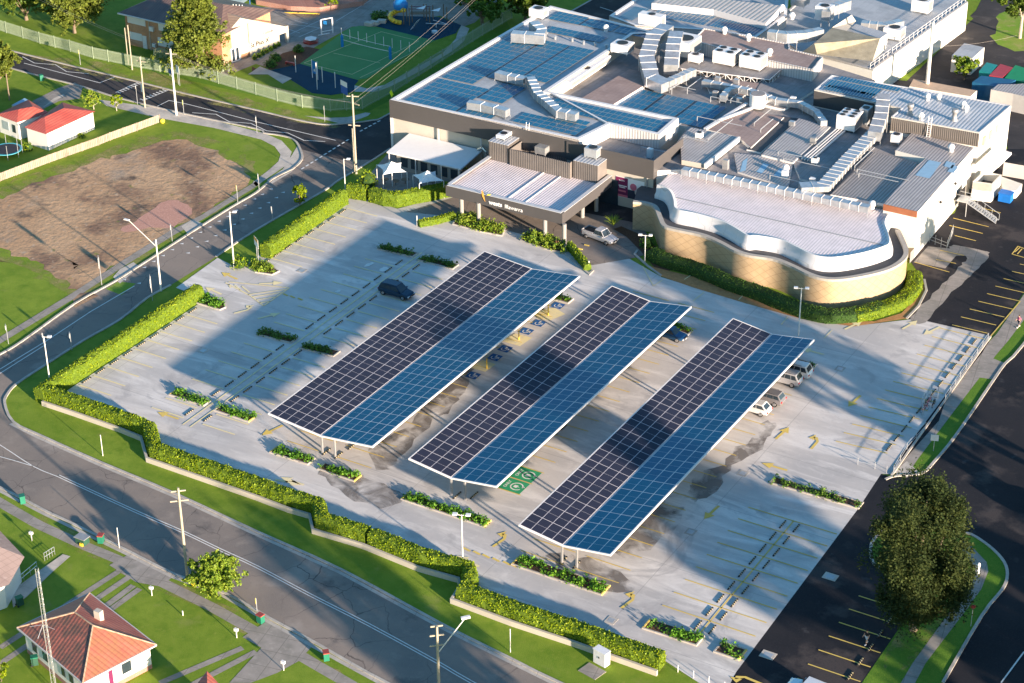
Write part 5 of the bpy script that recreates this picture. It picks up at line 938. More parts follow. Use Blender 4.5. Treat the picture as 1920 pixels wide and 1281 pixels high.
# ---- containers and sheds at the far right
def cont(label,px,z,mat,cat='shipping container',name='shipping_container',roof=None,group='shipping containers at the upper right'):
    p=P(*px[0]); t=thing(name,label,cat,(p[0],p[1],0),group=group); mass(t,px,z,0,mat,roof or mat); return t
cont('white storage container behind the leafy tree at upper right',[(1785,104),(1823,110),(1846,89),(1808,81)],2.9,'render_wall',roof='roof_pale')
cont('teal-roofed container beside the red one at the right edge',[(1836,133),(1857,138),(1870,122),(1850,117)],2.6,'container_teal'); cont('red-roofed container between the teal and green ones',[(1855,141),(1880,145),(1900,127),(1876,120)],2.6,'container_red'); cont('green container at the right edge beside the red one',[(1884,146),(1925,155),(1945,135),(1904,122)],2.6,'container_green')
cont('large dark blue container behind the ribbed roof building',[(1823,154),(1880,165),(1905,150),(1840,142)],2.8,'container_blue')
cont('white open-roofed shed with ribbed roof at the right edge',[(1858,168),(1900,176),(1960,190),(1990,150),(1905,158),(1872,158)],3.0,'grey_wall','shed','ribbed_shed','corr_grey',None)
cont('long tan-roofed shed behind the ribbed upper storey',[(1705,162),(1820,181),(1832,170),(1713,148)],2.6,'white_wall','shed','tan_shed','shed_tan',None)
# ================= SCHOOL =================
sch=base_thing('school_building','two-storey orange brick school building with brown tiled roof behind the pine','building',(300,100))
a=P(236,87);b=P(291,106);c=P(415,122)
E0=P(222,22,6.0);E1=P(413,66,6.0); ux=((E1[0]-E0[0]),(E1[1]-E0[1])); Lu=math.hypot(*ux); ux=(ux[0]/Lu,ux[1]/Lu); nx_=(-ux[1],ux[0])
def SP(s,d,z): return (E0[0]+ux[0]*s+nx_[0]*d,E0[1]+ux[1]*s+nx_[1]*d,z)
def obx(t,name,s0,s1,d0,d1,z0,z1,mat,F=SP):
    mb=MB(); mb.prism([F(s0,d0,0)[:2],F(s1,d0,0)[:2],F(s1,d1,0)[:2],F(s0,d1,0)[:2]],z0,z1,0,0,True); return mb.build(name,mat,t)
obx(sch,'wall',.7,Lu-.5,.7,14,0,5.8,'brick_orange')
mb=MB(); mb.poly([SP(-.1,-.1,5.8),SP(Lu,-.1,5.8),SP(Lu-5,7.3,8.2),SP(5,7.3,8.2)]); mb.poly([SP(0,14.8,5.8),SP(-.1,-.1,5.8),SP(5,7.3,8.2)]); mb.poly([SP(Lu,-.1,5.8),SP(Lu,14.8,5.8),SP(Lu-5,7.3,8.2)]); mb.poly([SP(Lu,14.8,5.8),SP(0,14.8,5.8),SP(5,7.3,8.2),SP(Lu-5,7.3,8.2)]); mb.build('roof','tile_brown',sch)
mb=MB(); ribbon(mb,[SP(-.1,-.12,0)[:2],SP(Lu,-.12,0)[:2]],.15,5.6,5.82); mb.build('gutter','gutter',sch)
for s0,s1,z0,z1 in ((1.3,5.3,4.1,5.3),(1.5,4.2,1.2,2.5),(8.2,11,4.0,5.4),(7.8,11.2,1.2,2.7),(11.4,13.6,4,5.3)):
    w_=obx(sch,'window',s0,s1,.60,.69,z0,z1,'frame_white'); k=int((s1-s0)/.7)
    for i in range(k): d=(s1-s0-.1)/k; obx(None,'pane',s0+.1+i*d,s0+i*d+d-.02,.56,.61,z0+.1,z1-.1,'glass').parent=w_
obx(sch,'door',4.3,5.2,.6,.69,0,2.3,'frame_white'); obx(sch,'downpipe',6.0,6.15,.55,.69,0,5.7,'bark_pale'); obx(sch,'air_conditioner',6.3,7.2,.3,.69,3.6,4.4,'frame_white'); obx(sch,'air_conditioner',6.6,7.3,.3,.69,.8,1.4,'frame_white')
ga=base_thing('school_hall','cream gable-ended school hall with tan roof','building',(470,110))
G0=P(417,124);G1=P(542,79); ug=(G1[0]-G0[0],G1[1]-G0[1]); Lg=math.hypot(*ug); ug=(ug[0]/Lg,ug[1]/Lg); ng=(-ug[1],ug[0])
def GP(s,d,z): return (G0[0]+ug[0]*s+ng[0]*d,G0[1]+ug[1]*s+ng[1]*d,z)
sa=Lg*.30; zl,za,zr=4.4,7.3,2.9
mb=MB(); mb.poly([GP(0,0,0),GP(Lg*.86,0,0),GP(Lg*.86,0,1.9),GP(Lg-.4,0,1.9),GP(Lg-.4,0,zr),GP(sa,0,za),GP(0,0,zl)]); mb.poly([GP(0,9,0),GP(0,0,0),GP(0,0,zl),GP(0,9,zl)]); mb.poly([GP(Lg*.86,0,0),GP(Lg*.86,9,0),GP(Lg*.86,9,1.9),GP(Lg*.86,0,1.9)]); mb.build('wall','cream_wall',ga)
MB().prism([GP(Lg-.5,-.05,0)[:2],GP(Lg,-.05,0)[:2],GP(Lg,.4,0)[:2],GP(Lg-.5,.4,0)[:2]],0,zr+.1).build('pillar','cream_wall',ga)
mb=MB(); mb.poly([GP(-.5,-.2,zl-.1),GP(sa,-.2,za+.08),GP(sa,12,za+.08),GP(-.5,12,zl-.1)]); mb.poly([GP(sa,-.2,za+.08),GP(Lg+.1,-.2,zr+.05),GP(Lg+.1,12,zr+.05),GP(sa,12,za+.08)]); mb.build('roof','tile_tan',ga)
def gbx(name,s0,s1,z0,z1,mat,out=.08,par=ga): mb=MB(); mb.prism([GP(s0,-out,0)[:2],GP(s1,-out,0)[:2],GP(s1,-.002,0)[:2],GP(s0,-.002,0)[:2]],z0,z1,0,0,True); return mb.build(name,mat,par)
gbx('base_band',Lg*.42,Lg*.86,0,.9,'stone_base',.12); gbx('door',2.0,3.9,0,2.5,'frame_white')
for i in range(2): gbx('glass',2.2+i*.9,2.8+i*.9,.2,2.3,'glass',.1)
gbx('window',4.6,6.0,.9,2.3,'frame_white'); gbx('glass',4.7,5.9,1.0,2.2,'glass_pale',.1); gbx('pier',Lg*.40,Lg*.42,0,5.9,'bark_pale',.25); gbx('brick_band',4.2,6.4,0,.85,'brick_orange',.05)
ang=math.atan2(ug[1],ug[0]); q=GP(Lg*.56,-.1,1.75); label_text('St Pius X',q,(R(90),0,ang),1.15,'black_plastic','wall_lettering',ga,.02)
q=GP(Lg*.70,-.1,3.15); label_text('Catholic',q,(R(90),0,ang),.7,'steel_grey','wall_lettering',ga,.02)
mint=base_thing('covered_walkway','pale mint canopy roof at the top edge behind the school hall','canopy',(440,25)); mb=MB(); mb.poly(ccw([P(400,28,3.2),P(438,20,3.0),P(478,-10,3.0),P(420,-25,3.2)])); mb.build('roof','sheet_mint',mint)
for q in ((437,21),(468,0),(402,28)): p=P(*q,3); MB().tube((p[0],p[1],0),(p[0],p[1],3),.08).build('post','sign_blue',mint)
cw=base_thing('courtyard_wall','red brick courtyard wall at the top edge of the playground','wall',(600,20)); mass(cw,[(480,0),(545,12),(600,14),(680,2),(700,-20),(470,-25)],.9,0,'brick_red','brick_red')
yb=base_thing('yellow_bench','long yellow slatted bench in the school courtyard','bench',(570,22)); mb=MB(); A=P(541,26);B=P(600,28)
for k in range(5): ribbon(mb,[(A[0],A[1]-.3*k),(B[0],B[1]-.3*k)],.2,.15+.12*k,.22+.12*k)
mb.build('slats','slide_yellow',yb)
# houses ---------------------------------------------------------
def hiproof(t,eaves,ridge,ze,zr,mats,names='roof'):
    "eaves: 4 survey points L,B,R,T ; ridge: two survey points (r0 nearest L/T side, r1 nearest B/R)"
    E=[P(*q,ze) for q in eaves]; r0=P(*ridge[0],zr); r1=P(*ridge[1],zr); faces=[[E[0],E[1],r1,r0],[E[1],E[2],r1],[E[2],E[3],r0,r1],[E[3],E[0],r0]]
    for f,m in zip(faces,mats): MB().poly(f).build('roof',m,t)
    return E
hb=base_thing('red_roofed_house','white cottage with weathered red hip roof and chimney at the lower left','house',(170,1230))
E=hiproof(hb,[(32,1177),(155,1281),(293,1209),(168,1112)],[(140,1148),(174,1173)],3.0,4.9,['tile_lichen','tile_sunny','tile_old','tile_old'])  # slope towards the sun gets a brighter tile, sunlight put into its colour
c=[sum(e[k] for e in E)/4 for k in (0,1)]; w_=[(c[0]+(e[0]-c[0])*.90,c[1]+(e[1]-c[1])*.90) for e in E]; mb=MB()
for i in range(4): a,b=w_[i],w_[(i+1)%4]; mb.poly([(*a,0),(*b,0),(*b,2.95),(*a,2.95)])
mb.build('wall','white_wall',hb); mb=MB(); e2=ccw(E); o=[tuple(x) for x in e2]
for i in range(4): ribbon(mb,[o[i][:2],o[(i+1)%4][:2]],.14,2.86,3.02)
mb.build('gutter','grey_wall',hb); mb=MB()
for i in range(4): ribbon(mb,[w_[i],w_[(i+1)%4]],.06,0,.5)
mb.build('brick_base','brick_red',hb)
p=P(186,1160,4.2); ch=MB().box(p[0]-.38,p[0]+.38,p[1]-.28,p[1]+.28,3.4,5.2).build('chimney','cream_wall',hb); MB().box(p[0]-.43,p[0]+.43,p[1]-.33,p[1]+.33,5.202,5.32).build('chimney_cap','stone_base',None).parent=ch
def onwall(t,a,b,s0,s1,z0,z1,mat,name,out=.06,par=None):
    L=math.hypot(b[0]-a[0],b[1]-a[1]); u=((b[0]-a[0])/L,(b[1]-a[1])/L); n_=(u[1],-u[0]); f=lambda s,d:(a[0]+u[0]*s+n_[0]*d,a[1]+u[1]*s+n_[1]*d)
    return MB().prism([f(s0,-.02),f(s1,-.02),f(s1,out),f(s0,out)],z0,z1,0,0,True).build(name,mat,par if par is not None else t)
wl=math.hypot(w_[2][0]-w_[1][0],w_[2][1]-w_[1][1]); ww=onwall(hb,w_[1],w_[2],wl*.56,wl*.70,1.1,2.3,'glass','window'); onwall(None,w_[1],w_[2],wl*.55,wl*.71,1.65,1.75,'frame_white','frame',.09).parent=ww; onwall(None,w_[1],w_[2],wl*.55,wl*.56,1.0,2.4,'frame_white','frame',.09).parent=ww
onwall(hb,w_[1],w_[2],wl*.36,wl*.42,.3,2.3,'maroon','door')
for s0,s1 in ((.12,.2),(.3,.4),(.62,.68),(.75,.82)): L=math.hypot(w_[1][0]-w_[0][0],w_[1][1]-w_[0][1]); onwall(hb,w_[0],w_[1],L*s0,L*s1,1.1,2.3,'glass','window')
# ridge cappings
mb=MB(); r0,r1=P(140,1148,4.92),P(174,1173,4.92)
for a,b in ((r0,r1),(r0,E[0]),(r0,E[3]),(r1,E[1]),(r1,E[2])): mb.tube((a[0],a[1],a[2]),(b[0],b[1],b[2]+.02),.09,None,5)
mb.build('ridge_capping','tile_tan',hb)
an=base_thing('antenna','spidery television antenna on the lichened red roof','antenna',(85,1200)); p=P(83,1190,4.0); mb=MB(); mb.tube((p[0],p[1],3.3),(p[0],p[1],5.6),.04,None,5)
for dx,dy,dz in ((1.3,.2,5.0),(-1.2,-.6,4.9),(.3,-1.2,4.4),(-.9,.9,5.4),(1.0,-.4,5.5)): mb.tube((p[0],p[1],5.2),(p[0]+dx,p[1]+dy,dz),.03,None,4)
mb.build('rods','galv',an)
mast=base_thing('radio_mast','tall thin lattice mast rising beside the red-roofed cottage','mast',(104,1290)); p=P(104,1300); mb=MB(); q=P(73,1064,0); hm=HT((104,1300),(73,1066)); tp=(p[0],p[1],hm)
for dx,dy in ((-.22,-.12),(.22,-.12),(0,.25)): mb.tube((p[0]+dx,p[1]+dy,0),(p[0]+dx*.7,p[1]+dy*.7,hm),.035,None,4)
for k in range(24):
    z=k*hm/24; z2_=z+hm/24; a=(p[0]-.2,p[1]-.1);b=(p[0]+.2,p[1]-.1); mb.tube((*a,z),(*b,z2_),.018,None,3); mb.tube((*b,z2_),(p[0],p[1]+.2,z2_),.018,None,3); mb.tube((*a,z2_),(*b,z2_),.018,None,3)
mb.build('lattice','galv',mast)
ht_=base_thing('red_roofed_house','white cottage with bright clean red roof beside the timber fence, upper left','house',(90,260))
E=hiproof(ht_,[(45,239),(86,252),(179,209),(117,192)],[(84,219),(120,203)],2.9,3.8,['tile_red']*4)
def hwalls(t,E,f,zt,mat='white_wall'):
    c=[sum(e[k] for e in E)/4 for k in (0,1)]; w_=[(c[0]+(e[0]-c[0])*f,c[1]+(e[1]-c[1])*f) for e in E]; mb=MB()
    for i in range(4): a,b=w_[i],w_[(i+1)%4]; mb.poly([(*a,0),(*b,0),(*b,zt),(*a,zt)])
    mb.build('wall',mat,t); return w_
hwalls(ht_,E,.93,2.88)
E=hiproof(ht_,[(-8,215),(32,230),(93,212),(53,187)],[(35,205),(62,200)],3.0,3.9,['tile_red']*4); w_=hwalls(ht_,E,.92,2.95); L=math.hypot(w_[1][0]-w_[0][0],w_[1][1]-w_[0][1]); onwall(ht_,w_[0],w_[1],L*.7,L*.85,.9,2.2,'glass','window'); onwall(ht_,w_[0],w_[1],L*.2,L*.5,.9,2.3,'glass_pale','window')
cp_=base_thing('lean_to_shed','pale blue skillion roof behind the bright red-roofed house','shed',(35,190)); mass(cp_,[(22,197),(33,200),(58,190),(46,184)],2.4,0,'grey_wall','skylight')
hl=base_thing('neighbour_house','white weatherboard house corner with beige roof at the left edge','house',(5,1130)); c0=P(17,1096,3.0); mb=MB(); mb.poly(ccw([c0,(c0[0]-2.6,c0[1]-6.5,3.0),(c0[0]-9,c0[1]-3,4.6),(c0[0]-6,c0[1]+3,4.6)])); mb.poly([c0,(c0[0]-6,c0[1]+3,4.6),(c0[0]-8,c0[1]+7,3.0),(c0[0]-2,c0[1]+4.5,3.0)][::-1]); mb.build('roof','roof_pink',hl)
MB().prism([(c0[0]-.6,c0[1]-.2),(c0[0]-3,c0[1]-6.2),(c0[0]-9,c0[1]-4),(c0[0]-7,c0[1]+5.5),(c0[0]-2.4,c0[1]+4)],0,2.98).build('wall','white_wall',hl); MB().obox((c0[0]-1.75,c0[1]-3.2),R(69),1.1,.1,1.1,2.2).build('window','glass',hl)
hr=base_thing('red_roof_gable','red tiled roof peak just showing at the bottom edge','house',(388,1300)); mb=MB(); k=P(388,1258,3.8); mb.poly([k,P(362,1292,2.9),P(390,1330,3.2)]); mb.poly([k,P(390,1330,3.2),P(425,1298,2.9)]); mb.build('roof','tile_old',hr); mb=MB(); q=[P(366,1296,2.8)[:2],P(390,1328,2.8)[:2],P(420,1298,2.8)[:2]]; mb.prism(q,0,2.8); mb.build('wall','white_wall',hr)
# timber fence
def fence(name,label,cat,px,h,mat,post=2.4,slat=0,w=.05,pm=None,smoothk=0,gap=.16):
    pts=[p[:2] for p in PL(px)]; 
    if smoothk: pts=smooth_line(pts,smoothk)
    t=thing(name,label,cat,(pts[0][0],pts[0][1],0)); mb=MB()
    if slat:
        q=dens(pts,gap,0,False)
        for i,(x,y) in enumerate(q[:-1]): a=math.atan2(q[i+1][1]-y,q[i+1][0]-x); mb.obox((x,y),a,slat,.025,.08,h)
        for z in (.3,h-.25): ribbon(mb,pts,.05,z,z+.06)
    else: ribbon(mb,pts,w,.05,h)
    mb.build('slats' if slat else 'panels',mat,t)
    for x,y in dens(pts,post,0,False)[:99]: MB().box(x-.05,x+.05,y-.05,y+.05,0,h+.08).build('post',pm or mat,t)
    return t
fence('timber_fence','long weathered timber paling fence beside the bare ground','fence',[(-10,345),(0,341),(92,306),(185,273),(207,264),(257,246),(300,230)],1.35,'timber_fence',2.4,.27,gap=.31)
fence('palisade_fence','long pale green metal fence around the school grounds','fence',[(-40,45),(12,62),(75,82),(132,97),(175,110),(232,122),(300,135),(375,147),(480,178),(520,190),(567,202),(620,209),(650,207),(680,205),(740,172),(830,115),(905,67),(960,35)],2.1,'fence_green',3.2,.07,pm='fence_green',gap=.19)
fence('school_gate_fence','short diagonal pale green fence beside the school gate','fence',[(290,114),(300,110),(330,117)],2.0,'fence_green',2.5,.08,gap=.2); fence('school_side_fence','pale green fence running up to the cream school hall','fence',[(395,146),(428,132),(430,140)],1.9,'fence_green',2.5,.08,gap=.2)
# ================= ROOF PLANT =================
def duct(label,px,z,w,h,group='metal ducts on the club roofs',mat='galv',legs=True,zs=None,seg=1.25,name='air_duct',base=RC):
    pts=[p[:2] for p in PL(px,z)]; zz=zs or [z]*len(pts); t=thing(name,label,'duct',(pts[0][0],pts[0][1],base),group=group); q=[];k=[]
    for i in range(len(pts)-1):
        L=math.hypot(pts[i+1][0]-pts[i][0],pts[i+1][1]-pts[i][1]); n=max(1,int(L/seg))
        for j in range(n): f=j/n; q.append((pts[i][0]+(pts[i+1][0]-pts[i][0])*f,pts[i][1]+(pts[i+1][1]-pts[i][1])*f)); k.append(zz[i]+(zz[i+1]-zz[i])*f)
    q.append(pts[-1]);k.append(zz[-1]); l=offset_line(q,w/2);r=offset_line(q,-w/2); mb=MB(); rb=MB(); l2=offset_line(q,w/2+.05);r2=offset_line(q,-w/2-.05)
    for i in range(len(q)-1):
        z0,z1=k[i],k[i+1]; vs=[(*r[i],z0-h/2),(*l[i],z0-h/2),(*l[i+1],z1-h/2),(*r[i+1],z1-h/2),(*r[i],z0+h/2),(*l[i],z0+h/2),(*l[i+1],z1+h/2),(*r[i+1],z1+h/2)]
        fs=[(4,7,6,5),(0,4,5,1) if i==0 else (0,3,7,4),(1,5,6,2),(0,3,7,4)]; mb.add(vs,[(4,7,6,5),(1,5,6,2),(0,3,7,4),(0,1,2,3)]+([(0,4,5,1)] if i==0 else [])+([(3,2,6,7)] if i==len(q)-2 else []))
    mb.build('casing',mat,t)
    for i in range(1,len(q)-1):
        u=(q[i+1][0]-q[i][0],q[i+1][1]-q[i][1]); L=math.hypot(*u) or 1; a=math.atan2(u[1],u[0]); rb.obox(q[i],a,.06,w+.10,k[i]-h/2-.04,k[i]+h/2+.05)
    if rb.v: tag(rb.build('flange','frame_white',t),kind='stuff')
    if legs:
        lg=MB()
        for i in range(0,len(q),3):
            for s in (l[i],r[i]): lg.box(s[0]-.04,s[0]+.04,s[1]-.04,s[1]+.04,base,k[i]-h/2)
        tag(lg.build('support','galv_dull',t),kind='stuff')
    return t
duct('long ribbed duct with down-boots running along the white ribbed wing roof',[(1280,320),(1440,352),(1630,392)],6.75,1.15,.85,base=5.72)
duct('wide silver duct climbing the roof from the wing to the tall rear wall',[(1500,352),(1545,350),(1590,300),(1640,250)],7.2,1.9,.8)
duct('large upright silver duct bend against the ribbed upper storey',[(1640,244),(1652,222),(1655,200)],8.6,1.9,1.4,zs=[7.6,8.8,10.0],legs=True)
duct('stepped box duct crossing the solar hall roof',[(995,150),(1008,178),(1030,196),(1048,212),(1082,219)],9.1,1.3,1.1,base=8.2)
duct('round-nosed duct and filter boxes at the front of the solar hall roof',[(878,196),(905,200),(930,206),(952,212)],9.0,1.2,1.1,base=8.2)
duct('short duct with filter box in the middle of the solar hall roof',[(932,140),(955,146),(985,152)],9.0,1.3,1.1,base=8.2)
duct('wide looping duct at the back left corner of the solar hall roof',[(960,68),(985,70),(1012,72),(1016,62),(1000,48)],9.2,1.6,1.5,base=8.2)
duct('giant left curved duct dropping onto the middle roof',[(1250,72),(1225,88),(1212,115),(1222,142),(1250,152)],8.4,2.4,1.5,zs=[10,9.8,8.6,7.6,7.4],seg=1.6)
duct('giant right curved duct beside the white plant cabin',[(1268,78),(1262,98),(1258,122)],9.0,2.2,1.6,zs=[10,9.6,8.2],seg=1.6)
duct('raised elbow duct between the giant ducts and the truss deck',[(1250,158),(1272,148),(1300,135)],7.6,1.2,1.2)
duct('long low duct running right past the white roof tank',[(1318,155),(1370,165),(1405,172),(1455,190),(1500,196),(1530,212),(1545,232)],7.2,1.0,.9)
duct('short curved duct end in front of the long low duct',[(1382,168),(1366,172),(1355,185)],7.1,1.0,1.0)
duct('row of ribbed duct boxes on the far blue-shaded roof',[(1440,66),(1475,70),(1510,68),(1540,62)],8.0,1.4,1.6,base=6)
duct('ribbed duct on the far railed roof',[(1615,48),(1660,52),(1690,45)],6.6,1.4,1.4,base=5.1)
duct('short vent duct stack at the top edge of the far roofs',[(1548,30),(1556,20),(1590,8)],8.0,1.4,1.6,base=6)
def ac(label,px,lx,ly,h,z,fans=(1,1),mat='white_metal',rot=0,name='air_conditioner',group='air conditioning units on the club roofs',stand=.25):
    p=P(*px,z); t=thing(name,label,'air conditioner',(p[0],p[1],z),rot,group); mb=MB(); mb.box(-lx/2,lx/2,-ly/2,ly/2,stand,h); mb.build('cabinet',mat,t,local=True)
    for i in range(fans[0]):
        for j in range(fans[1]):
            x=-lx/2+lx*(i+.5)/fans[0]; y=-ly/2+ly*(j+.5)/fans[1]; r=min(lx/fans[0],ly/fans[1])*.38; MB().lathe((x,y),[(r,h+.002),(r,h+.06),(r*.85,h+.06)],14).build('fan','black_plastic',t,local=True)
    mb=MB(); mb.box(lx/2+.002,lx/2+.02,-ly/2+.15,ly/2-.15,stand+.2,h-.2); mb.build('grille','steel_grey',t,local=True)
    mb=MB(); 
    for sx in (-1,1):
        for sy in (-1,1): mb.box(sx*lx*.45-.05,sx*lx*.45+.05,sy*ly*.45-.05,sy*ly*.45+.05,0,stand)
    mb.build('feet','galv_dull',t,local=True); return t
ac('big white six-fan chiller beside the wide silver duct',(1592,240),2.9,3.2,2.4,6.7,(2,3)); ac('white four-fan unit, left one on the truss deck',(1362,118),3.6,2.8,2.2,7.3,(2,2)); ac('white four-fan unit, right one on the truss deck',(1412,126),3.6,2.8,2.2,7.3,(2,2)); ac('small white unit left of the four-fan units',(1304,117),2.0,1.4,1.4,7.3,(1,1))
ac('long white plant box on the hall roof edge',(1100,142),1.6,13,1.3,RC+.5,(1,1),group=None,name='plant_box'); ac('white plant box behind the solar strip',(1167,98),3,2.4,1.6,8.2,(1,1)); ac('white plant cabin beside the right giant duct',(1284,100),3.6,4.4,2.6,7.3,(1,1)); ac('white angled cowl unit by the far solar panels',(1222,48),4.2,1.6,2.0,8.2,(1,1))
ac('white box unit by the railed roof edge, nearer one',(1676,72),3.0,2.4,2.0,5.1,(1,1)); ac('white unit with dark louvre at the far railed roof edge',(1728,22),3.0,2.4,2.2,5.1,(1,1)); ac('small boxed unit on the flat roof near the roof pipes',(1528,308),.9,.7,1.0,6.7,(1,1)); ac('small white unit on the grey roof behind the poster wall',(1311,260),.9,.9,1.0,7.0,(1,1)); ac('tall white cowl at the end of the hall roof, top edge',(1010,32),2.6,2,1.6,8.2,(1,1)); ac('white box with grey top on the left plant enclosure',(945,258),1.4,2.2,.7,7.1,(1,1)); ac('curved-top grey unit on the right plant enclosure',(1112,294),2.0,1.7,1.5,7.0,(1,1),'galv_dull'); ac('grey roof-top unit inside the open plant screen',(1028,281),1.7,5.0,1.3,5.6,(1,1),'galv'); ac('white fan unit inside the open plant screen, left',(985,274),1.6,2.2,1.0,5.2,(1,1),'galv'); ac('pink-topped white vent box on the flat rear roof',(1680,268),1.3,1.3,1.4,6.6,(1,1)); ac('green-trimmed service box by the silver duct bend',(1622,232),1.4,2.0,2.6,6.6,(1,1),'galv_dull')
ac('shaded vent box cluster at the top of the far roofs',(1500,10),2.5,2.5,2.2,6.5,(1,1),'galv'); ac('pale stack box at the far roofs, right of the shaded cluster',(1545,38),2.6,2,2.6,6.5,(1,1))
# truss deck
td=base_thing('truss_deck','white steel lattice truss deck carrying the air conditioners','platform',(1360,150)); zt=7.2; A=P(1268,128,zt);B=P(1443,150,zt); C_=P(1470,125,zt); mb=MB()
for z in (zt,zt-.95): mb.tube((A[0],A[1],z),(B[0],B[1],z),.07,None,4); mb.tube((B[0],B[1],z),(C_[0],C_[1],z),.07,None,4)
for (a,b,n) in ((A,B,15),(B,C_,5)):
    for k in range(n+1):
        f=k/n; x,y=a[0]+(b[0]-a[0])*f,a[1]+(b[1]-a[1])*f; mb.tube((x,y,zt),(x,y,zt-.95),.045,None,4)
        if k<n: g=(k+1)/n; x2,y2=a[0]+(b[0]-a[0])*g,a[1]+(b[1]-a[1])*g; mb.tube((x,y,zt-.95*(k%2)),(x2,y2,zt-.95*((k+1)%2)),.045,None,4)
mb.build('truss','frame_white',td); MB().prism([A[:2],B[:2],(B[0],B[1]+5.5),(A[0],A[1]+5.5)],zt-.1,zt+.02).build('deck','roof_flat',td)
for f in (.05,.5,.95): x,y=A[0]+(B[0]-A[0])*f,A[1]+(B[1]-A[1])*f; MB().box(x-.15,x+.15,y-.15,y+.15,RC-.3,zt-.95).build('leg','frame_white',td)
p=P(1420,200,RC+.4); t=thing('roof_tank','white cylindrical tank in the middle of the roofs','tank',(p[0],p[1],RC+.3)); MB().lathe((p[0],p[1]),[(1.15,RC+.4),(1.25,RC+.6),(1.25,RC+2.5)],20).build('shell','white_metal',t,smooth=False); MB().lathe((p[0],p[1]),[(1.1,RC+2.505),(1.1,RC+2.55)],20).build('lid','roof_flat',t)
def vent(label,px,z,r,h,mat='white_metal',kind='dome',name='roof_vent',group='vents on the club roofs'):
    p=P(*px,z); mb=MB()
    if kind=='dome': mb.lathe((p[0],p[1]),[(r*.7,z-.1),(r*.7,z+h*.3),(r,z+h*.35),(r*1.05,z+h*.6),(r*.7,z+h*.9),(.05,z+h)],12)
    else: mb.lathe((p[0],p[1]),[(r*1.3,z-.1),(r*1.2,z+.1),(r*.8,z+.2),(r*.8,z+h*.7),(r*1.15,z+h*.72),(r*1.15,z+h),(r*.9,z+h)],12)
    return tag(mb.build(name,mat,None,smooth=True),label,'vent',group)
for q,l in (((1739,187),'leftmost white round vent on the blue-grey ribbed roof'),((1760,187),'white round vent second from left on the blue-grey ribbed roof'),((1806,201),'upper one of two touching white vents on the ribbed roof'),((1811,208),'lower one of two touching white vents on the ribbed roof')): vent(l,q,9.1,.42,1.0)
for q,l in (((1706,215),'dark metal flue at the left of the ribbed upper roof'),((1789,225),'dark metal flue at the front edge of the ribbed upper roof')): vent(l,q,9.1,.42,1.7,'steel_grey','flue')
for q,l,z in (((1726,224),'small pale vent between the two dark flues',9.1),((1783,283),'small white dish vent on the lower ribbed roof edge',7.2),((1635,390),'white vent post at the corner of the wing roof',6.0),((1473,322),'round white vent on the skylit roof',RC+.3),((1358,62),'white twin cowl vent on the pink roof, left',8.3),((1403,75),'white twin cowl vent on the pink roof, right',8.3),((1443,103),'tall white cowl at the right end of the pink roof',8.3),((1466,20),'small white ball vent at the far roofs, left',7),((1485,35),'small white ball vent at the far roofs, right',7),((1136,58),'small round cap between the hall solar rows',8.2)): vent(l,q,z,.5,1.1)
def ladder(label,a,h,z,ang,mat='frame_white'):
    p=P(*a,z); t=thing('roof_ladder',label,'ladder',(p[0],p[1],z),group='white roof ladders'); mb=MB(); c,s=math.cos(ang)*.25,math.sin(ang)*.25
    for k in (-1,1): mb.tube((p[0]+k*c,p[1]+k*s,z),(p[0]+k*c,p[1]+k*s+.3,z+h),.04,None,4)
    for i in range(int(h/.3)): q=.15+i*.3; mb.tube((p[0]-c,p[1]-s+.3*q/h,z+q),(p[0]+c,p[1]+s+.3*q/h,z+q),.03,None,4)
    mb.build('rungs_and_rails',mat,t)
ladder('white ladder against the ribbed upper storey wall',(1740,258),3.2,7.1,0); ladder('white ladder at the front edge of the hall roof',(988,262),2.6,6.9,0)
# ================= POLES, SIGNS, STREET THINGS =================
def pole_at(b,t): p=P(*b); return p,HT(b,t)
def tilt_top(b,t): p,h=pole_at(b,t); return (p[0],p[1],0),(p[0],p[1],h)
def power_pole(label,b,t,arms=((.6,2.2,0),),r=.17,mat='timber_pole',cat='power pole',ang=R(-10),insul=True,name='power_pole'):
    (x,y,_),(_,_,h)=tilt_top(b,t); o=thing(name,label,cat,(x,y,0),group='timber power poles' if cat=='power pole' else None); MB().tube((x,y,0),(x,y,h),r,r*.68,10).build('pole',mat,o)
    for dz,w,da in arms:
        a=ang+da; c,s=math.cos(a),math.sin(a); ar=MB().obox((x-s*.2,y+c*.2),a,w,.12,h-dz-.06,h-dz+.08).build('crossarm','timber_pole',o)
        if insul:
            for k in (-.45,-.16,.16,.45): q=MB().lathe((x-s*.2+c*w*k,y+c*.2+s*w*k),[(.05,h-dz+.08),(.09,h-dz+.14),(.04,h-dz+.3)],6).build('insulator','insulator',None); q.parent=ar
    return (x,y,h)
pp1=power_pole('tall timber power pole with two crossarms at the street corner by the hall',(668,326),(661,177),((.4,1.8,.6),(1.5,2.2,0),(5.0,1.8,.5)),.19); pp1b=power_pole('shorter bare timber pole right beside the tall corner power pole',(664,322),(658,241),(),.14)
pp2=power_pole('white-topped power pole beside the school crossing footpath',(331,216),(317,92),((.9,1.8,.5),),.19,'pole_white'); pp3=power_pole('timber pole with street lamp bracket at the school crossing',(272,202),(262,107),((.8,1.6,.3),),.15); pp4=power_pole('slim timber pole in front of the brick school building',(248,131),(238,47),(),.13); pp4b=power_pole('second slim timber pole hugging the brick school corner',(241,122),(235,52),(),.11)
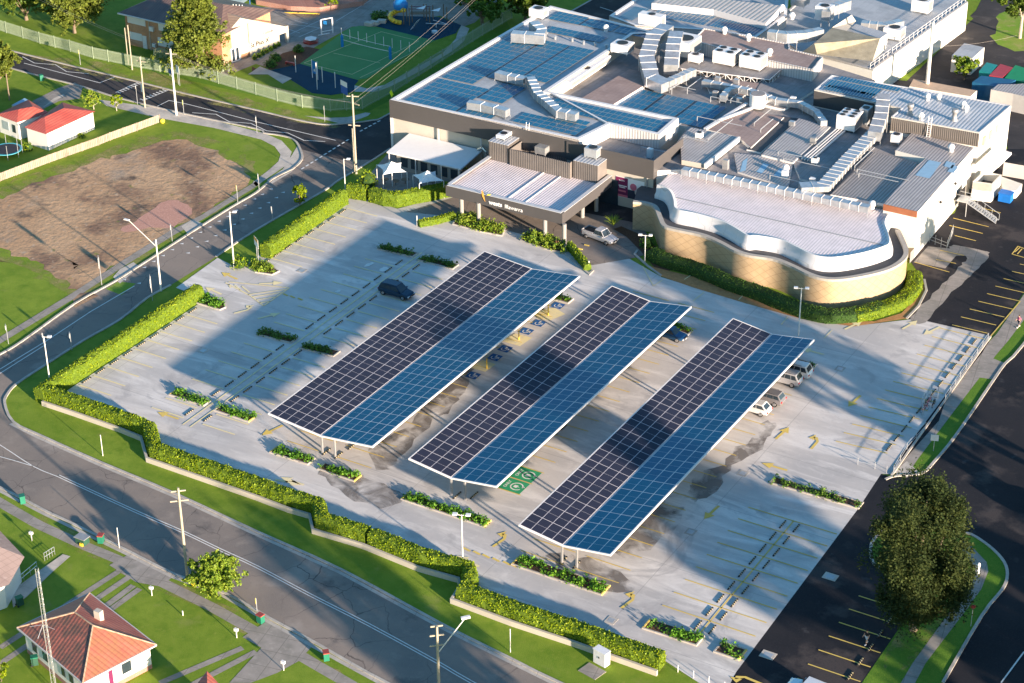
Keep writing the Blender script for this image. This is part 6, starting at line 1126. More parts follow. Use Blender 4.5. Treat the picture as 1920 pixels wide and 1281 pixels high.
pp5=power_pole('timber power pole with crossarms on the lower footpath verge by the round tree',(352,1088),(335,915),((.5,1.5,.9),(1.7,1.9,.9)),.17); pp6=power_pole('timber power pole with long lamp arm at the bottom edge',(823,1290),(816,1175),((.1,1.2,.9),(1.2,1.4,.9),(2.4,1.5,.9)),.17); pp7=power_pole('very tall pale steel pole standing behind the ribbed roof at upper right',(1736,185),(1751,42),(),.34,'pole_white','flood pole',name='steel_pole')
def street_light(label,b,t,tip=None,from_=None,r=.09,name='street_light',heads=1,mat='pole_white',group=None,base=None):
    (x,y,_),(_,_,h)=tilt_top(b,t); o=thing(name,label,'street light',(x,y,0),group=group); MB().tube((x,y,0),(x,y,h),r,r*.7,8).build('pole',mat,o)
    if tip:
        zt=(from_ or h)+ (h-(from_ or h)); zz=tip[2]; q=P(tip[0],tip[1],zz); z0=from_ or h-.4; MB().tube((x,y,z0),q,.055,.045,6).build('arm',mat,o); d=(q[0]-x,q[1]-y); L=math.hypot(*d) or 1; MB().obox((q[0]+d[0]/L*.3,q[1]+d[1]/L*.3),math.atan2(d[1],d[0]),.8,.3,zz-.06,zz+.08).build('lamp_head','cabinet',o)
    else:
        for i in range(heads): a=i*math.pi+.4; MB().tube((x,y,h-.1),(x+math.cos(a)*.55,y+math.sin(a)*.55,h),.04,None,5).build('arm',mat,o); MB().obox((x+math.cos(a)*.7,y+math.sin(a)*.7),a,.5,.4,h-.05,h+.12).build('lamp_head','cabinet',o)
    return x,y,h
street_light('street light with long arm over the road beside the white twin-post sign',(302,546),(293,449),(241,413,9.6),6.6,.13); street_light('tall car park light pole at the left corner of the hedges',(95,727),(82,631),heads=1); street_light('light pole at the driveway corner by the orange club sign',(439,502),(432,397),heads=1,r=.11); street_light('thin light pole at the corner of the club garden hedge',(648,367),(645,298),heads=1,r=.08); street_light('white twin-head light pole behind the stepped lower hedge',(868,1071),(870,965),heads=2); street_light('short garden light pole by the tan wall hedge',(1209,490),(1209,441),heads=2); street_light('tall twin-flood light pole in front of the curved wing',(1497,629),(1498,540),heads=2,r=.1)
x,y,h=pp6; q=P(873,1158,h+.6); o=thing('street_light','lamp arm reaching over the bottom road from its power pole','street light',(x,y,h-3)); MB().tube((x,y,h-3.2),(q[0],q[1],h+.6),.055,None,6).build('arm','pole_white',o); MB().obox((q[0],q[1]),R(50),.9,.32,h+.5,h+.7).build('lamp_head','cabinet',o)
def wire(a,b,sag=.8,r=.013,n=14):
    mb=MB(); pts=[(a[0]+(b[0]-a[0])*k/n,a[1]+(b[1]-a[1])*k/n,a[2]+(b[2]-a[2])*k/n-sag*4*(k/n)*(1-k/n)) for k in range(n+1)]; mb.path(pts,r,4); return mb
def wires(label,a,b,offs,sag=1.2): 
    o=thing('overhead_wires',label,'wires',a,group='overhead power lines')
    for d,z in offs: wire((a[0]+d,a[1]+d*.3,a[2]+z),(b[0]+d,b[1]+d*.3,b[2]+z),sag).build('wire','wire',o)
T=(P(1030,-60)[0],P(1030,-60)[1],10.5); wires('power lines sweeping from the corner pole over the playground fence',pp1,T,((-.8,-.3),(.8,-.3),(.0,-1.6)),1.6)
wires('power lines between the crossing pole and the corner pole',pp2,(pp1[0],pp1[1],pp1[2]-.5),((-.6,-.8),(0,-.8),(.6,-.8)),1.1); wires('power lines from the crossing pole off to the upper left',(pp2[0],pp2[1],pp2[2]),(P(-60,10)[0],P(-60,10)[1],10.5),((-.6,-.8),(.3,-.8)),1.4); wires('thin service wires over the upper roofs at the right',(pp7[0],pp7[1],pp7[2]-4),(P(1900,120)[0],P(1900,120)[1],5),((0,0),),.5)
def sign(label,b,t,size,mat,shape='rect',posts=1,back='galv',name='road_sign',ang=R(-65),group=None,plate2=None,txt=None,tmat='cloth_black',ts=.3,cat='sign',z_off=0):
    (x,y,_),(_,_,h)=tilt_top(b,t); o=thing(name,label,cat,(x,y,0),group=group); c,s=math.cos(ang),math.sin(ang); w_,hh=size
    for k in ([0] if posts==1 else [-.32,.32]): MB().tube((x+c*k,y+s*k,0),(x+c*k,y+s*k,h-.05),.04,None,6).build('post','galv_dull',o)
    n=(s,-c); f=lambda u,v,d:(x+c*u+n[0]*d,y+s*u+n[1]*d,v)
    mb=MB(); zc=h-hh/2
    out={'rect':[(-w_/2,zc-hh/2),(w_/2,zc-hh/2),(w_/2,zc+hh/2),(-w_/2,zc+hh/2)],'diamond':[(0,zc-hh/2),(w_/2,zc),(0,zc+hh/2),(-w_/2,zc)],'round':[(w_/2*math.cos(a),zc+hh/2*math.sin(a)) for a in [math.pi*2*i/14 for i in range(14)]]}[shape]
    k=len(out); mb.add([f(u,v,.05) for u,v in out]+[f(u,v,.08) for u,v in out],[tuple(range(k-1,-1,-1)),tuple(range(k,2*k))]+[(i,(i+1)%k,k+(i+1)%k,k+i) for i in range(k)],[1,0]+[0]*k); mb.build('plate',[mat,back],o)
    if plate2: MB().add([f(u,v,.09) for u,v in ((-w_/2,zc+hh*.1),(w_/2,zc+hh*.1),(w_/2,zc+hh/2),(-w_/2,zc+hh/2))],[(0,1,2,3)]).build('band',plate2,o)
    if txt: label_text(txt,f(0,zc,.095),(R(90),0,ang),ts,tmat,'lettering',o,.003)
    return o
AF=R(-50)   # sign faces turned to the camera side of the road
sign('white and yellow warning sign on a post beside the bare block',(191,535),(180,482),(1.1,1.5),'sign_white',plate2='sign_yellow',ang=AF); sign('white twin-post notice board on the verge below the street light',(286,562),(283,519),(1.5,1.3),'sign_white',posts=2,ang=AF,plate2='paint_yellow',name='notice_board')
sign('small white square sign on the footpath verge beside the gravel patch',(323,453),(319,421),(.7,.7),'sign_white',ang=AF); sign('yellow diamond warning sign beside the upper footpath',(446,381),(444,347),(.9,.9),'sign_yellow','diamond',ang=AF); sign('white diamond sign seen edge-on beside the small street tree',(511,415),(509,387),(.7,.8),'sign_white','diamond',ang=AF); sign('small white sign on the grass beside the lower left hedge',(135,657),(134,624),(.7,.6),'sign_white',ang=AF); sign('small white sign at the left edge on the verge',(16,645),(13,609),(.7,.6),'sign_white',ang=AF); sign('curved white hook-topped post sign at the left road edge',(83,650),(80,624),(.45,.7),'sign_white','round',ang=AF)
sign('orange and white illuminated club sign by the driveway hedge',(484,492),(470,447),(1.7,1.3),'sign_white',ang=R(-35),posts=2,plate2='sign_orange',name='club_sign'); sign('white sign on the kerb at the curved corner footpath',(486,357),(485,326),(.55,.8),'sign_white',ang=AF); sign('yellow school sign left of the crossing',(151,122),(149,93),(.6,.7),'sign_yellow',ang=AF); sign('round yellow sign right of the crossing',(345,215),(343,187),(.7,.9),'sign_lime','round',ang=AF); sign('cream sign plate beside the road before the junction',(482,250),(480,218),(.7,1.0),'sign_white',ang=AF); sign('bright lime pedestrian sign above the hall corner road',(736,212),(734,168),(1.2,1.3),'sign_lime','diamond',ang=R(-25)); sign('small green-backed sign on the junction island verge',(609,228),(607,198),(.5,.7),'fence_green','rect',ang=AF)
sign('white rectangular sign on the verge by the right-hand street',(1750,846),(1753,815),(.9,.8),'sign_white',ang=R(20)); sign('small red round sign on the island by the big tree',(1820,1175),(1823,1133),(.5,.5),'lid_red','round',ang=R(20)); sign('blue school sign at the crossing gate on two posts',(320,143),(312,122),(1.8,1.6),'sign_blue',posts=2,ang=R(-30),plate2='sign_white',cat='school sign',name='school_sign'); sign('white board sign right of the blue school sign',(336,160),(333,123),(1.3,1.3),'sign_white',ang=R(-30),posts=2); sign('white school zone plate fixed on the crossing pole',(270,190),(268,158),(1.1,1.4),'sign_white',ang=R(-25)); sign('tall white school zone marker post beside the footpath',(258,196),(256,160),(.4,.5),'sign_white',ang=AF); sign('yellow diamond sign beside the red-lidded bin',(482,1147),(481,1121),(.8,.8),'sign_yellow','diamond',ang=AF)
led=sign('colourful purple and blue electronic school sign behind the corner pole',(648,205),(648,152),(1.9,2.2),'sign_blue',posts=2,ang=R(-22),plate2='sign_white',name='electronic_sign',cat='school sign')
def post(label,b,t,r=.045,mat='pole_white',name='marker_post',cat='post',group=None): (x,y,_),(_,_,h)=tilt_top(b,t); return tag(MB().tube((x,y,0),(x,y,h),r,r,8).tube((x,y,h),(x,y,h+.03),r*1.3,r*1.3,8).build(name,mat),label,cat,group)
post('white marker post in the grass strip below the long hedge, left part',(193,855),(189,816)); post('blue-topped thin post beside the lower road kerb',(224,1028),(227,989)); post('white marker post in the grass strip near the bottom edge',(957,1223),(956,1180)); post('white post at the hedge end by the entrance driveway',(1104,505),(1103,490),.09); post('white marker post at the tip of the low entrance hedge',(782,424),(781,405),.07)
for i,(b,t) in enumerate((((555,136),(553,105)),((605,155),(603,126)),((629,165),(627,136)),((595,168),(592,118)))): post('%s white goal post from the left on the blue school court'%ORD[i],b,t,.07,group='white posts on the blue court')
for i,(b,t) in enumerate((((1028,592),(1028,573)),((973,638),(973,622)),((913,692),(913,673)))): post('yellow bollard %s the blue accessible bay symbols'%('at the far end of','between two pairs of','at the near end of')[i],b,t,.075,'bollard_yellow','bollard','bollard','yellow bollards in the accessible bays')
for i in range(5): post('%s white picket post right of the retaining wall end'%ORD[i],(1242+29*i,1250+10.5*i),(1242+29*i,1237+10.5*i),.04,'white_metal','picket_post','post','white posts after the hedge end')
for i,q in enumerate(((1100,461),(1088,468),(1076,474))): p=P(*q); tag(MB().box(p[0]-.35,p[0]+.35,p[1]-.08,p[1]+.08,.04,.17).build('kerb_block','paint_yellow'),'%s yellow kerb block beside the canopy corner column'%ORD[i],'kerb block','yellow kerb blocks')
# bins, boxes, hydrants
def bin_(label,px,lid,body='bin_dark',name='wheelie_bin',h=1.1,group='wheelie bins on the verges'):
    p=P(*px); o=thing(name,label,'bin',(p[0],p[1],0),random.random()*3,group); MB().prism([(-.28,-.33),(.28,-.33),(.28,.33),(-.28,.33)],.1,h*.9,0,0,True).build('body',body,o,local=True); MB().box(-.31,.31,-.37,.37,h*.9+.002,h).build('lid',lid,o,local=True)
    for s in (-.25,.25): MB().tube((s-.04,.33,.11),(s+.04,.33,.11),.11,None,10).build('wheel','black_plastic',o,local=True)
bin_('green wheelie bin on the lower left road kerb',(43,944),'bin_green','bin_green'); bin_('red-lidded green bin on the verge near the thin blue-topped post',(190,1018),'lid_red','bin_green'); bin_('red-lidded green bin beside the yellow diamond sign',(489,1168),'lid_red','bin_green'); bin_('red-lidded green bin nearest the bottom power pole',(612,1238),'lid_red','bin_green'); bin_('teal-lidded bin behind the ramp of the neighbour house',(38,1135),'bin_green','bin_dark'); bin_('teal-lidded bin beside the red-roofed cottage side wall',(66,1247),'bin_green','bin_dark'); bin_('bright green wheelie bin on the lawn at upper left',(78,152),'bin_green','bin_green')
p=P(155,1018); o=thing('utility_box','green-topped open utility box on the lower left footpath','utility box',(p[0],p[1],0)); MB().box(p[0]-.6,p[0]+.6,p[1]-.45,p[1]+.45,.0,.75).build('body','bin_dark',o); MB().box(p[0]-.75,p[0]+.7,p[1]-.5,p[1]+.55,.752,.83).build('lid','steel_grey',o); MB().box(p[0]+.1,p[0]+.5,p[1]-.62,p[1]-.46,.0,.35).build('step','hydrant_yellow',o)
p=P(364,1096); tag(MB().lathe((p[0],p[1]),[(.35,0),(.4,.3),(.32,.8),(.05,.95)],10).build('marker_cone','hydrant_yellow',None,smooth=True),'yellow rounded marker at the foot of the lower power pole','marker'); p=P(305,231); tag(MB().ball((p[0],p[1],.35),.4,10).build('hydrant','hydrant_yellow'),'small yellow hydrant at the end of the timber fence','hydrant')
p=P(1128,1245); o=thing('electrical_cabinet','white electrical cabinet on the grass below the lower hedge','cabinet',(p[0],p[1],0)); MB().obox(p,R(-12),1.5,.8,.1,1.7).build('body','cabinet',o); MB().obox(p,R(-12),1.6,.9,1.702,1.78).build('roof','cabinet',o); MB().obox((p[0]-.25,p[1]-1.5),R(-12),2.2,1.7,0,.05).build('slab','concrete_old',o); MB().obox((p[0]-.1,p[1]-.42),R(-12),.12,.03,.9,1.1).build('handle','black_plastic',o)
def mailbox(label,px):
    p=P(*px); o=thing('mailbox',label,'mailbox',(p[0],p[1],0),group='white mailboxes on front lawns'); MB().tube((p[0],p[1],0),(p[0],p[1],.85),.05,None,6).build('post','frame_white',o); MB().box(p[0]-.2,p[0]+.2,p[1]-.14,p[1]+.14,.85,1.15).build('box','frame_white',o)
for q,l in (((60,1014),'white mailbox on the lawn at upper left of the ramp'),((285,1117),'white mailbox at the corner of the driveways'),((444,1196),'white mailbox on the sunlit lawn near the verge'),((532,1257),'white mailbox on the bottom lawn by the driveway')): mailbox(l,q)
post('thin white garden tap post in the middle of the sunlit lawn',(343,1154),(343,1146),.06); 
for i,(a,b) in enumerate((((84,1052),(103,1040)),((20,1110),(70,1068)))):
    A=P(*a,0);B=P(*b,0); o=thing('ramp_handrail','grey handrail along the concrete ramp, %s part'%('upper','lower')[i],'handrail',A); mb=MB()
    for z in (.5,1.0): mb.tube((A[0],A[1],z),(B[0],B[1],z),.035,None,5)
    for k in range(5): f=k/4; mb.tube((A[0]+(B[0]-A[0])*f,A[1]+(B[1]-A[1])*f,0),(A[0]+(B[0]-A[0])*f,A[1]+(B[1]-A[1])*f,1.0),.03,None,5)
    mb.build('rail','galv',o)
def railing(label,px,h=1.0,step=2.0,mat='galv_dull',bars=(.5,1.0),name='railing'):
    pts=[p[:2] for p in PL(px)]; o=thing(name,label,'railing',(*pts[0],0)); mb=MB()
    for z in bars:
        for a,b in zip(pts,pts[1:]): mb.tube((*a,z),(*b,z),.03,None,5)
    mb.build('rail',mat,o)
    for x,y in dens(pts,step,0,False): MB().tube((x,y,0),(x,y,h),.035,None,5).build('post',mat,o)
railing('long white railing along the right edge of the car park, upper run',[(1852,638),(1800,710),(1772,752)]); railing('white railing along the right edge of the car park, lower run below the bicycles',[(1735,805),(1700,845),(1675,888)]); railing('white railing across the head of the exit ramp',[(1608,872),(1640,880),(1662,888)])
railing('small white mesh enclosure on the concrete pad by the white wall',[(1742,455),(1775,468),(1786,440)],1.5,.8)
# low kerb wall under the railings
mb=MB(); ribbon(mb,[p[:2] for p in PL([(1857,632),(1672,892)])],.25,0,.16); tag(mb.build('kerb_wall','concrete_path'),'low concrete kerb wall along the right edge of the car park','wall')
def bicycle(label,px,ang,mat):
    p=P(*px); o=thing('bicycle',label,'bicycle',(p[0],p[1],.05),ang,'bicycles in the right-hand rack')
    for x in (-.5,.5):
        mb=MB(); 
        for k in range(12): a,b=2*math.pi*k/12,2*math.pi*(k+1)/12; mb.tube((x+.33*math.cos(a),0,.33+.33*math.sin(a)),(x+.33*math.cos(b),0,.33+.33*math.sin(b)),.025,None,4)
        mb.build('wheel','tyre',o,local=True)
    MB().path([(-.5,0,.33),(-.12,0,.72),(.4,0,.75),(0,0,.3),(-.5,0,.33)],.03,5).tube((.4,0,.85),(.5,0,.33),.03).tube((-.12,0,.72),(0,0,.3),.025).build('frame',mat,o,local=True); MB().tube((.4,-.25,1.0),(.4,.25,1.0),.02).tube((.4,0,1.0),(.4,0,.75),.02).build('handlebar','black_plastic',o,local=True); MB().box(-.25,0,-.06,.06,.85,.9).build('saddle','black_plastic',o,local=True)
bicycle('pink bicycle parked highest in the railing rack at the right edge',(1741,758),R(85),'poster_pink'); bicycle('red bicycle parked lowest in the railing rack at the right edge',(1733,772),R(70),'lid_red'); bicycle('dark bicycle at the back of the railing rack at the right edge',(1750,762),R(95),'black_plastic')
railing('tall pale glass-sided bicycle rack enclosure at the right edge',[(1730,780),(1727,768),(1745,742),(1758,746)],1.7,1.2,'galv',(.1,.9,1.7),'bicycle_rack')
def drain(label,px,w=1.0,d=.8,mat='concrete_path'):
    p=P(*px); o=thing('drain_cover',label,'drain cover',(p[0],p[1],.04),group='drain covers'); MB().box(p[0]-w/2,p[0]+w/2,p[1]-d/2,p[1]+d/2,.04,.066).build('frame',mat,o); MB().box(p[0]-w*.3,p[0]+w*.3,p[1]-d*.3,p[1]+d*.3,.067,.072).build('grate','galv_dull',o)
for q,l in (((381,658),'square drain cover on the shaded left bays'),((1146,1164),'square drain cover beside the lower hedge near the arrow'),((1295,998),'square drain cover on the blue-shaded slab right of the third canopy'),((1557,1082),'pale drain cover in the middle of the dark asphalt'),((1440,1229),'large pale drain cover at the lower left of the dark asphalt'),((566,508),'faint drain cover among the left bays'),((1393,888),'small drain cover under the third canopy edge'),((1575,692),'pale drain cover near the middle right of the car park')): drain(l,q,1.5 if q[0] in(1440,1557) else 1.1,1.2)
# blue skip / bins by rear wall
p=P(1885,378); o=thing('rubbish_skip','bright blue waste skip beside the pale bin enclosure','skip',(p[0],p[1],0)); MB().prism([(p[0]-.9,p[1]-.7),(p[0]+.9,p[1]-.7),(p[0]+.9,p[1]+.7),(p[0]-.9,p[1]+.7)],.15,1.4).build('body','bin_blue',o); MB().box(p[0]-1,p[0]+1,p[1]-.8,p[1]+.8,1.402,1.48).build('lid','bin_blue',o)
fence('yard_fence','grey corrugated screen fence behind the rear awning','fence',[(1880,330),(1925,338)],2.2,'grey_wall',2); tag(MB().prism([P(1872,345)[:2],P(1915,360)[:2],P(1905,372)[:2],P(1880,375)[:2]],0,1.3).build('sand_wall','render_wall'),'pale sloping block wall beside the blue skip','wall')
# trampoline
p=P(14,290); o=thing('trampoline','round trampoline with pale blue rim in the yard at the left edge','trampoline',(p[0],p[1],0)); MB().lathe((p[0],p[1]),[(2.0,.9),(2.35,.93),(2.35,.86)],24).build('rim','trampoline_blue',o); MB().lathe((p[0],p[1]),[(1.98,.935),(1.0,.938),(.01,.94)],24).build('mat','mat_black',o)
for k in range(8): a=k*math.pi/4; MB().tube((p[0]+2.3*math.cos(a),p[1]+2.3*math.sin(a),0),(p[0]+2.3*math.cos(a),p[1]+2.3*math.sin(a),2.4),.035,None,5).build('pole','galv_dull',o)
# playground
pg=thing('playground_tower','play structure with blue cap, yellow spiral slide, pale slide and brown bridge','playground',P(775,35)); q=lambda x,y,z=0:P(x,y,z)
A=P(755,50); 
for i,(x,y) in enumerate(((757,46),(763,40),(768,48),(773,42),(800,40),(806,46),(812,36),(795,34),(838,40),(832,34))): a=P(x,y); MB().tube((a[0],a[1],0),(a[0],a[1],3.2 if i<6 else 2.6),.09,None,6).build('post','bark',pg)
a=P(752,38); MB().lathe((a[0],a[1]),[(1.2,2.2),(1.3,2.6),(1.3,3.3),(.9,3.8),(.1,4.2)],12).build('cap','slide_blue',pg,smooth=True)
mb=MB(); pts=[(a[0]+1.25*math.cos(t),a[1]-1.2+1.25*math.sin(t),2.4-.36*t) for t in [k*.45 for k in range(14)]]; mb.path(pts,.42,8); mb.build('spiral_slide','slide_yellow',pg,smooth=True)
a=P(785,38,2.0);b=P(772,54,.2); mb=MB(); ribbon(mb,[a[:2],b[:2]],1.0,0,.1); mb.v=[(x,y,z+(2.0 if math.hypot(x-a[0],y-a[1])<1.2 else .15)) for x,y,z in mb.v]; mb.build('straight_slide','slide_pale',pg)
a=P(770,40);b=P(808,40); mb=MB(); ribbon(mb,[a[:2],b[:2]],1.2,1.5,1.62); mb.build('bridge','bark',pg); mb=MB()
for s in (.6,-.6):
    l=offset_line([a[:2],b[:2]],s); mb.tube((*l[0],2.5),(*l[1],2.5),.05)
mb.build('bridge_rail','maroon',pg)
for x,y,l in ((790,16,'left'),(818,20,'right')): a=P(x,y,3.2); MB().poly([(a[0]-.8,a[1]-.5,a[2]),(a[0]+.9,a[1]-.6,a[2]+.2),(a[0]+.5,a[1]+.8,a[2]+.4)]).build('panel','fabric_white',pg)
a=P(818,52); se=thing('seesaw','pale springy seesaw bars on the blue playground pad','seesaw',(a[0],a[1],0)); MB().tube((a[0]-2,a[1]-.2,.5),(a[0]+2,a[1]+.3,.9),.07).tube((a[0],a[1],0),(a[0],a[1],.7),.1).build('beam','slide_pale',se); MB().tube((a[0]-1.2,a[1]+.9,.9),(a[0]+1.8,a[1]+1.1,.6),.06).build('beam','slide_pale',se)
a=P(815,62); tag(MB().lathe((a[0],a[1]),[(.55,.05),(.55,.4),(.05,.45)],12).build('play_stool','slide_pale'),'round pale stepping stool on the blue playground pad','stool')
A=P(642,88);B=P(732,111); vn=thing('volleyball_net','white-edged volleyball net between two blue padded posts','net',A)
for a in (A,B): MB().lathe((a[0],a[1]),[(.25,0),(.25,2.0),(.12,2.05),(.1,2.3)],10).build('post','slide_blue',vn)
mb=MB(); 
for z in (2.3,1.35): wire((A[0],A[1],z),(B[0],B[1],z),.12,.035,10); mb2=wire((A[0],A[1],z),(B[0],B[1],z),.12,.04,10); mb.add(mb2.v,mb2.f)
mb.tube((A[0],A[1],1.35),(A[0],A[1],2.3),.04); mb.tube((B[0],B[1],1.35),(B[0],B[1],2.3),.04); mb.build('net_edge','frame_white',vn)
bn=thing('court_banner','blue banner with pale emblem shapes between two white court posts','banner',P(590,140)); a=P(586,146);b=P(596,150)
for k in (a,b): MB().tube((k[0],k[1],0),(k[0],k[1],3.2),.07,None,6).build('post','frame_white',bn)
mb=MB(); mb.add([(a[0],a[1],.9),(b[0],b[1],.9),(b[0],b[1],3.1),(a[0],a[1],3.1)],[(0,1,2,3)]); mb.build('cloth','slide_blue',bn); c=((a[0]+b[0])/2,(a[1]+b[1])/2-.05); MB().add([(c[0]-.25,c[1],1.3),(c[0]+.2,c[1],1.3),(c[0]+.1,c[1],1.8),(c[0]-.15,c[1],1.7)],[(0,1,2,3)]).build('emblem','slide_pale',bn)
sf=thing('sports_frame','white tubular goal frame with blue board beside the court','goal frame',P(613,62)); a=P(603,66);b=P(624,62)
for k in (a,b): MB().box(k[0]-.09,k[0]+.09,k[1]-.09,k[1]+.09,0,2.8).build('upright','frame_white',sf)
MB().path([(a[0],a[1],2.8),(b[0],b[1],2.8)],.09).path([(a[0],a[1]-1,.3),(b[0],b[1]-1,.3)],.07).path([(a[0],a[1],.6),(b[0],b[1],.6)],.06).build('crossbar','frame_white',sf); MB().box(min(a[0],b[0])+.3,max(a[0],b[0])-.2,a[1]+.3,a[1]+.4,2.0,2.6).build('board','slide_blue',sf)
a=P(583,80); pt_=thing('picnic_table','red and white hexagonal picnic table in the school yard','picnic table',a); MB().lathe((a[0],a[1]),[(1.1,.7),(1.1,.8),(.05,.82)],6).build('top','fabric_white',pt_); MB().lathe((a[0],a[1]),[(1.3,.05),(1.5,.4),(1.2,.42)],6).build('seat','lid_red',pt_); MB().tube((a[0],a[1],0),(a[0],a[1],.7),.3).build('base','lid_red',pt_)
a=P(545,122); tag(MB().box(a[0]-1.0,a[0]+.9,a[1]-.2,a[1]+.2,.3,.5).box(a[0]-1,a[0]-.8,a[1]-.2,a[1]+.2,0,.3).box(a[0]+.7,a[0]+.9,a[1]-.2,a[1]+.2,0,.3).build('red_bench','lid_red'),'low red bench at the edge of the dark school garden','bench')
a=P(690,45); rs=thing('planter_rocks','pale sandstone blocks with shrubs between yard and court','rock border',a); 
for i,(x,y) in enumerate(((692,48),(703,46),(716,43),(728,33),(738,28))): k=P(x,y); MB().obox(k,R(10*i),1.5,.9,0,.6).build('rock','cream_wall',rs)
bush('shrub','dark clipped shrub mass inside the sandstone block border',(715,32),2.6,.9,'leaf_hedge_dark',700,.35)
# gravel-side outdoor seating under the sails
for i,(x,y) in enumerate(((722,345),(742,348),(760,345),(790,350),(812,348))):
    a=P(x,y); o=thing('garden_table','%s dark round garden table from the left under the sails'%ORD[i],'table',a,group='garden tables under the shade sails'); MB().lathe((a[0],a[1]),[(.6,.72),(.62,.76),(.05,.765)],12).build('top','bark',o); MB().tube((a[0],a[1],0),(a[0],a[1],.72),.05).build('leg','black_plastic',o)
sheet('paving',[(700,350),(725,335),(860,345),(845,365),(745,380),(700,368)],.03,'concrete_old')
# ================= CARS =================
def car(label,px,ang,paint,L=4.7,W=1.88,H=1.68,kind='suv',z=.04,pxz=0,name=None,group=None,pt=None):
    p=pt or P(*px,pxz); t=thing(name or ('utility_truck' if kind=='ute' else 'parked_car'),label,'car',(p[0],p[1],z),ang,group); P_='car_'+paint; hl=L/2; g=.30
    zb=.95 if kind!='hatch' else .86
    xs=[-hl,-hl+.12,-hl+.8,-.6,.6,hl-1.1,hl-.35,hl]; hw=[.80,.92,.985,1,1,.985,.90,.74]
    zt=[zb-.12,zb+.02,zb+.04,zb+.03,zb,zb-.03,zb-.14,zb-.32] if kind!='ute' else [zb,zb+.08,zb+.08,zb+.06,zb+.03,zb+.02,zb-.08,zb-.28]
    bot=[g+.18,g+.05,g,g,g,g,g+.03,g+.15]; mb=MB(); N=10; vs=[]
    for x,h_,a,b in zip(xs,hw,zt,bot):
        w_=W/2*h_; m=(a+b)/2; vs+=[(x,-w_*.90,b),(x,-w_,b+.12),(x,-w_*1.0,m+.1),(x,-w_*.965,a-.08),(x,-w_*.86,a),(x,w_*.86,a),(x,w_*.965,a-.08),(x,w_*1.0,m+.1),(x,w_,b+.12),(x,w_*.90,b)]
    fs=[]
    for i in range(len(xs)-1): fs+=[(i*N+k,i*N+(k+1)%N,(i+1)*N+(k+1)%N,(i+1)*N+k) for k in range(N)]
    fs+=[tuple(range(N-1,-1,-1)),tuple(range((len(xs)-1)*N,len(xs)*N))]; mb.add(vs,fs)
    # cabin
    if kind=='ute': c=[(-.45,.84),(-.30,.70),(.75,.70),(1.35,.84)]
    elif kind=='hatch': c=[(-hl+.15,.80),(-hl+.75,.68),(.35,.68),(hl-1.15,.80)]
    else: c=[(-hl+.10,.84),(-hl+.50,.72),(.45,.72),(hl-1.25,.85)]
    zc=zt[3]-.04; zr=H-.04; lo=[(c[0][0],c[0][1]),(c[3][0],c[3][1])]; hi=[(c[1][0],c[1][1]),(c[2][0],c[2][1])]
    def ringpt(q,z): return [(q[0][0],-W/2*q[0][1]*1.08,z),(q[1][0],-W/2*q[1][1]*1.04,z),(q[1][0],W/2*q[1][1]*1.04,z),(q[0][0],W/2*q[0][1]*1.08,z)]
    b=ringpt(lo,zc); r=ringpt(hi,zr); rc=[(x*.98+.0,y*.9,zr+.06) for x,y,z in r]; mb.add(b+r+rc,[(0,1,5,4),(1,2,6,5),(2,3,7,6),(3,0,4,7),(4,5,9,8),(5,6,10,9),(6,7,11,10),(7,4,8,11),(8,9,10,11)]); body=mb.build('body',P_,t,smooth=False,local=True)
    m=body.modifiers.new('b','BEVEL'); m.width=.05; m.segments=2; m.limit_method='ANGLE'; m.angle_limit=R(28)
    def lerp(a,b,f): return tuple(a[i]+(b[i]-a[i])*f for i in range(3))
    def gl(A,B,C,D,u0,u1,v0,v1,off,name='side_window'):
        q=[lerp(lerp(A,B,u),lerp(D,C,u),v) for u,v in ((u0,v0),(u1,v0),(u1,v1),(u0,v1))]; q=[(x+off[0],y+off[1],z+off[2]) for x,y,z in q]; MB().add(q,[(0,1,2,3)]).build(name,'glass',t,local=True)
    for s,(A,B,C,D) in ((-1,(b[0],b[1],r[1],r[0])),(1,(b[3],b[2],r[2],r[3]))):
        for u0,u1 in (((.06,.46),(.5,.94)) if kind!='suv' else ((.05,.28),(.31,.58),(.61,.95))): gl(A,B,C,D,u0,u1,.18,.9,(0,s*.02,.008))
    gl(b[1],b[2],r[2],r[1],.06,.94,.10,.93,(.02,0,.012),'windscreen'); gl(b[0],b[3],r[3],r[0],.1,.9,.2,.9,(-.02,0,.012),'rear_window')
    for sx in (hl-.92,-hl+.88):
        for s in (-1,1):
            wr=.35 if kind!='hatch' else .31; MB().tube((sx,s*(W/2-.26),wr),(sx,s*(W/2-.01),wr),wr,None,18).build('tyre','tyre',None,local=True)
            ty=bpy.data.objects[-1] if False else None
    ws=[o for o in bpy.data.objects if o.name.startswith('tyre') and o.parent is None]
    for o in ws: 
        o.name='wheel'; o.parent=t; v=o.data.vertices; cx=sum(q.co.x for q in v)/len(v); cy=sum(q.co.y for q in v)/len(v); cz=sum(q.co.z for q in v)/len(v); s=1 if cy>0 else -1; MB().lathe((0,0),[(.22,0),(.2,.03),(.03,.02)],12).build('rim','rim',o,local=True); k=[c_ for c_ in bpy.data.objects if c_.parent==o][0]; k.location=(cx,s*(W/2-.005),cz); k.rotation_euler=(R(-90)*s,0,0)
    for s in (-1,1):
        MB().box(hl-.16,hl-.03,s*W*.33-.2,s*W*.33+.2,zb-.42,zb-.26).build('headlight','lamp_clear',t,local=True); MB().box(-hl-.015,-hl+.06,s*W*.36-.14,s*W*.36+.14,zb-.28,zb-.08).build('tail_light','lamp_red',t,local=True); MB().box(c[3][0]-.35,c[3][0]-.15,s*(W/2+.02)-.09,s*(W/2+.02)+.09,zb+.02,zb+.17).build('mirror',P_,t,local=True)
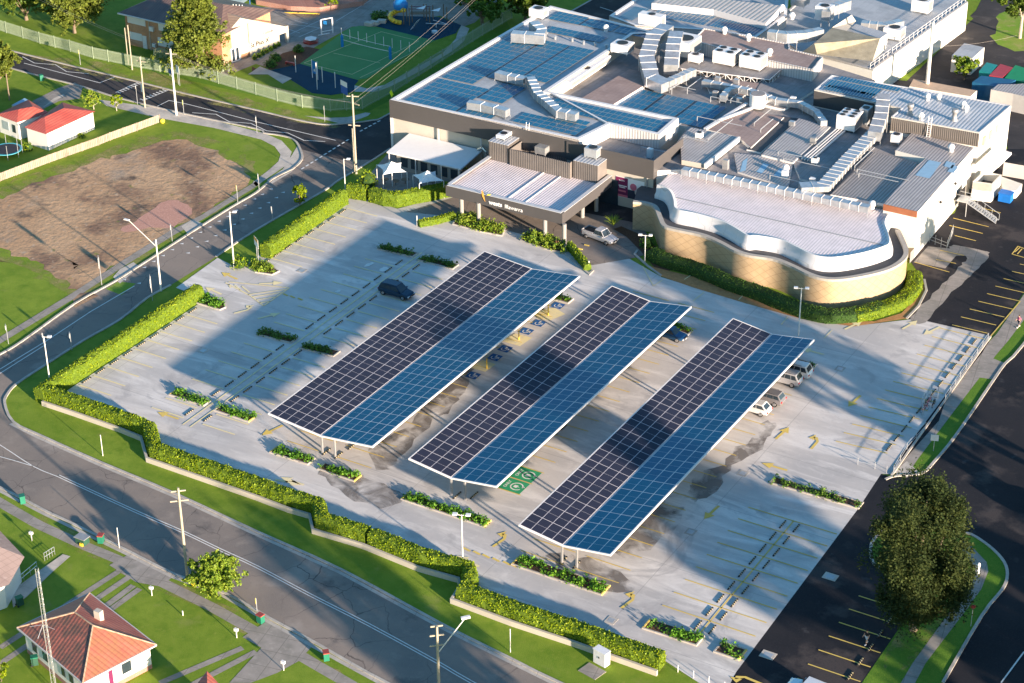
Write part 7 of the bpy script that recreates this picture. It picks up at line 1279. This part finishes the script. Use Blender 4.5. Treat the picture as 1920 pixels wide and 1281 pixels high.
    MB().box(hl-.06,hl+.012,-.5,.5,g+.2,g+.38).build('grille','black_plastic',t,local=True); MB().box(hl+.013,hl+.02,-.2,.2,g+.08,g+.18).build('number_plate','sign_white',t,local=True)
    if kind=='ute':
        MB().box(-hl+.12,-.62,-W/2*.8,W/2*.8,zb+.10,zb+.115).build('tray','black_plastic',t,local=True)
        mb=MB(); 
        for s in (-1,1): mb.box(-hl+.08,-.6,s*W*.44-.05,s*W*.44+.05,zb+.06,zb+.26)
        mb.box(-hl+.03,-hl+.09,-W*.44,W*.44,zb+.0,zb+.26); mb.build('tray_side',P_,t,local=True)
    if kind=='suv': 
        for s in (-1,1): MB().tube((-1.3,s*W*.36,H+.06),(.4,s*W*.36,H+.06),.022,None,5).build('roof_rail','black_plastic',t,local=True)
    return t
car('dark blue seven-seat wagon parked across the median end bay',(744,554),R(-1),'navy',4.95,1.95,1.72)
car('silver dual-cab utility leaving the entrance driveway',(1125,450),R(-9.5),'silver',5.3,1.92,1.80,'ute')
g2=P(1258,634); car('dark blue hatchback with grey bonnet poking out of the middle canopy',None,R(2),'blue',4.2,1.78,1.48,'hatch',pt=(g2[0],g2[1],0))
car('white four-wheel drive by the small bare bed under the third canopy',None,R(181),'white',4.7,1.86,1.75,pt=(P(1487,702)[0],P(1487,702)[1],0))
car('silver four-wheel drive parked second from the far end of the third canopy',None,R(181),'silver',4.5,1.86,1.72,pt=(P(1474,718)[0]-.3,P(1474,718)[1],0))
car('grey wagon with its tail sticking out beyond the third canopy',None,R(180),'grey',4.6,1.82,1.55,pt=(P(1445,755)[0]-.6,P(1445,755)[1],0))
car('white small hatchback nearest of the cars at the third canopy',None,R(180),'white',4.1,1.76,1.48,'hatch',pt=(P(1418,773)[0]-.3,P(1418,773)[1],0))
car('white car roof just entering the bottom edge on the dark asphalt',(1517,1306),R(175),'white',4.8,1.9,1.8)
car('silver car at the right edge on the shaded street',(1958,962),R(85),'silver',4.5,1.8,1.5)
# ================= PEOPLE =================
def person(label,px,ang,top,bottom,hair='hair',shorts=True,h=1.72):
    p=P(*px); t=thing('person',label,'person',(p[0],p[1],.04),ang); k=h/1.72
    def skinmesh(name,nodes,edges,mat,root=0,grow=0):
        me=bpy.data.meshes.new(name); me.from_pydata([tuple(c*k for c in n[0]) for n in nodes],edges,[]); me.materials.append(MATS[mat]); o=bpy.data.objects.new(name,me); COL.objects.link(o); m=o.modifiers.new('skin','SKIN')
        lay=me.skin_vertices[0].data if me.skin_vertices else None
        if lay is None:
            bpy.context.view_layer.objects.active=o; lay=None
        if lay is not None:
            for i,n in enumerate(nodes): r=n[1] if isinstance(n[1],tuple) else (n[1],n[1]); lay[i].radius=((r[0]+grow)*k,(r[1]+grow)*k); lay[i].use_root=(i==root)
        s=o.modifiers.new('sub','SUBSURF'); s.levels=1; s.render_levels=1; o.parent=t; return o
    # stride: left leg forward, arms counter-swinging
    N=[((0,0,.95),(.13,.15)),((0,0,1.12),(.11,.14)),((0.01,0,1.32),(.12,.17)),((.01,0,1.46),(.06,.07)),((.03,0,1.56),(.055,.055)),((.04,0,1.68),(.09,.08)),
       ((0,.10,.90),.085),((.16,.10,.50),.058),((.12,.10,.09),.04),((.28,.11,.045),.035),
       ((0,-.10,.90),.085),((-.06,-.10,.50),.058),((-.34,-.10,.16),.04),((-.24,-.11,.06),.035),
       ((0,.19,1.40),.055),((-.10,.25,1.14),.042),((.02,.26,.92),.032),((.05,.26,.84),.030),
       ((0,-.19,1.40),.055),((.10,-.25,1.14),.042),((.26,-.24,.98),.032),((.31,-.24,.92),.030)]
    E=[(0,1),(1,2),(2,3),(3,4),(4,5),(0,6),(6,7),(7,8),(8,9),(0,10),(10,11),(11,12),(12,13),(2,14),(14,15),(15,16),(16,17),(2,18),(18,19),(19,20),(20,21)]
    for hnd,s in ((17,1),(21,-1)):
        b=N[hnd][0]
        for i in range(4): N.append(((b[0]+.02+.012*i,b[1]+.018*(i-1.5),b[2]-.085+.006*abs(i-1)),.009)); E.append((hnd,len(N)-1))
        N.append(((b[0]+.05,b[1]-.02*s,b[2]-.03),.010)); E.append((hnd,len(N)-1))
    skinmesh('body',N,E,'skin')
    T=[((0,0,.98),(.14,.165)),((0,0,1.12),(.125,.155)),((0.01,0,1.34),(.135,.185)),((.01,0,1.44),(.075,.09)),((0,.19,1.40),.07),((-.07,.24,1.20),.062),((0,-.19,1.40),.07),((.07,-.24,1.20),.062)]
    skinmesh('shirt',T,[(0,1),(1,2),(2,3),(2,4),(4,5),(2,6),(6,7)],top)
    e=.55 if shorts else .12; f=lambda a,b,q:tuple(a[i]+(b[i]-a[i])*q for i in range(3))
    B=[((0,0,.97),(.14,.165)),((0,.10,.88),.10),(f((0,.10,.90),(.16,.10,.50),.85),.075),((0,-.10,.88),.10),(f((0,-.10,.90),(-.06,-.10,.50),.85),.075)]
    ed=[(0,1),(1,2),(0,3),(3,4)]
    if not shorts: B+=[((.13,.10,.15),.055),((-.32,-.10,.22),.055)]; ed+=[(2,5),(4,6)]
    skinmesh('shorts' if shorts else 'trousers',B,ed,bottom)
    MB().ball((.02*k,0,1.72*k),.108*k,10,sz=.95).build('hair',hair,t,smooth=True,local=True)
    mb=MB(); mb.box(.12*k,.16*k,-.012,.012,1.645*k,1.68*k); 
    mb.build('nose','skin',t,local=True)
    for s in (-1,1): MB().box(.115*k,.13*k,s*.035-.012,s*.035+.012,1.69*k,1.705*k).build('eye','cloth_black',t,local=True); MB().box(.02*k,.05*k,s*.085-.01,s*.085+.01,1.65*k,1.70*k).build('ear','skin',t,local=True)
    MB().box(.115*k,.13*k,-.025,.025,1.615*k,1.625*k).build('mouth','lamp_red',t,local=True)
    for q in ((.30,.11,.045),(-.22,-.11,.05)): MB().box((q[0]-.17)*k,(q[0]+.09)*k,(q[1]-.05)*k,(q[1]+.05)*k,.0+max(0,q[2]-.05),(q[2]+.045)*k).build('shoe','cloth_white',t,local=True)
    return t
person('person in black top and white shorts walking across the dark asphalt bays',(1624,1208),R(250),'cloth_black','cloth_white'); person('person in pink top and dark trousers walking on the right-hand path',(1909,614),R(240),'cloth_pink','cloth_navy',shorts=False)
p=P(1833,1078); wm=thing('path_post','white rounded marker post standing on the curved island path','post',p); MB().lathe((p[0],p[1]),[(.16,0),(.16,1.1),(.2,1.3),(.12,1.5),(.02,1.55)],10).build('body','white_metal',wm,smooth=True); MB().tube((p[0]-.12,p[1],1.35),(p[0]-.3,p[1],1.2),.05).build('arm','white_metal',wm)
# trees outside the frame whose long shadows cross the car park and the street
for i,(x,y,h,r,l) in enumerate(((79,1.5,17,5.6,'first tall dark tree across the right-hand street'),(84,-2.5,18,5.5,'second tall dark tree across the right-hand street'),(80,-7,14,4.5,'third tree across the right-hand street'),(62,43,9,3.6,'tree beside the staff car park at the right'),(103.7,-42.3,15,6,'tall tree behind the big casuarina, beyond the street'),(100.9,-50,15,5.5,'second tall tree behind the big casuarina, beyond the street'),(100,-36,9,4.5,'low tree at the far side of the street, lower one'),(103,-27,8.5,4.5,'low tree at the far side of the street, upper one'),(106,-19,8,4.5,'low tree at the far side of the street, topmost one'))): tree('street_tree',l,(x,y,0),h,r,'leaf_olive',6500,.7,.12,clumps=34,seed=60+i,group='trees across the right-hand street')
for i,(x,y,h,r) in enumerate(((60,-72,13,6.5),(70,-77,13,5.5))): tree('street_tree','%s leafy tree beyond the bottom road'%('nearer','farther')[i],(x,y,0),h,r,'leaf_olive',6000,.6,.12,clumps=30,seed=80+i)
